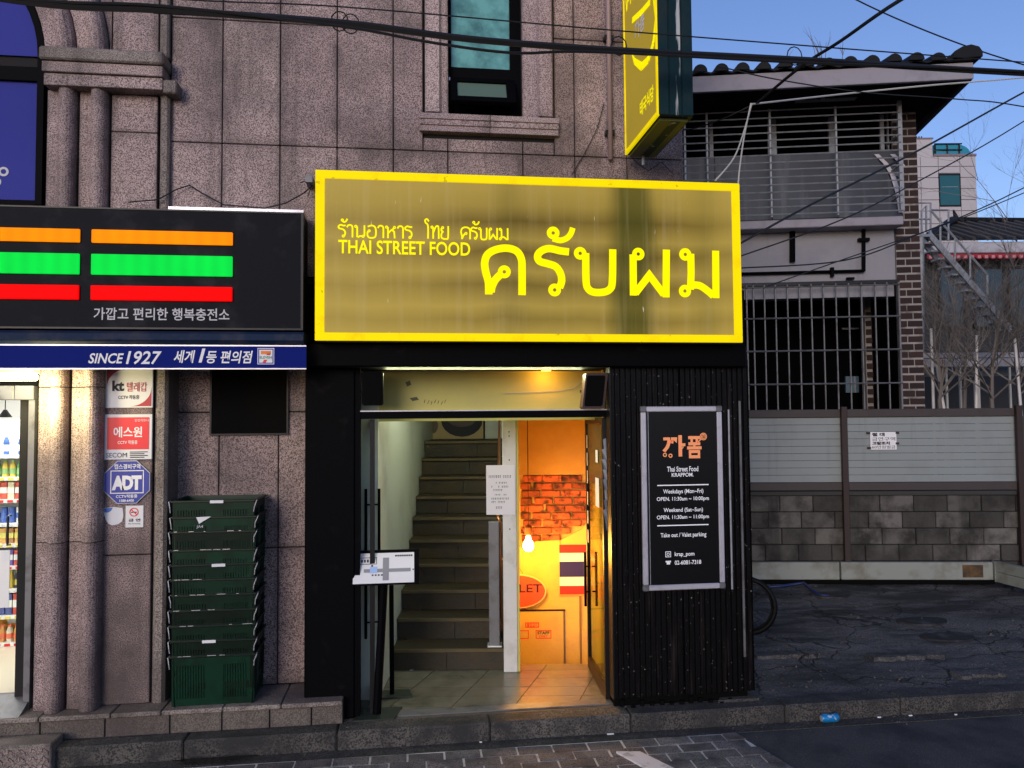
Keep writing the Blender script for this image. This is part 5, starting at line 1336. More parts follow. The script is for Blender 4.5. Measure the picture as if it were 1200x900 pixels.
# notice on the post
yq = 6.545
ra_, rb_, rz1, rz0 = IX(569, yq), IX(602.5, yq), IZ(545, yq), IZ(603, yq)
nt_ = thing('opening_notice', 'white printed notice fixed to the white post beside the stairs', 'notice', ((ra_+rb_)/2, yq, rz0), FI)
MB().box(ra_, rb_, yq-.004, yq, rz0, rz1).build('sheet', M['paper'], nt_)
ln = MB(); random.seed(3)
def nrow(py, a, b_, h_, bold):
    x = IX(a, yq); xe = IX(b_, yq); z = IZ(py, yq)
    while x < xe-.008:
        w_ = random.uniform(.006, .013)
        if random.random() < .85:
            for s_ in range(2): ln.box(x+.001, x+w_*(.6+.3*s_), yq-.0055, yq-.0042, z-h_*.5+s_*h_*.55, z-h_*.5+s_*h_*.55+h_*.28)
            ln.box(x+w_*.35, x+w_*.5, yq-.0062, yq-.0056, z-h_*.5, z+h_*.4)
        x += w_+.004
for py, a, b_, h_ in ((558.2, 572, 598, .024), (565.5, 576, 594, .016), (570, 575, 596, .018), (574, 575, 591, .018), (579.5, 577, 594, .014), (584, 575, 596, .018), (588, 575, 591, .018), (594.5, 580, 588, .022)): nrow(py, a, b_, h_, 0)
ln.build('printed_lines', M['ink'], nt_)
# pendant bulb
bdep = 7.3; bxp = IX(617.5, bdep)
bz = IZ(640, bdep)
bl_ = thing('pendant_bulb', 'glowing bare pendant bulb in front of the corridor brick wall', 'lamp', (bxp, bdep, bz), FI)
MB().tube([(bxp, bdep, 3.315), (bxp+.003, bdep, bz+.19)], .004, 5).build('cord', M['cable'], bl_)
MB().lathe([(.028, 0), (.036, .01), (.036, .075), (.022, .095), (.012, .10)], bxp, bdep, 12, bz+.10).build('socket', solid('socket_brown', (.10, .02, .01), .5), bl_, smooth=False)
prof = [(.018, .10), (.02, .08), (.03, .055), (.045, .03), (.051, 0), (.045, -.028), (.028, -.045), (.005, -.052)][::-1]
MB().lathe(prof, bxp, bdep, 14, bz).build('bulb', M['bulb'], bl_, smooth=True)
pl3 = bpy.data.lights.new('bulb_light', 'POINT'); pl3.energy = 26; pl3.color = (1, .43, .045); pl3.shadow_soft_size = .06
po = bpy.data.objects.new('bulb_light', pl3); COL.objects.link(po); po.location = FI.world((bxp+.0, bdep-.13, bz-.03))
# hall ceiling lamp (whitish) lighting the stairs and transom
hl = thing('hall_lamp', 'flat white ceiling lamp above the foot of the stairs', 'lamp', (IX(500, 6.7), 6.7, zc_-.03), FI)
MB().cbox(IX(470, 6.7), IX(530, 6.7), 6.5, 6.85, zc_-.04, zc_-.001, .004).build('diffuser', mat('hall_diffuser', (1, 1, 1), .3, emit=(.95, 1, .72), es=3), hl)
pl4 = bpy.data.lights.new('hall_light', 'POINT'); pl4.energy = 34; pl4.shadow_soft_size = .12; pl4.color = (.95, 1, .78)
po = bpy.data.objects.new('hall_light', pl4); COL.objects.link(po); po.location = FI.world((IX(500, 6.7), 6.7, zc_-.20))
# added area light without a fixture, brightening the transom board behind the lintel
pl5 = bpy.data.lights.new('transom_fill_light', 'AREA'); pl5.energy = 9; pl5.shape = 'RECTANGLE'; pl5.size = 1.5; pl5.size_y = .05; pl5.color = (.95, 1, .55)
po = bpy.data.objects.new('transom_fill_light', pl5); COL.objects.link(po); po.location = ((dl+dr)/2, .13, zL-.015); po.rotation_euler = (math.radians(-50), 0, 0)
dlx = F0.X(640, .22, 440)
dn = thing('downlight', 'small warm downlight under the lintel above the right half of the entrance', 'lamp', (dlx, .22, zL-.004))
MB().lathe([(.035, 0), (.04, .006)], dlx, .22, 12, zL-.004).build('diffuser', mat('warm_diffuser', (1, .6, .2), .4, emit=(1, .42, .05), es=4), dn)
pl6 = bpy.data.lights.new('downlight', 'POINT'); pl6.energy = 1.2; pl6.color = (1, .45, .06); pl6.shadow_soft_size = .03
po = bpy.data.objects.new('downlight', pl6); COL.objects.link(po); po.location = (dlx, .20, zL-.035)
# flag and oval board
yfl = yd-.012; fa_, fb_ = IX(653.5, yfl), IX(690, yfl)
z1_, z0_ = IZ(639, yfl), IZ(697, yfl)
fg = thing('striped_flag', 'striped red, white and blue flag board hanging on the corridor wall', 'flag', ((fa_+fb_)/2, yfl, z0_), FI)
hh = z1_-z0_; cuts = [(0, .165, 'flag_r'), (.165, .34, 'flag_w'), (.34, .65, 'flag_b'), (.65, .83, 'flag_w'), (.83, 1, 'flag_r')]
for a, b_, mt in cuts: MB().box(fa_, fb_, yfl, yfl+.010, z1_-b_*hh, z1_-a*hh).build('stripe', M[mt], fg)
MB().box(fa_-.005, fb_+.005, yfl-.003, yfl+.008, z0_-.014, z0_-.001).build('bottom_rod', M['soffit_o'], fg)
MB().tube([(fa_+.01, yfl, z1_+.0), (fa_-.0, yfl+.004, z1_+.11)], .002, 4).build('hanging_string', M['ink'], fg)
sb_ = thing('wall_shelf', 'small red edged box on the side wall beside the striped flag', 'box', (cxr-.05, yfl-.25, IZ(690, 6.5)), FI)
xs_ = cxr-.001
MB().box(xs_-.03, xs_, yfl-.35, yfl-.05, IZ(694, 6.6), IZ(683, 6.6)).build('lower_band', M['flag_r'], sb_)
MB().box(xs_-.028, xs_, yfl-.35, yfl-.05, IZ(683, 6.6)+.001, IZ(676, 6.6)).build('middle_band', M['flag_w'], sb_)
MB().box(xs_-.03, xs_, yfl-.35, yfl-.05, IZ(676, 6.6)+.001, IZ(670, 6.6)).build('upper_band', M['flag_r'], sb_)
yo = yd-.05; ocx, ocz = IX(605, yo), IZ(693, yo); orx, orz = IX(638, yo)-ocx, IZ(673, yo)-ocz
ov = thing('oval_board', 'red oval board lettered TOILET hanging in the corridor', 'sign', (ocx, yo, ocz-orz), FI)
disc(ocx, ocz, orx, orz, yo, yo+.014, 32).build('board', solid('oval_rim', (.75, .5, .2), .5), ov)
disc(ocx, ocz, orx*.95, orz*.93, yo-.003, yo-.0005, 32).build('panel', M['ovalred'], ov)
text('TOILET', (IX(576, yo), IX(633, yo), IZ(694.5, yo), IZ(684.5, yo)), yo-.0045, solid('oval_ink', (.02, .0, .02), .6), ov, bold=.02)
MB().tube([(ocx+.05, yo+.02, ocz+orz), (ocx-.02, yo+.03, ocz+orz+.12)], .002, 4).build('hanging_string', M['ink'], ov)

# =================================================================== CORRUGATED CLADDING AND MENU BOARD
YC = -.10
ca, cb_ = F0.X(717, YC, 640), F0.X(881, YC, 640)
cz0, cz1 = FLOOR+.06, zL+.06
CL = thing('corrugated_cladding', 'worn black corrugated cladding of the corner pier right of the doors', 'cladding', ((ca+cb_)/2, YC, cz0))
def corr(u0, u1, pitch, dep):
    P = []; n = int((u1-u0)/pitch); p = (u1-u0)/n
    for i in range(n):
        u = u0+i*p; P += [(u, 0), (u+p*.28, 0), (u+p*.40, dep), (u+p*.88, dep)]
    return P+[(u1, 0)]
for (a, b_) in ((ca, (ca+cb_)/2-.004), ((ca+cb_)/2+.004, cb_)):
    P = [(x, YC+y) for x, y in corr(a, b_, .040, .016)]
    MB().prismz((P+[(b_, YC+.03), (a, YC+.03)])[::1], cz0+random.uniform(0, .012), cz1).build('corrugated_sheet', M['clad'], CL)
P = [(x, y) for x, y in corr(YC+.03, 1.9, .040, .016)]
MB().prismz([(cb_-y, x) for x, y in P]+[(cb_-.04, 1.9), (cb_-.04, YC+.03)], cz0, cz1).build('corrugated_sheet', M['clad'], CL)
MB().prismz([(ca+.01, YC+.032), (cb_-.045, YC+.032), (cb_-.045, 1.9), (cb_-.10, 1.9), (cb_-.12, .12), (ca+.01, .12)], FLOOR, 3.3).build('core', M['black_matt'], CL)
MB().box(ca-.004, ca+.006, YC-.006, YC+.10, cz0, cz1).build('corner_strip', M['dark_metal'], CL)
MB().box(cb_-.085, cb_-.07, YC-.012, YC-.001, F0.Z(770, YC, 860), F0.Z(470, YC, 850)).build('edge_strip', M['grey_metal'], CL)
MB().tube([(F0.X(852, YC), YC-.018, F0.Z(690, YC, 852)), (F0.X(852, YC), YC-.018, F0.Z(480, YC, 852))], .008, 6).build('conduit', M['galv'], CL)
# torn tape left on the jamb edge
tp = MB(); random.seed(9); xj = F0.X(712, -.11, 600); pz = F0.Z(515, -.1, 712)
for i in range(9):
    z = pz-i*.075; w_ = random.uniform(.008, .03); tp.add([(xj-w_, -.065-random.uniform(0, .02), z), (xj+.006, -.068, z+.01), (xj+.01, -.07, z-.08), (xj-w_*.6, -.065-random.uniform(0, .03), z-.07)], [(0, 1, 2, 3)])
tp.build('torn_tape', M['galv'], RF)
YM = YC-.035
r = (F0.X(752, YM, 580), F0.X(847.5, YM, 580), F0.Z(691, YM, 800), F0.Z(476, YM, 800))
mb_ = thing('menu_board', 'black notice board in a silver frame with white opening hours, on the corrugated pier', 'notice board', ((r[0]+r[1])/2, YM, r[2]))
fw_ = .042
MB().box(r[0]+.01, r[1]-.01, YM+.004, YC-.001, r[2]+.01, r[3]-.01).build('back_panel', M['dark_metal'], mb_)
for (a, b_, c_, d_) in ((r[0]+fw_, r[1]-fw_, r[2], r[2]+fw_), (r[0]+fw_, r[1]-fw_, r[3]-fw_, r[3]), (r[0], r[0]+fw_, r[2]+fw_, r[3]-fw_), (r[1]-fw_, r[1], r[2]+fw_, r[3]-fw_)):
    MB().cbox(a+.001, b_-.001, YM-.012, YM+.02, c_+.001, d_-.001, .006).build('frame_bar', M['alu'], mb_)
for a in (r[0], r[1]-fw_):
    for c_ in (r[2], r[3]-fw_): MB().cbox(a-.002, a+fw_+.002, YM-.015, YM+.02, c_-.002, c_+fw_+.002, .007).build('corner_cap', M['grey_metal'], mb_)
MB().box(r[0]+fw_, r[1]-fw_, YM-.002, YM+.0035, r[2]+fw_, r[3]-fw_).build('face', M['menublack'], mb_)
MB().box(r[0]+fw_+.012, r[0]+fw_+.017, YM-.0035, YM-.0022, r[2]+fw_, r[3]-fw_).build('inner_line', M['galv'], mb_)
ym = YM-.004
def mt(s, a, b_, c_, d_, m_='menutext', bold=.012, **k): text(s, rect(F0, YM, a, b_, c_, d_), ym, M[m_], mb_, bold=bold, **k)
mt('까', 776, 510, 803, 535, 'menuorange', .03); mt('폼', 805, 511, 822, 537, 'menuorange', .03)
lg = MB(); cx_, cz_ = F0.W(824, 511.5, YM); lg.ring(cx_, cz_, ym, 0, .028, 20); x2, z2 = F0.W(818, 517, YM); lg.prism([(x2-.012, z2-.010), (x2-.006, z2-.016), (cx_-.015, cz_-.022), (cx_-.021, cz_-.016)], ym, ym+.001); lg.build('round_emblem', M['menuorange'], mb_)
MB().ring(cx_, cz_, ym-.001, .019, .022, 20).build('emblem_ring', M['menublack'], mb_)
text('일', (cx_-.011, cx_+.011, cz_-.012, cz_+.012), ym-.001, M['menublack'], mb_, bold=.02)
for (a, b_) in ((779, 533), (785.5, 534), (798.5, 523.5)): x, z = F0.W(a, b_, YM); MB().ring(x, z, ym-.0005, .008, .016, 12).build('note_head', M['menuorange'], mb_)
mt('Thai Street Food', 781.5, 546.5, 818, 552.5); mt('KRAPPOM.', 787, 554, 812.5, 558.6)
for y_ in (568.3, 615.3): rr = rect(F0, YM, 770, y_-.6, 830, y_+.6); MB().box(rr[0], rr[1], ym-.001, ym+.0005, rr[2], rr[3]).build('rule_line', M['menutext'], mb_)
mt('Weekdays (Mon~Fri)', 777, 573, 824, 579.5); mt('OPEN. 11:30am ~ 10:00pm', 769.5, 582, 830.5, 587.8)
mt('Weekend (Sat~Sun)', 777.5, 594.8, 823.5, 601); mt('OPEN. 11:30am ~ 11:00pm', 769.5, 603.4, 830.5, 609.2)
mt('Take out / Valet parking', 774, 624, 827.5, 630.5)
mt('krap_pom', 790.5, 646.5, 813.5, 652.8); mt('02-6081-7318', 790.5, 656.3, 821.5, 661.3)
ic = MB(); x, z = F0.W(782.8, 649.5, YM); s_ = .021
for (a, b_, c_, d_) in ((-1, 1, -1, -.8), (-1, 1, .8, 1), (-1, -.8, -.8, .8), (.8, 1, -.8, .8)): ic.box(x+a*s_, x+b_*s_, ym-.001, ym, z+c_*s_, z+d_*s_)
ic.ring(x, z, ym-.001, .0075, .0115, 14); ic.build('camera_icon', M['menutext'], mb_)
ic = MB(); x, z = F0.W(783, 659, YM); ic.prism([(x-.014, z-.014), (x+.014, z-.014), (x+.010, z+.004), (x-.010, z+.004)], ym-.001, ym); ic.box(x-.02, x+.02, ym-.001, ym, z+.006, z+.012); ic.box(x-.02, x-.012, ym-.001, ym, z, z+.006); ic.box(x+.012, x+.02, ym-.001, ym, z, z+.006)
ic.build('telephone_icon', M['menutext'], mb_)
# debris and boards at foot of pier
x, y_ = F0.G(865, 822, FLOOR)
MB().prismz([(x-.16, y_-.01), (x+.16, y_-.01), (x+.12, y_+.14), (x-.06, y_+.14)], FLOOR+.001, FLOOR+.02).build('flat_board', M['gutter'], label='flat grey board lying at the foot of the black pier', cat='board')
mb = MB(); random.seed(2)
for i in range(12): mb.box(*(lambda a, b_: (a, a+.03, b_, b_+.02))(ca+.05+i*.075, YC-.02+random.uniform(-.01, .03)), FLOOR, FLOOR+random.uniform(.01, .05))
mb.build('pier_footing', M['black_matt'], CL)

# =================================================================== SIGN STAND AND SECOND STAND
x, y_ = F0.G(443, 838, FLOOR)
sd = thing('sign_stand', 'black pole stand carrying a tilted white street map, left of the open doors', 'sign stand', (x, y_, FLOOR))
MB().prismz([(x-.17, y_-.11), (x+.12, y_-.11), (x+.17, y_+.11), (x-.12, y_+.11)], FLOOR+.001, FLOOR+.012).build('base_plate', solid('base_dark', (.018, .026, .02), .5), sd)
zbd = F0.Z(684, y_-.02, 450)
MB().tube([(x-.008, y_, FLOOR+.01), (x+.045, y_+.03, zbd+.07)], .030, 8).build('pole', M['black'], sd)
bdy = y_-.06; r = rect(F0, bdy, 415, 653, 487, 684); 
def tiltq(x0_, x1_, z0_, z1_, off, t=.003):
    k = .55; b_ = lambda z: bdy+(z-r[2])*k
    return [(x0_, b_(z0_)-off, z0_), (x1_, b_(z0_)-off, z0_), (x1_, b_(z1_)-off, z1_), (x0_, b_(z1_)-off, z1_)]
def slabq(mb, x0_, x1_, z0_, z1_, off, t=.004):
    A = tiltq(x0_, x1_, z0_, z1_, off); B = tiltq(x0_, x1_, z0_, z1_, off-t)
    mb.add(A+B, [(0,1,2,3), (7,6,5,4), (1,0,4,5), (2,1,5,6), (3,2,6,7), (0,3,7,4)]); return mb
slabq(MB(), r[0]-.03, r[1]+.025, r[2]-.01, r[3]+.03, -.002, .02).build('board', M['black'], sd)
slabq(MB(), r[0]-.01, r[1]-.01, r[2]+.004, r[3]+.012, .003, .003).build('map_sheet', M['paper'], sd)
g1 = MB(); w_, h_ = r[1]-r[0], r[3]-r[2]
def mp(u0, v0, u1, v1, off=.0045, mb=g1): slabq(mb, r[0]+w_*u0, r[0]+w_*u1, r[2]+h_*v0, r[2]+h_*v1, off, .001)
mp(.15, .40, .92, .52); mp(.46, .12, .56, .90, .0055); g1.build('map_streets', solid('map_grey', (.25, .25, .28), .7), sd)
g2 = MB(); mp(.25, .38, .37, .60, .0065, g2); g2.build('map_highlight', solid('map_blue', (.35, .50, .80), .7), sd)
g3 = MB(); mp(.07, .68, .36, .70, .0045, g3); mp(.07, .90, .36, .92, .0045, g3); mp(.07, .70, .08, .90, .0045, g3); mp(.35, .70, .36, .90, .0045, g3)
for i in range(5): mp(.10+i*.048, .75, .13+i*.048, .85, .0045, g3)
for i in range(8): mp(.66+i*.037, .93, .69+i*.037, .985, .0045, g3)
mp(.27, .60, .30, .66, .0065, g3); mp(.06, .44, .08, .49, .0045, g3); mp(.95, .44, .97, .49, .0045, g3)
for i in range(4): mp(.28+i*.05, .28, .31+i*.05, .33, .0045, g3)
g3.build('map_print', M['ink'], sd)
x, y_ = F0.G(461, 815, FLOOR)
s2 = thing('queue_post', 'thin black post on a flat square base behind the map stand', 'post', (x, y_, FLOOR))
MB().prismz([(x-.10, y_-.08), (x+.15, y_-.08), (x+.12, y_+.09), (x-.08, y_+.09)], FLOOR+.003, FLOOR+.014).build('base_plate', solid('base_dark', (.02, .02, .02)), s2)
MB().tube([(x-.01, y_, FLOOR+.012), (x-.015, y_, F0.Z(686, y_, 455))], .018, 8).build('pole', M['black'], s2)
x, y_ = F0.G(480, 786, FLOOR); MB().prismz([(x, y_), (x+.03, y_+.0), (x+.035, y_+.012), (x+.005, y_+.02)], FLOOR+.003, FLOOR+.005).build('paper_scrap', M['paper'], label='tiny white paper scrap on the hall floor before the stairs', cat='litter')

# =================================================================== OLD HOUSE ON THE RIGHT
OH = thing('old_house', 'old two storey house with barred balcony, brick pillar and scalloped tile eave', 'house', (-1, 1.5, .2), FH)
hX = lambda px, y=0, py=300: FH.X(px, y, py)
hZ = lambda py, y=0, px=950: FH.Z(py, y, px)
hl_ = hX(780)                                     # hidden left end
pxa, pxb = hX(1050), hX(1079)
# body behind
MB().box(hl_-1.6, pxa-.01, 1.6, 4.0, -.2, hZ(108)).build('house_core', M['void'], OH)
MB().box(pxa, pxb-.004, .235, 4.0, -.2, hZ(108)).build('side_wall', M['mortar'], OH)
# brick pillar: running bond, individually set
ztopp, zbotp = hZ(105, 0, 1065), hZ(492, 0, 1065)
MB().box(pxa+.004, pxb-.004, .006, .23, .1, ztopp).build('pillar_mortar', M['mortar'], OH)
ch = .1015; W_ = pxb-pxa; random.seed(21)
bA = MB().cbox(0, W_*.62-.012, 0, .05, 0, ch-.026, .004); bB = MB().cbox(0, W_*.38-.012, 0, .05, 0, ch-.026, .004)
z = ztopp-ch; k = 0; pa_, pb_ = None, None
while z > 1.0:
    lft = (0, W_*.62) if k % 2 else (W_*.38, 0)
    xA = pxa+(.006 if k % 2 else W_*.38+.006); xB = pxa+(W_*.62+.006 if k % 2 else .006)
    yj = random.uniform(-.005, .002)
    if pa_ is None:
        pa_ = bA.build('brick', M['brick_out'], OH, origin=(0, 0, 0)); pa_.location = Vector((xA, yj, z))-ORG[OH.name]
        pb_ = bB.build('brick', M['brick_out'], OH, origin=(0, 0, 0)); pb_.location = Vector((xB, yj, z))-ORG[OH.name]
        sideb = MB().cbox(0, .05, 0, .20, 0, ch-.026, .004).build('brick', M['brick_out'], OH, origin=(0, 0, 0)); sideb.location = Vector((pxb-.048, .02, z))-ORG[OH.name]
    else:
        share(pa_, 'brick', (xA, yj, z), OH); share(pb_, 'brick', (xB, yj+random.uniform(-.003, .003), z), OH)
    z -= ch; k += 1
# the second brick pier seen through the lower grille
za, zb3 = hZ(372, .9, 1020), hZ(480, .9, 1020)
x0_, x1_ = hX(1012, .9), hX(1027, .9)
MB().box(x0_, x1_, .92, 1.1, .2, hZ(345, .9, 1020)).build('inner_pier', M['mortar'], OH)
z = za
while z > 1.1:
    o = share(pb_, 'brick', (x0_+.008, .893, z), OH); o.scale = ((x1_-x0_-.016)/(W_*.38-.012), 1, 1); z -= ch*1.2
# slabs/walls
ze = hZ(265)                  # underside of balcony ledge
yb2 = -.28
MB().box(pxa-.012, pxa-.001, .04, 1.55, .2, hZ(110)).build('room_shade_sheet', M['void'], OH)  # added black sheet: the room's shade put over the bright side wall
MB().cbox(hl_, hX(1059, yb2, 260), yb2, .1, hZ(266, yb2, 960), hZ(256, yb2, 960), .01).build('balcony_slab', M['fascia'], OH)
MB().box(hl_, pxa-.03, -.02, .02, hZ(331, -.02), hZ(267, -.02)).build('rendered_wall', M['render_w'], OH)
MB().box(hl_, pxa-.005, .021, .25, hZ(331), hZ(267)).build('rendered_wall', M['render_w'], OH)
MB().box(hl_, pxa-.03, .021, .25, hZ(349), hZ(331)-.003).build('lower_beam', M['render_w'], OH)
MB().box(hl_, pxa+.02, -.045, -.021, hZ(334, -.04), hZ(330, -.04)).build('ledge_strip', M['dark_metal'], OH)
# lower dark room with blue window
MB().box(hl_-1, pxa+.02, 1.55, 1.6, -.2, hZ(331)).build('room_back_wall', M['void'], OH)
r = (hX(991, 1.5, 450), hX(1012, 1.5, 450), hZ(460, 1.5, 1000), hZ(441, 1.5, 1000))
bwn = MB().box(r[0], r[1], 1.49, 1.54, r[2], r[3]).build('inner_window', solid('inner_window', (.10, .16, .22), .3), OH)
MB().box((r[0]+r[1])/2-.01, (r[0]+r[1])/2+.01, 1.48, 1.489, r[2], r[3]).build('glazing_bar', M['galv'], bwn)
MB().box(hX(988, 1.4, 430), hX(1012, 1.4, 430), 1.4, 1.42, hZ(386, 1.4, 1000), hZ(384, 1.4, 1000)).build('rail', M['grey_metal'], OH)
# ground floor grille: uprights and crossbars each one part
yg = -.10
for i, p in enumerate((884, 897, 910, 924, 938, 952, 966, 981, 996, 1011, 1027, 1041)):
    x = hX(p, yg, 400); MB().tube([(x, yg, hZ(490, yg)), (x, yg, hZ(333, yg))], .011, 5).build('grille_bar', M['grey_metal'], OH)
MB().tube([(hX(1055, yg, 400), yg, hZ(490, yg)), (hX(1055, yg, 400), yg, hZ(333, yg))], .016, 5).build('grille_bar', M['grey_metal'], OH)
MB().tube([(hX(876, yg, 400), yg, hZ(490, yg)), (hX(876, yg, 400), yg, hZ(333, yg))], .013, 5).build('grille_bar', M['grey_metal'], OH)
for p in (336, 372.5, 411, 450):
    z = hZ(p, yg); MB().tube([(hX(872, yg, 400), yg-.02, z), (hX(1056, yg, 400), yg-.02, z)], .011, 5).build('crossbar', M['grey_metal'], OH)
# pipes on the rendered wall
py_ = -.06
def pipe(pts, r_, nm='pipe'): MB().tube([(hX(a, py_, b_), py_, hZ(b_, py_, a)) for a, b_ in pts], r_, 6).build(nm, M['black'], OH)
pipe([(868, 321), (1012, 317.5)], .022); pipe([(1012, 318), (1012, 268)], .025); pipe([(928.5, 307), (928.5, 267)], .038, 'downpipe')
for a, b_ in ((1012, 281), (975, 319)):
    x, z = hX(a, py_, b_), hZ(b_, py_, a)
    if b_ == 281: MB().box(x-.07, x+.07, py_-.03, py_+.03, z-.02, z+.02).build('pipe_clip', M['black'], OH)
    else: MB().box(x-.02, x+.02, py_-.03, py_+.03, z-.06, z+.06).build('pipe_clip', M['black'], OH)
x, z = hX(996, py_, 330), hZ(328, py_, 996); MB().box(x-.05, x+.05, py_-.03, py_+.0, z, z+.03).build('pipe_clip', M['black'], OH)
# balcony: lower sheets, window frames, dark room
zsh1, zsh0 = hZ(180, -.12), hZ(256, -.12)
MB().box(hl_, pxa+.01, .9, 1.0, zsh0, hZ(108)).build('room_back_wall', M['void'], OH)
sh_x = [hX(p, -.12, 220) for p in (790, 838, 904, 981)]
for a, b_ in zip(sh_x, sh_x[1:]): MB().box(a+.004, b_-.004, -.13, -.12, zsh0, zsh1).build('balcony_sheet', M['frp'], OH)
# last sheet ends in a sagging curve, pale board behind
P = [(sh_x[3]+.004, zsh0), (sh_x[3]+.004, zsh1), (hX(1022, -.12, 200), zsh1)]
for a, b_ in ((1030, 188), (1040, 202), (1046, 220), (1051, 240), (1054, 256)): P.append((hX(a, -.12, 220), hZ(b_, -.12, 1040)))
MB().prism(P[::-1], -.13, -.12).build('balcony_sheet', M['frp'], OH)
MB().box(hX(1018, -.08, 220), hX(1056, -.08, 220), -.10, -.09, zsh0, zsh1).build('dark_backing', solid('backing', (.045, .05, .06), .6), OH)
def strip3(pts, w_, y_, nm='pale_trim'):
    L, Rr = [], []
    for a, b_ in pts: x, z = hX(a, y_, b_), hZ(b_, y_, a); L.append((x, z)); Rr.append((x+w_, z))
    MB().prism(L+Rr[::-1], y_-.008, y_).build(nm, solid('pale_trim', (.55, .53, .58), .6), OH)
strip3([(1024, 181), (1035, 192), (1043, 205), (1049, 225), (1053, 249)], .06, -.14)
strip3([(1043, 181), (1050, 188), (1055, 195)], .06, -.141)
strip3([(1044, 201), (1054, 201.5), (1054, 207), (1044, 206)], .001, -.142)
for p, w_ in ((833, .05), (902, .06), (907, .05), (974, .075), (1033, .05), (1041, .045)):
    MB().box(hX(p, .1, 150)-w_/2, hX(p, .1, 150)+w_/2, .08, .13, zsh1-.02, hZ(118, .1)).build('window_stile', M['galv'], OH)
MB().box(hl_, pxa, .07, .14, zsh1-.06, zsh1-.021).build('window_sill', M['galv'], OH)
MB().box(hl_, pxa+.0, .3, .9, hZ(118, .1), hZ(108, .1)).build('head_panel', M['soffit'], OH)
# protruding balcony grille
yq_ = -.36
ups = [803, 829, 903, 980.5]
for p in ups: x = hX(p, yq_, 190); MB().tube([(x, yq_, hZ(253, yq_)), (x, yq_, hZ(126, yq_))], .017, 5).build('grille_post', M['galv'], OH)
x = hX(1056, yq_, 190); MB().box(x-.03, x+.02, yq_-.02, yq_+.02, hZ(251, yq_), hZ(122, yq_)).build('grille_post', M['galv'], OH)
for i in range(15):
    p = 128+i*8.75
    z = hZ(p, yq_); MB().tube([(hl_, yq_-.02, z), (hX(1056, yq_, 190), yq_-.02, z)], .0095, 5).build('grille_rail', M['galv'], OH)
    if i in (4, 8, 12): MB().box(hX(1056, yq_)-.01, hX(1056, yq_)+.01, yq_+.021, 0, z-.008, z+.008).build('stay_bar', M['galv'], OH)
# eave
yev = -1.0
ez1, ez0 = FH.Z(82, yev, 960), FH.Z(101, yev, 960)
ex1 = FH.X(1141, yev, 84)
MB().cbox(hl_-.5, ex1, yev, yev+.05, ez0, ez1, .006).build('fascia_board', M['fascia'], OH)
MB().box(hl_-.5, ex1-.02, yev+.051, 3.8, ez0+.03, ez0+.08).build('soffit_board', M['soffit'], OH)
bgx = ex1-.05
MB().add([(ex1-.05, yev+.051, ez0-.0), (ex1, yev+.051, ez0-.0), (ex1, 3.8, ez0-.25), (ex1-.05, 3.8, ez0-.25), (ex1-.05, yev+.051, ez1), (ex1, yev+.051, ez1), (ex1, 3.8, ez1+.3), (ex1-.05, 3.8, ez1+.3)],
      [(0,3,2,1),(4,5,6,7),(0,1,5,4),(1,2,6,5),(2,3,7,6),(3,0,4,7)]).build('barge_board', solid('barge', (.05, .05, .055), .7), OH)
MB().box(hX(932, -.5, 115), hX(1003, -.5, 115), -.55, -.45, FH.Z(118, -.5, 960), FH.Z(110, -.5, 960)).build('soffit_duct', M['grey_metal'], OH)
MB().box(hX(962, -.56, 110), hX(966, -.56, 110), -.58, -.56, FH.Z(120, -.5, 960), FH.Z(104, -.5, 960)).build('soffit_strap', M['galv'], OH)
# tiles: channel and barrel, each on its own
tl0 = None; pitch = FH.X(918, yev, 76)-FH.X(893, yev, 76); x = FH.X(820, yev, 80)-3*pitch; i = 0
z0_ = ez1+.02
while x < FH.X(1108, yev, 76):
    P = []
    for k in range(9): t = PI*k/8; P.append((.085*math.cos(t), .09*math.sin(t)))
    P2 = [(p[0]*.8, p[1]*.8) for p in P]
    if tl0 is None:
        mb = MB(); n_ = 9
        for (ya_, z_, s_) in ((0, 0, 1), (.02, 0, 1)): pass
        L0, L1 = 0, 1.5; rise = .32
        vs = [(p[0], L0, p[1]) for p in P]+[(p[0], L1, p[1]+rise) for p in P]; fs_ = [(k, k+1, k+10, k+9) for k in range(8)]
        mb.add(vs, fs_); mb.prism(P, -.004, .012)
        tl0 = mb.build('barrel_tile', M['rooftile'], OH, origin=(0, 0, 0)); tl0.location = Vector((x, yev-.06, z0_+.012))-ORG[OH.name]
        mb = MB(); vs = [(-pitch/2, 0, .02), (0, 0, -.012), (pitch/2, 0, .02), (-pitch/2, 1.5, .02+rise), (0, 1.5, -.012+rise), (pitch/2, 1.5, .02+rise)]
        vs += [(v[0], v[1], v[2]-.02) for v in vs]
        mb.add(vs, [(0,1,4,3), (1,2,5,4), (7,6,9,10), (8,7,10,11), (0,6,7,1), (1,7,8,2)]); tl1 = mb.build('channel_tile', M['rooftile'], OH, origin=(0, 0, 0)); tl1.location = Vector((x+pitch/2, yev-.04, z0_+.015))-ORG[OH.name]
    else:
        o = share(tl0, 'barrel_tile', (x, yev-.06+random.uniform(-.01, .01), z0_+.012+random.uniform(-.006, .006)), OH); share(tl1, 'channel_tile', (x+pitch/2, yev-.04, z0_+.015), OH)
    x += pitch; i += 1
xr1 = ex1
P = [(-.13, 0), (.13, 0), (.13, .06), (.10, .12), (.03, .15), (-.05, .13), (-.12, .08)]
xc = FH.X(1131, yev, 72); MB().prism([(xc+p[0]*1.25, ez1+.03+p[1]) for p in P], yev-.08, 3.7).build('ridge_end_tile', M['rooftile'], OH)
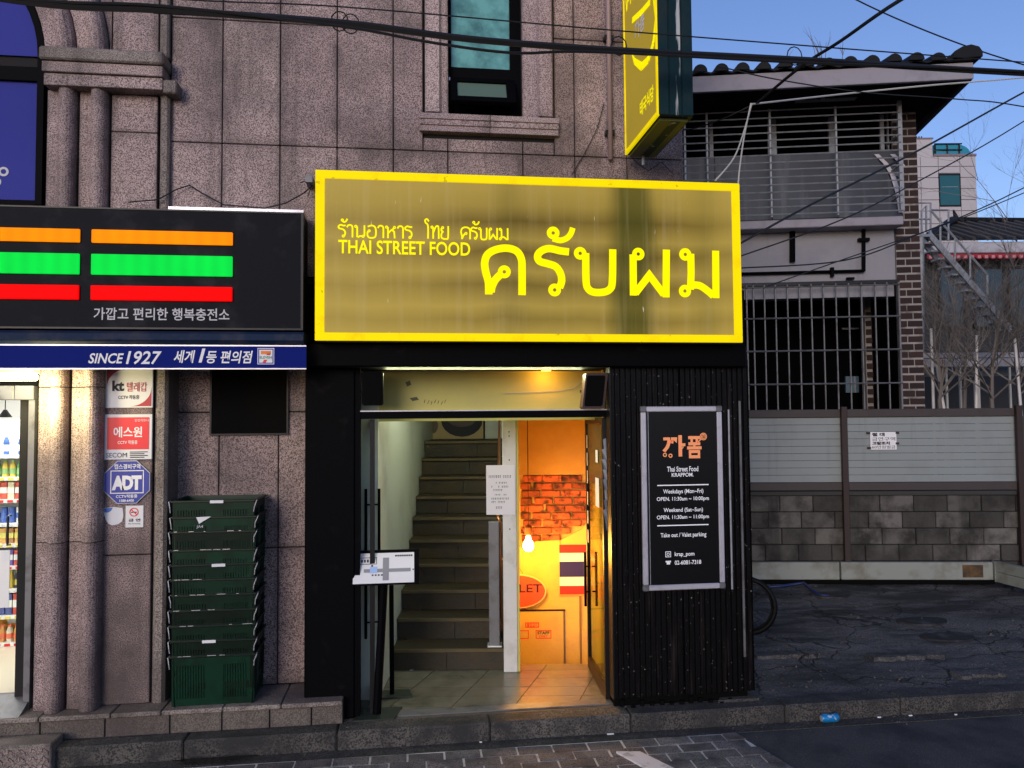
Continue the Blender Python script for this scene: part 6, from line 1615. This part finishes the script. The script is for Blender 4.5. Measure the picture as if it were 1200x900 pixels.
MB().prism([(FH.X(1110, yev, 76)-.03, ez1+.012), (ex1, ez1+.012), (ex1, ez1+.05), (FH.X(1110, yev, 76), ez1+.075)], yev-.05, yev+.3).build('end_tile', M['rooftile'], OH)
MB().add([(hl_-.5, yev+.5, ez1+.10), (ex1, yev+.5, ez1+.10), (ex1, 3.8, ez1+.9), (hl_-.5, 3.8, ez1+.9)], [(0, 1, 2, 3)]).build('roof_sheet', M['rooftile'], OH)
# tuft of dry weeds on the roof edge
def twig(mb, p, d, L, r_, lev, rnd, spread=.5, kids=3):
    pts = [Vector(p)]; dd = Vector(d).normalized(); seg = 3
    for i in range(seg):
        dd = (dd+Vector((rnd.uniform(-1, 1), rnd.uniform(-1, 1), rnd.uniform(-.6, .9)))*.16).normalized(); pts.append(pts[-1]+dd*L/seg)
    mb.tube(pts, [r_*(1-.55*i/seg) for i in range(seg+1)], 3 if r_ < .02 else 5)
    if lev > 0:
        for k in range(kids):
            j = rnd.randint(1, seg); nd = (dd+Vector((rnd.uniform(-1, 1), rnd.uniform(-1, 1), rnd.uniform(-.5, .9)))*spread*1.6).normalized()
            twig(mb, pts[j], nd, L*rnd.uniform(.5, .75), r_*.55, lev-1, rnd, spread, kids)
rnd = random.Random(4)
for k, (a, L) in enumerate(((962, .42), (985, .25), (917, .2))):
    mb = MB(); x, z = FH.X(a, yev+.2, 72), ez1+.08
    for q_ in range(5 if k == 0 else 2): twig(mb, (x+rnd.uniform(-.05, .05), yev+.2, z), (rnd.uniform(-.25, .35), 0, 1), L*rnd.uniform(.7, 1.2), .006, 1, rnd, .35, 2)
    mb.build('dry_weed', M['twig'], fr=FH, label=('tallest tuft of bare weeds sprouting from the scalloped eave', 'short bare weed on the eave right of the tallest tuft', 'short bare weed on the eave left of the tallest tuft')[k], cat='weed', group='weeds on the eave')

# =================================================================== FENCE, BLOCK WALL, SKIRTING
fX = lambda px, y=0, py=530: FF.X(px, y, py)
fZ = lambda py, y=0, px=1000: FF.Z(py, y, px)
FN = thing('yard_fence', 'pale ribbed metal fence with brown rails on top of the concrete block wall', 'fence', (fX(1000), 0, 1.3), FF)
zr1, zr2, zr3, zr4 = fZ(479.5), fZ(489), fZ(565), fZ(574.5)
bays = [(fX(800), fX(985.5)), (fX(992.5), fX(1190))]
for (a, b_) in bays:
    MB().cbox(a, b_, -.03, .03, zr2, zr1, .006).build('top_rail', M['fence_rail'], FN); MB().cbox(a, b_, -.035, .03, zr4, zr3, .006).build('bottom_rail', M['fence_rail'], FN)
    n = 9; hgt = (zr2-zr3)/n
    for i in range(n):
        z0_ = zr3+i*hgt
        MB().prismx([(.0, z0_+.001), (-.004, z0_+.004), (-.004, z0_+hgt-.004), (.0, z0_+hgt-.001), (.012, z0_+hgt-.001), (.012, z0_+.001)], a+.001, b_-.001).build('panel', M['fence'], FN)
for p in (989, 1194):
    x = fX(p, -.04); MB().cbox(x-.035, x+.035, -.085, -.036, fZ(662, -.04), zr1+.03, .004).build('post', M['post_brown'], FN)
# beyond the last post
MB().cbox(fX(1198), fX(1300), -.02, .02, zr3, zr2, .003).build('panel', solid('green_panel', (.03, .05, .04), .6), FN)
BWl = thing('block_wall', 'stained grey concrete block wall at the back of the parking yard', 'wall', (fX(1000), .05, .2), FF)
zt_b, zb_b = zr4-.012, fZ(657)
MB().box(fX(790), fX(1300), .02, .2, .0, zt_b-.002).build('mortar_core', M['joint'], BWl)
MB().box(fX(790), fX(1300), -.012, .2, zt_b-.045, zt_b).build('coping', solid('coping_dark', (.04, .04, .038), .9), BWl)
bh_ = (zt_b-.045-zb_b)/4; bw_ = bh_*2.02; random.seed(31)
src = None
for r_ in range(5):
    x = fX(800)-(bw_/2 if r_ % 2 else 0)+random.uniform(-.03, .03)
    while x < fX(1290):
        z = zt_b-.045-(r_+1)*bh_
        yj = random.uniform(-.012, .004)
        if src is None: src = MB().cbox(0, bw_-.010, 0, .06, 0, bh_-.010, .006).build('block', M['block'], BWl, origin=(0, 0, 0)); src.location = Vector((x, yj, z))-ORG[BWl.name]
        else:
            o = share(src, 'block', (x, yj, z), BWl); o.rotation_euler = (random.uniform(-.01, .01), random.uniform(-.006, .006), random.uniform(-.008, .008))
        x += bw_
SKt = thing('skirting', 'pale low metal skirting along the foot of the block wall', 'skirting', (fX(1000), -.12, .2), FF)
zs1, zs0 = fZ(659, -.12), fZ(679.5, -.12)
for a, b_ in ((800, 984), (986, 1164)):
    MB().cbox(FF.X(a, -.12, 670), FF.X(b_, -.12, 670), -.12, -.06, zs0, zs1, .006).build('panel', M['skirt'], SKt)
MB().box(FF.X(1128, -.12, 670), FF.X(1152, -.12, 670), -.124, -.1205, zs0+.03, zs1-.03).build('rust_patch', M['rust'], SKt)
MB().box(FF.X(800, -.12, 670), FF.X(1166, -.12, 670), -.125, -.1, zs0-.05, zs0-.002).build('footing', M['black_matt'], SKt)
cxs, cys = FF.X(1165, -.12, 670), -.12
MB().cbox(cxs, cxs+.03, cys-.02, cys+.05, zs0-.02, zs1+.01, .003).build('corner_post', M['skirt'], SKt)
# return wall coming toward the street
gA = FF.world((cxs+.02, cys, 0)); gxr, gyr = F0.G(1225, 703, .24)
d = Vector((gxr, gyr, 0))-gA; L_ = d.length; FR2 = Fr(gA.x, gA.y, math.atan2(d.y, d.x))
RW = thing('return_wall', 'low grey panelled return wall at the right end of the yard', 'wall', (L_/2, 0, .2), FR2)
for i in range(5):
    for j in range(2): MB().cbox(i*.9+.004, (i+1)*.9-.004, -.02, .05, zs0-.02+j*.12+.002, zs0-.02+(j+1)*.12-.002, .005).build('panel', M['skirt'], RW)
# notice on the fence
r = (fX(1019.5), fX(1050), fZ(527), fZ(506.5)); yn_ = -.022
nf = thing('fence_notice', 'white printed no smoking zone notice screwed to the fence', 'notice', ((r[0]+r[1])/2, yn_, r[2]), FF)
MB().box(r[0], r[1], yn_, -.009, r[2], r[3]).build('plate', M['letter_w'], nf)
w_, h_ = r[1]-r[0], r[3]-r[2]
def ft(s, u0, v0, u1, v1, b_): text(s, (r[0]+w_*u0, r[0]+w_*u1, r[2]+h_*v0, r[2]+h_*v1), yn_-.003, M['ink'], nf, bold=b_)
ft('절 대', .06, .76, .55, .96, .05); ft('금연구역', .06, .50, .95, .71, .0); ft('고발조치', .06, .27, .74, .46, .05); ft('60만원벌금', .05, .06, .95, .24, .0)
for u, v in ((-.07, .95), (1.04, .95), (1.03, .35), (-.05, .1)):
    MB().box(r[0]+w_*u-.02, r[0]+w_*u+.02, yn_-.006, -.009, r[2]+h_*v-.012, r[2]+h_*v+.012).build('clip', M['post_brown'], nf)

# =================================================================== BACKGROUND BUILDINGS
def bX(px, d, py=300): return FI.X(px, d, py)
def bZ(py, d, px=1120): return FI.Z(py, d, px)
D1 = 42
TW = thing('stone_tower', 'pale pinkish office tower with teal window and curved glass balcony on top', 'tower', (bX(1110, D1), D1, 0), FI)
xa, xb = bX(1060, D1), bX(1147, D1); zt1 = bZ(183, D1)
MB().box(xa, xb-.02, D1+.05, D1+9, 0, zt1-.02).build('core', M['towerjoint'], TW)
cols = [1060, 1078, 1082, 1103, 1128.5, 1147]; rows = [183, 195, 208, 221, 234, 247, 262, 278, 294, 310]
wr = (bX(1104.5, D1), bX(1128, D1), bZ(240, D1), bZ(205, D1))
for i in range(len(cols)-1):
    for j in range(len(rows)-1):
        x0_, x1_ = bX(cols[i], D1), bX(cols[i+1], D1); z1_, z0_ = bZ(rows[j], D1), bZ(rows[j+1], D1)
        if i == 3 and 1 <= j <= 4:
            if j == 1: z0_, z1_ = wr[3]+.1, z1_
            elif j == 4: z1_ = wr[2]-.1
            else: continue
            if z1_-z0_ < .1: continue
        MB().box(x0_+.02, x1_-.02, D1, D1+.06, z0_+.02, z1_-.02).build('stone_panel', M['tower'], TW)
for k in range(8):
    for j in range(len(rows)-1):
        z1_, z0_ = bZ(rows[j], D1), bZ(rows[j+1], D1); MB().box(xb-.03, xb+.02, D1+k*1.1+.02, D1+(k+1)*1.1-.02, z0_+.02, z1_-.02).build('stone_panel', M['tower'], TW)
wn_ = MB(); wn_.box(wr[0]-.08, wr[1]+.08, D1+.02, D1+.2, wr[2]-.08, wr[2]); wn_.box(wr[0]-.08, wr[1]+.08, D1+.02, D1+.2, wr[3], wr[3]+.08); wn_.box(wr[0]-.08, wr[0], D1+.02, D1+.2, wr[2], wr[3]); wn_.box(wr[1], wr[1]+.08, D1+.02, D1+.2, wr[2], wr[3])
w_o = wn_.build('window', M['dark_metal'], TW); MB().box(wr[0], wr[1], D1+.045, D1+.05, wr[2], wr[3]).build('pane', M['tealglass'], w_o)
MB().box(wr[0]+.1, wr[1]-.1, D1+.035, D1+.04, wr[2]+(wr[3]-wr[2])*.6, wr[2]+(wr[3]-wr[2])*.62).build('ceiling_light_seen', M['galv'], w_o)
# left stair core
MB().box(bX(1060, D1), bX(1098, D1), D1+.1, D1+6, zt1, bZ(162, D1)).build('roof_block', M['tower'], TW)
MB().box(bX(1060, D1), bX(1099, D1), D1+.05, D1+6.1, bZ(162, D1), bZ(160.5, D1)).build('parapet_cap', M['towerjoint'], TW)
MB().box(bX(1098, D1), bX(1148, D1), D1-.05, D1+9, zt1+.0, zt1+.12).build('parapet_cap', M['towerjoint'], TW)
# curved glass
gx0, gx1 = bX(1100, D1), bX(1143, D1); gz0, gz1 = zt1+.12, bZ(168.5, D1)
P = [(gx0, gz0), (gx1, gz0)]
for k in range(7): t = PI/2*k/6; P.append((gx1-.75*(1-math.cos(t)), gz0+(gz1-gz0)*math.sin(t)))
P.append((gx0, gz1)); MB().prism(P, D1+.1, D1+5).build('balcony_glazing', M['domeglass'], TW)
mb = MB()
for z in (gz0+(gz1-gz0)*.45, gz1+.02): mb.box(gx0, gx1-.5, D1+.02, D1+.09, z-.03, z+.03)
for u in (0, .33, .66): mb.box(gx0+(gx1-gx0)*u, gx0+(gx1-gx0)*u+.06, D1+.02, D1+.09, gz0, gz1)
mb.build('glazing_bars', M['dark_metal'], TW)
mb = MB()
for p in (1124, 1127, 1130): mb.tube([(bX(p, D1-.2), D1+1, gz1-.6), (bX(p+1, D1-.2), D1+1, bZ(166, D1))], .03, 4)
mb.tube([(bX(1104, D1), D1+1, bZ(167, D1)), (bX(1130, D1), D1+1, bZ(167, D1))], .02, 4)
for p in (1086, 1089, 1092, 1095): mb.tube([(bX(p, D1), D1+1, bZ(162, D1)), (bX(p+1, D1), D1+1, bZ(152, D1))], .04, 4)
mb.build('roof_railing', M['dark_metal'], TW)
# tile roofed house
D2 = 17
TH = thing('tiled_house', 'low house with dark tiled roof, white fascia and red scalloped trim behind the bare trees', 'house', (bX(1150, D2), D2, 0), FI)
xa, xb = bX(1070, D2), bX(1330, D2)
MB().box(xa, xb, D2+.5, D2+5, -.5, bZ(288, D2)).build('dark_wall', M['housedark'], TH)
MB().cbox(xa+.2, xb, D2-.05, D2, bZ(297, D2), bZ(284, D2), .02).build('fascia', M['beamwhite'], TH)
MB().box(xa+.2, xb, D2+.001, D2+.6, bZ(297, D2), bZ(296, D2)).build('soffit', M['soffit'], TH)
# roof plane: rises back from fascia to ridge, tile rows
zf = bZ(283, D2); zr = bZ(261, D2+2.2, 1150); xr0 = bX(1120, D2+2.2)
rs_ = MB(); rs_.add([(xa-.1, D2-.1, zf), (xb, D2-.1, zf), (xb, D2+2.2, zr), (xr0, D2+2.2, zr), (xa+.3, D2+2.2, zf-.1)], [(0, 1, 2, 3), (0, 3, 4)]); rs_.build('roof_sheet', M['rooftile'], TH)
n = 24; random.seed(8)
for i in range(n):
    x = bX(1092, D2)+i*.30
    if x > xb-.2: break
    t0 = 0; top = 1.0
    ux = min(1, max(.15, (x-xa)/(xr0-xa)))
    p0 = Vector((x, D2-.1, zf+.03)); p1 = Vector((x-.02, D2-.1+2.3*ux, zf+(zr-zf)*ux+.03))
    MB().tube([p0, p0.lerp(p1, .5)+Vector((0, 0, .01)), p1], .045, 5).build('tile_row', solid('tile_row', (.055, .052, .05), .7), TH)
rg = MB(); rg.tube([(xr0, D2+2.2, zr+.05), (bX(1200, D2+2.2), D2+2.2, zr+.02), (xb, D2+2.2, zr+.05)], .10, 6); rg.tube([(xr0, D2+2.2, zr+.05), (xr0-.5, D2+1.4, zr-.12), (xa+.2, D2-.1, zf+.02)], .09, 6)
rg.tube([(xr0+.05, D2+2.2, zr+.1), (xr0-.02, D2+2.2, zr+.33)], [.07, .02], 5); rg.build('ridge_tiles', M['rooftile'], TH)
# scalloped red trim
sc_ = MB(); wsc = .155; x = xa+.3; i = 0
zt2 = bZ(297.5, D2)
MB().box(xa+.3, xb, D2-.02, D2, zt2-.05, zt2-.002).build('trim_band', M['awnred'], TH)
while x < xb-.2:
    P = [(x, zt2-.051), (x+wsc, zt2-.051)]+[(x+wsc/2+wsc/2*math.cos(PI+PI*k/6+PI)*1, zt2-.051-.075*math.sin(PI*k/6)) for k in range(1, 6)]
    P = [(x+wsc/2+wsc/2*math.cos(PI*k/6), zt2-.051-.075*math.sin(PI*k/6)) for k in range(7)]
    MB().prism(P[::-1], D2-.02, D2).build('scallop', M['awnred'], TH)
    MB().box(x+wsc*.28, x+wsc*.72, D2-.026, D2-.021, zt2-.10, zt2-.04).build('scallop_dot', solid('trim_pale', (.5, .25, .28), .7), TH)
    x += wsc; i += 1
for (a, b_) in ((1100, 1131), (1140, 1178), (1182, 1230)):
    x0_, x1_ = bX(a, D2+.4), bX(b_, D2+.4); z0_, z1_ = bZ(385, D2+.4), bZ(312, D2+.4)
    fr2 = MB(); fr2.box(x0_, x1_, D2+.42, D2+.49, z0_, z0_+.06); fr2.box(x0_, x1_, D2+.42, D2+.49, z1_-.06, z1_); fr2.box(x0_, x0_+.05, D2+.42, D2+.49, z0_+.06, z1_-.06); fr2.box(x1_-.05, x1_, D2+.42, D2+.49, z0_+.06, z1_-.06)
    w_o = fr2.build('window', M['dark_metal'], TH); MB().box(x0_+.05, x1_-.05, D2+.45, D2+.46, z0_+.06, z1_-.06).build('pane', M['housewin'], w_o)
# white beam carport in front, with white poles
D3 = 13
CPt = thing('carport', 'long white beam on thin poles in front of the tiled house', 'carport', (bX(1140, D3), D3, 0), FI)
for k, (a, b_) in enumerate(((413, 419.5), (420, 430))):
    MB().cbox(bX(1078, D3), bX(1330, D3), D3-.02*k, D3+.15, bZ(b_, D3), bZ(a, D3)-.004, .008).build('beam', M['beamwhite'], CPt)
for p, w_, b_ in ((1106, .03, 480), (1122, .035, 470), (1180, .03, 475), (1142, .07, 445)):
    MB().box(bX(p, D3)-w_/2, bX(p, D3)+w_/2, D3+.03, D3+.03+w_, 0, bZ(430.5 if p != 1142 else 445, D3)).build('pole', solid('pole_pale', (.45, .44, .40), .7), CPt)
MB().box(bX(1075, D3+.6), bX(1330, D3+.6), D3+.6, D3+.7, bZ(441, D3+.6), bZ(431, D3+.6)).build('frosted_panel', solid('frost', (.10, .12, .12), .5), CPt)
MB().box(bX(1075, D3+2), bX(1330, D3+2), D3+2, D3+2.1, -.3, bZ(436, D3+2)).build('dark_backdrop_wall', M['housedark'], CPt)
for p0, p1, lab in (((1144, 478), (1144.5, 393), 'pale bamboo pole, upright, tallest of the garden poles'), ((1094, 478), (1091, 385), 'pale thin garden pole left of the others'), ((1106, 478), (1097, 425), 'pale garden pole leaning left under the white beam'), ((1198, 500), (1189, 396), 'pale garden pole leaning at the right edge')):
    d_ = 12.2; MB().tube([(bX(p0[0], d_, p0[1]), d_, bZ(p0[1], d_, p0[0])-1.2), (bX(p0[0], d_, p0[1]), d_, bZ(p0[1], d_, p0[0])), (bX(p1[0], d_, p1[1]), d_, bZ(p1[1], d_, p1[0]))], .022, 6).build('garden_pole', solid('pole_bright', (.62, .60, .58), .6), fr=FI, label=lab, cat='pole', group='garden poles')
# metal stair
D4 = 13.6
MS = thing('metal_stair', 'grey metal outside stair with handrail descending to the right behind the brick pillar', 'stairs', (bX(1140, D4), D4, 1), FI)
def B(px, py, d): return (bX(px, d, py), d, bZ(py, d, px))
S0, S1 = Vector(B(1090, 280, D4)), Vector(B(1186, 392, D4))
dS = S1-S0
for off in (0, .30):
    A = S0+Vector((0, off, 0)); E = S1+Vector((0, off, 0)); hgt = .16
    MB().add([tuple(A), tuple(E), tuple(E+Vector((0, 0, hgt))), tuple(A+Vector((0, 0, hgt))), tuple(A+Vector((0, .05, 0))), tuple(E+Vector((0, .05, 0))), tuple(E+Vector((0, .05, hgt))), tuple(A+Vector((0, .05, hgt)))],
             [(0,1,2,3), (7,6,5,4), (3,2,6,7), (0,4,5,1), (0,3,7,4), (1,5,6,2)]).build('stringer', M['galv'], MS)
n = 12; tr = None
for i in range(n):
    p = S0+dS*((i+.5)/n)
    if tr is None: tr = MB().box(-.13, .13, 0, .24, 0, .03).build('tread', M['galv'], MS, origin=(0, 0, 0)); tr.location = p+Vector((0, .055, .0))-ORG[MS.name]
    else: share(tr, 'tread', p+Vector((0, .055, 0)), MS)
rail0, rail1 = Vector(B(1091, 247, D4)), Vector(B(1157, 322, D4))
MB().tube([rail0, rail1], .02, 5).build('handrail', M['galv'], MS)
MB().tube([rail1, Vector(B(1157, 346, D4))], .02, 5).build('baluster', M['galv'], MS)
for i, (p, t_, b_) in enumerate(((1102, 255, 292), (1119, 278, 308), (1137, 299, 328))): MB().tube([B(p, t_, D4), B(p, b_, D4)], .018, 5).build('baluster', M['galv'], MS)
# landing rails at the top
for pts in (((1075, 238), (1090.5, 238), (1090.5, 272)), ((1091, 246), (1111.5, 246), (1111.5, 282)), ((1080, 275), (1080, 247), (1085.5, 241), (1085.5, 272)), ((1075, 257), (1090, 257))):
    MB().tube([B(a, b_, D4+.4) for a, b_ in pts], .018, 5).build('landing_rail', M['galv'], MS)
MB().box(bX(1070, D4), bX(1092, D4), D4, D4+.9, bZ(277, D4), bZ(274, D4)).build('landing', M['galv'], MS)
MB().tube([B(1079.5, 274, D4+.05), B(1079.5, 480, D4+.05)], .05, 6).build('support_post', M['galv'], MS)
# bare trees: dense twiggy shrubs in front of the house and one tall tree at the edge
def bare_tree(px, py_base, py_top, d, label, seed, lev=4, n0=5, sp=.6, group='bare trees in the garden'):
    rnd = random.Random(seed); x, z0_ = bX(px, d), bZ(py_base, d, px); z1_ = bZ(py_top, d, px); H = z1_-z0_
    t = thing('bare_tree', label, 'tree', (x, d, z0_-.8), FI, group=group)
    MB().tube([(x, d, z0_-.8), (x+rnd.uniform(-.05, .05), d, z0_), (x+rnd.uniform(-.08, .08), d, z0_+H*.3)], [.035, .03, .02], 6).build('trunk', M['twig'], t)
    mb = MB()
    for k in range(n0):
        a = 2*PI*k/n0+rnd.uniform(-.4, .4); twig(mb, (x, d, z0_+H*rnd.uniform(.0, .3)), (math.cos(a)*sp, math.sin(a)*sp*.7, rnd.uniform(.5, 1.2)), H*rnd.uniform(.42, .62), .017, lev, rnd, .55, 3)
    mb.build('crown', M['twig'], t)
bare_tree(1098, 470, 310, 12.0, 'bare twiggy tree right beside the brick pillar', 1, 5, 9, .7)
bare_tree(1122, 460, 320, 12.6, 'bare twiggy tree left of the tallest pale pole', 2, 5, 5, .8)
bare_tree(1158, 470, 305, 12.0, 'bare twiggy tree under the lower end of the metal stair', 3, 5, 9, .8)
bare_tree(1190, 470, 300, 12.3, 'bare twiggy tree near the right edge, in front of the tiled house', 4, 5, 9, .7)
bare_tree(1212, 330, 150, 19, 'tall bare tree at the right edge against the sky', 6, 4, 6, .55)
# =================================================================== OVERHEAD CABLES
def P3(px, py, Y): x, z = F0.W(px, py, Y); return Vector((x, Y, z))
def cable(pts, r_, label, mt='cable', group='overhead cables', n=5):
    P = [P3(*p) for p in pts]; out = []
    for i in range(len(P)-1):
        a, b_, c_, d_ = P[max(i-1, 0)], P[i], P[i+1], P[min(i+2, len(P)-1)]
        for k in range(6):
            t = k/6; out.append(.5*((2*b_)+(-a+c_)*t+(2*a-5*b_+4*c_-d_)*t*t+(-a+3*b_-3*c_+d_)*t**3))
    out.append(P[-1]); return MB().tube(out, r_, n).build('overhead_cable', M[mt], label=label, cat='cable', group=group)
Yc = -1.15
cable([(-350, -60, Yc), (20, 1, Yc), (190, 12, Yc), (400, 27, Yc), (550, 46, Yc), (720, 59, Yc), (950, 71, Yc), (1200, 86, Yc), (1700, 112, Yc)], .021, 'thickest black cable crossing the whole picture above the signs')
cable([(-350, -50, Yc-.02), (20, -2, Yc-.02), (190, 7, Yc-.02), (400, 31, Yc-.02), (500, 49, Yc-.02), (600, 62, Yc-.02), (700, 61, Yc-.02), (950, 74, Yc-.02), (1200, 84, Yc-.02), (1700, 118, Yc-.02)], .009, 'black cable sagging just below the thickest one over the window')
cable([(-350, -40, Yc+.02), (190, -2, Yc+.02), (400, 8, Yc+.02), (700, 34, Yc+.02), (950, 54, Yc+.02), (1200, 73, Yc+.02), (1700, 110, Yc+.02)], .0045, 'thin upper cable running parallel above the thickest one')
cable([(180, 15, Yc), (240, 18, Yc), (310, 19, Yc), (400, 27, Yc)], .006, 'short slack cable hanging under the thickest one at the upper left')
lp = MB()
for px_, py_0 in ((398, 21), (411, 24), (725, 50), (931, 62)):
    c0 = P3(px_, py_0, Yc); lp.tube([c0+Vector((.05*math.cos(t*PI/6), 0, .06*math.sin(t*PI/6)-.02)) for t in range(12)], .004, 4, closed=True)
lp.build('cable_tie', M['cable'], label='wire loops tying the thick overhead cables together', cat='tie')
YD = -.9
cable([(1400, -190, -4.5), (1058, -2, -2.2), (985, 48, -1.3), (940, 77, YD), (888, 120, -.3)], .011, 'thick diagonal cable rising to the upper right from the eave')
cable([(888, 120, -.3), (850, 138, -.1), (815, 150, .3), (800, 152, .6)], .006, 'slack dark cable end in front of the barred balcony')
cable([(881, 121, -.3), (873, 150, -.28), (860, 185, -.3), (838, 212, -.3)], .006, 'pale cable curving down to the top of the yellow signboard', 'cable_w')
cable([(880, 121, -.3), (872, 160, -.28), (867, 195, -.3), (865, 216, -.3)], .006, 'pale cable dropping to the right corner of the yellow signboard', 'cable_w')
cable([(882, 122, -.3), (990, 110, .2), (1090, 100, .2), (1200, 91, .2), (1400, 70, .2)], .007, 'pale cable running right below the eave', 'cable_w')
cable([(1400, 165, -.4), (1200, 125, -.4), (1120, 116, -.4), (1010, 108, -.4), (905, 92, -.4), (840, 77, -.4)], .005, 'dark cable crossing in front of the eave at a slight slope')
cable([(1400, 0, 1), (1200, 108, .8), (1075, 177, .4), (950, 240, .0), (868, 285, -.1)], .009, 'dark cable sloping down to the left past the brick pillar')
cable([(1400, 10, 1), (1200, 142, .8), (1075, 213, .4), (985, 258, .0), (868, 300, -.1)], .006, 'second dark sloping cable, just below the first, past the pillar')
cable([(1400, 110, 1), (1200, 220, .8), (1075, 275, .5), (990, 305, .3), (868, 314, .1)], .006, 'thin cable sloping over the rendered wall to the right edge')
cable([(1400, 140, 1), (1200, 226, .8), (1110, 262, .6), (1000, 300, .3), (900, 335, .1)], .005, 'lowest thin cable sloping across the rendered wall')
cable([(900, -60, 3), (1000, -2, 3), (1100, 42, 3), (1200, 76, 3), (1350, 118, 3)], .009, 'thin cable against the sky falling to the right')
# =================================================================== BICYCLE BEHIND THE PIER
wxr, wyr = F0.G(884, 746, .16); wc = Vector((wxr, wyr, 0)); zg = lot_z(wxr, wyr)
bk2 = thing('bicycle', 'dark bicycle leaning behind the black pier with only its front wheel showing', 'bicycle', (wc.x-.4, wc.y, zg))
def wheel(cx, cy, ang, R_):
    d = Vector((math.cos(ang), math.sin(ang), 0)); c0 = Vector((cx, cy, zg+R_+.008))
    ring = [c0+d*R_*math.cos(2*PI*k/28)+Vector((0, 0, R_*math.sin(2*PI*k/28))) for k in range(28)]
    t = MB().tube(ring, .026, 6, closed=True).build('tyre', M['rub'], bk2, smooth=True)
    MB().tube([c0+d*(R_-.028)*math.cos(2*PI*k/28)+Vector((0, 0, (R_-.028)*math.sin(2*PI*k/28))) for k in range(28)], .008, 5, closed=True).build('rim', M['dark_metal'], bk2)
    s = MB()
    for k in range(18): a = 2*PI*k/18; s.tube([c0, c0+d*(R_-.03)*math.cos(a)+Vector((0, 0, (R_-.03)*math.sin(a)))], .0015, 3)
    s.build('spokes', M['grey_metal'], bk2); return c0, d
RW_ = .255; a1 = math.radians(-25)
c1, dd = wheel(wc.x-.07, wc.y, a1, RW_); c2, _ = wheel(wc.x-.95, wc.y+.12, math.radians(-5), RW_)
f = MB(); hd = c1+Vector((-.14, .02, .46)); st_ = c2+Vector((.28, 0, .42)); bb = c2+Vector((.36, 0, -.02))
for a, b_ in ((hd, st_), (hd+Vector((.02, 0, -.12)), bb), (st_, bb), (bb, c2), (st_, c2)): f.tube([a, b_], .015, 6)
f.build('frame', M['hose'], bk2)
MB().tube([c1, hd, hd+Vector((-.02, 0, .12))], .012, 6).build('fork', M['dark_metal'], bk2)
MB().tube([hd+Vector((-.05, -.24, .14)), hd+Vector((-.02, 0, .13)), hd+Vector((-.05, .24, .14))], .011, 6).build('handlebar', M['dark_metal'], bk2)
MB().cbox(st_.x-.13, st_.x+.13, st_.y-.06, st_.y+.06, st_.z+.06, st_.z+.10, .015).build('saddle', M['rub'], bk2)
# blue hose
def gl(px, py): x, y_ = F0.G(px, py, .22); return (x, y_, lot_z(x, y_)+.018)
MB().tube([gl(860, 690), gl(884, 688), gl(900, 693), gl(922, 692), gl(942, 690), gl(951, 696), gl(960, 701), gl(972, 702)], .016, 7).build('garden_hose', M['hose'], smooth=True, label='dark blue hose lying on the yard behind the black pier', cat='hose')
# =================================================================== LITTER
x, y_ = F0.G(961, 839, 0.0)
y_ = min(y_, YK-.045)
cn = thing('drink_can', 'crushed blue drink can lying at the kerb on the right', 'can', (x, y_, .006))
prof = [(.022, 0), (.027, .006), (.031, .016), (.0315, .05), (.029, .075), (.0315, .10), (.031, .118), (.026, .13), (.024, .133)]
mb = MB(); mb.lathe(prof, 0, 0, 14); P = [Vector(v) for v in mb.v]
mb.v = [(x-.066+p.z*1.0, y_+p.x*.95+.004*math.sin(p.z*60), .037+p.y) for p in P]
mb.build('can_body', M['canblue'], cn, smooth=True)
MB().lathe([(.020, 0), (.023, .004)], 0, 0, 12)
mb = MB(); mb.lathe([(.0215, 0), (.0215, .003)], 0, 0, 12); mb.v = [(x-.068+p[2], y_+p[0], .037+p[1]) for p in mb.v]; mb.build('can_end', M['alu'], cn)
lit = [(174, 877, .045, 'crumpled white paper ball on the road beside the left kerb'), (865, 836, .0, '')]
x, y_ = F0.G(174, 878, .01); mb = MB(); mb.lathe([(.004, 0), (.022, .008), (.026, .02), (.016, .034), (.003, .04)], x, y_, 7, .006)
random.seed(1); mb.v = [(v[0]+random.uniform(-.006, .006), v[1]+random.uniform(-.006, .006), max(.006, v[2]+random.uniform(-.005, .005))) for v in mb.v]; mb.build('paper_ball', M['paper'], label='crumpled white paper ball on the gutter by the left kerb', cat='litter')
for k, (px_, py_0, z_, w_, lab) in enumerate(((1027, 839, 0, .028, 'white cigarette end left of the other two at the right kerb'), (1046, 839, 0, .03, 'grey cigarette end in the middle of three at the right kerb'), (1067, 839, 0, .028, 'white cigarette end right of the other two at the right kerb'), (709, 850.5, 0, .05, 'flat white paper strip at the foot of the kerb before the pier'), (1120, 838, 0, .02, 'tiny white scrap at the kerb near the right edge'), (563, 868, 0, .018, 'tiny white scrap on the gutter in front of the doors'))):
    x, y_ = F0.G(px_, py_0, z_+.006); y_ = min(y_, YK-.02); MB().cbox(x-w_/2, x+w_/2, y_-.006, y_+.006, .006, .014, .002).build('litter_scrap', M['paper'] if k != 1 else M['gutter'], label=lab, cat='litter')
# dark damp hollow in the pavers
x, y_ = F0.G(253, 890, .02); P = []
for i in range(18):
    t = 2*PI*i/18; P.append((x+.27*math.cos(t)*(1+.1*math.sin(5*t)), y_+.03*math.sin(t)*(1+.3*math.sin(3*t))))
MB().prismz(P, .0255, .0265).build('damp_patch', solid('damp', (.012, .011, .01), .15), kind='structure')
# neighbouring street wall beyond the shop to the left, ground behind the yard
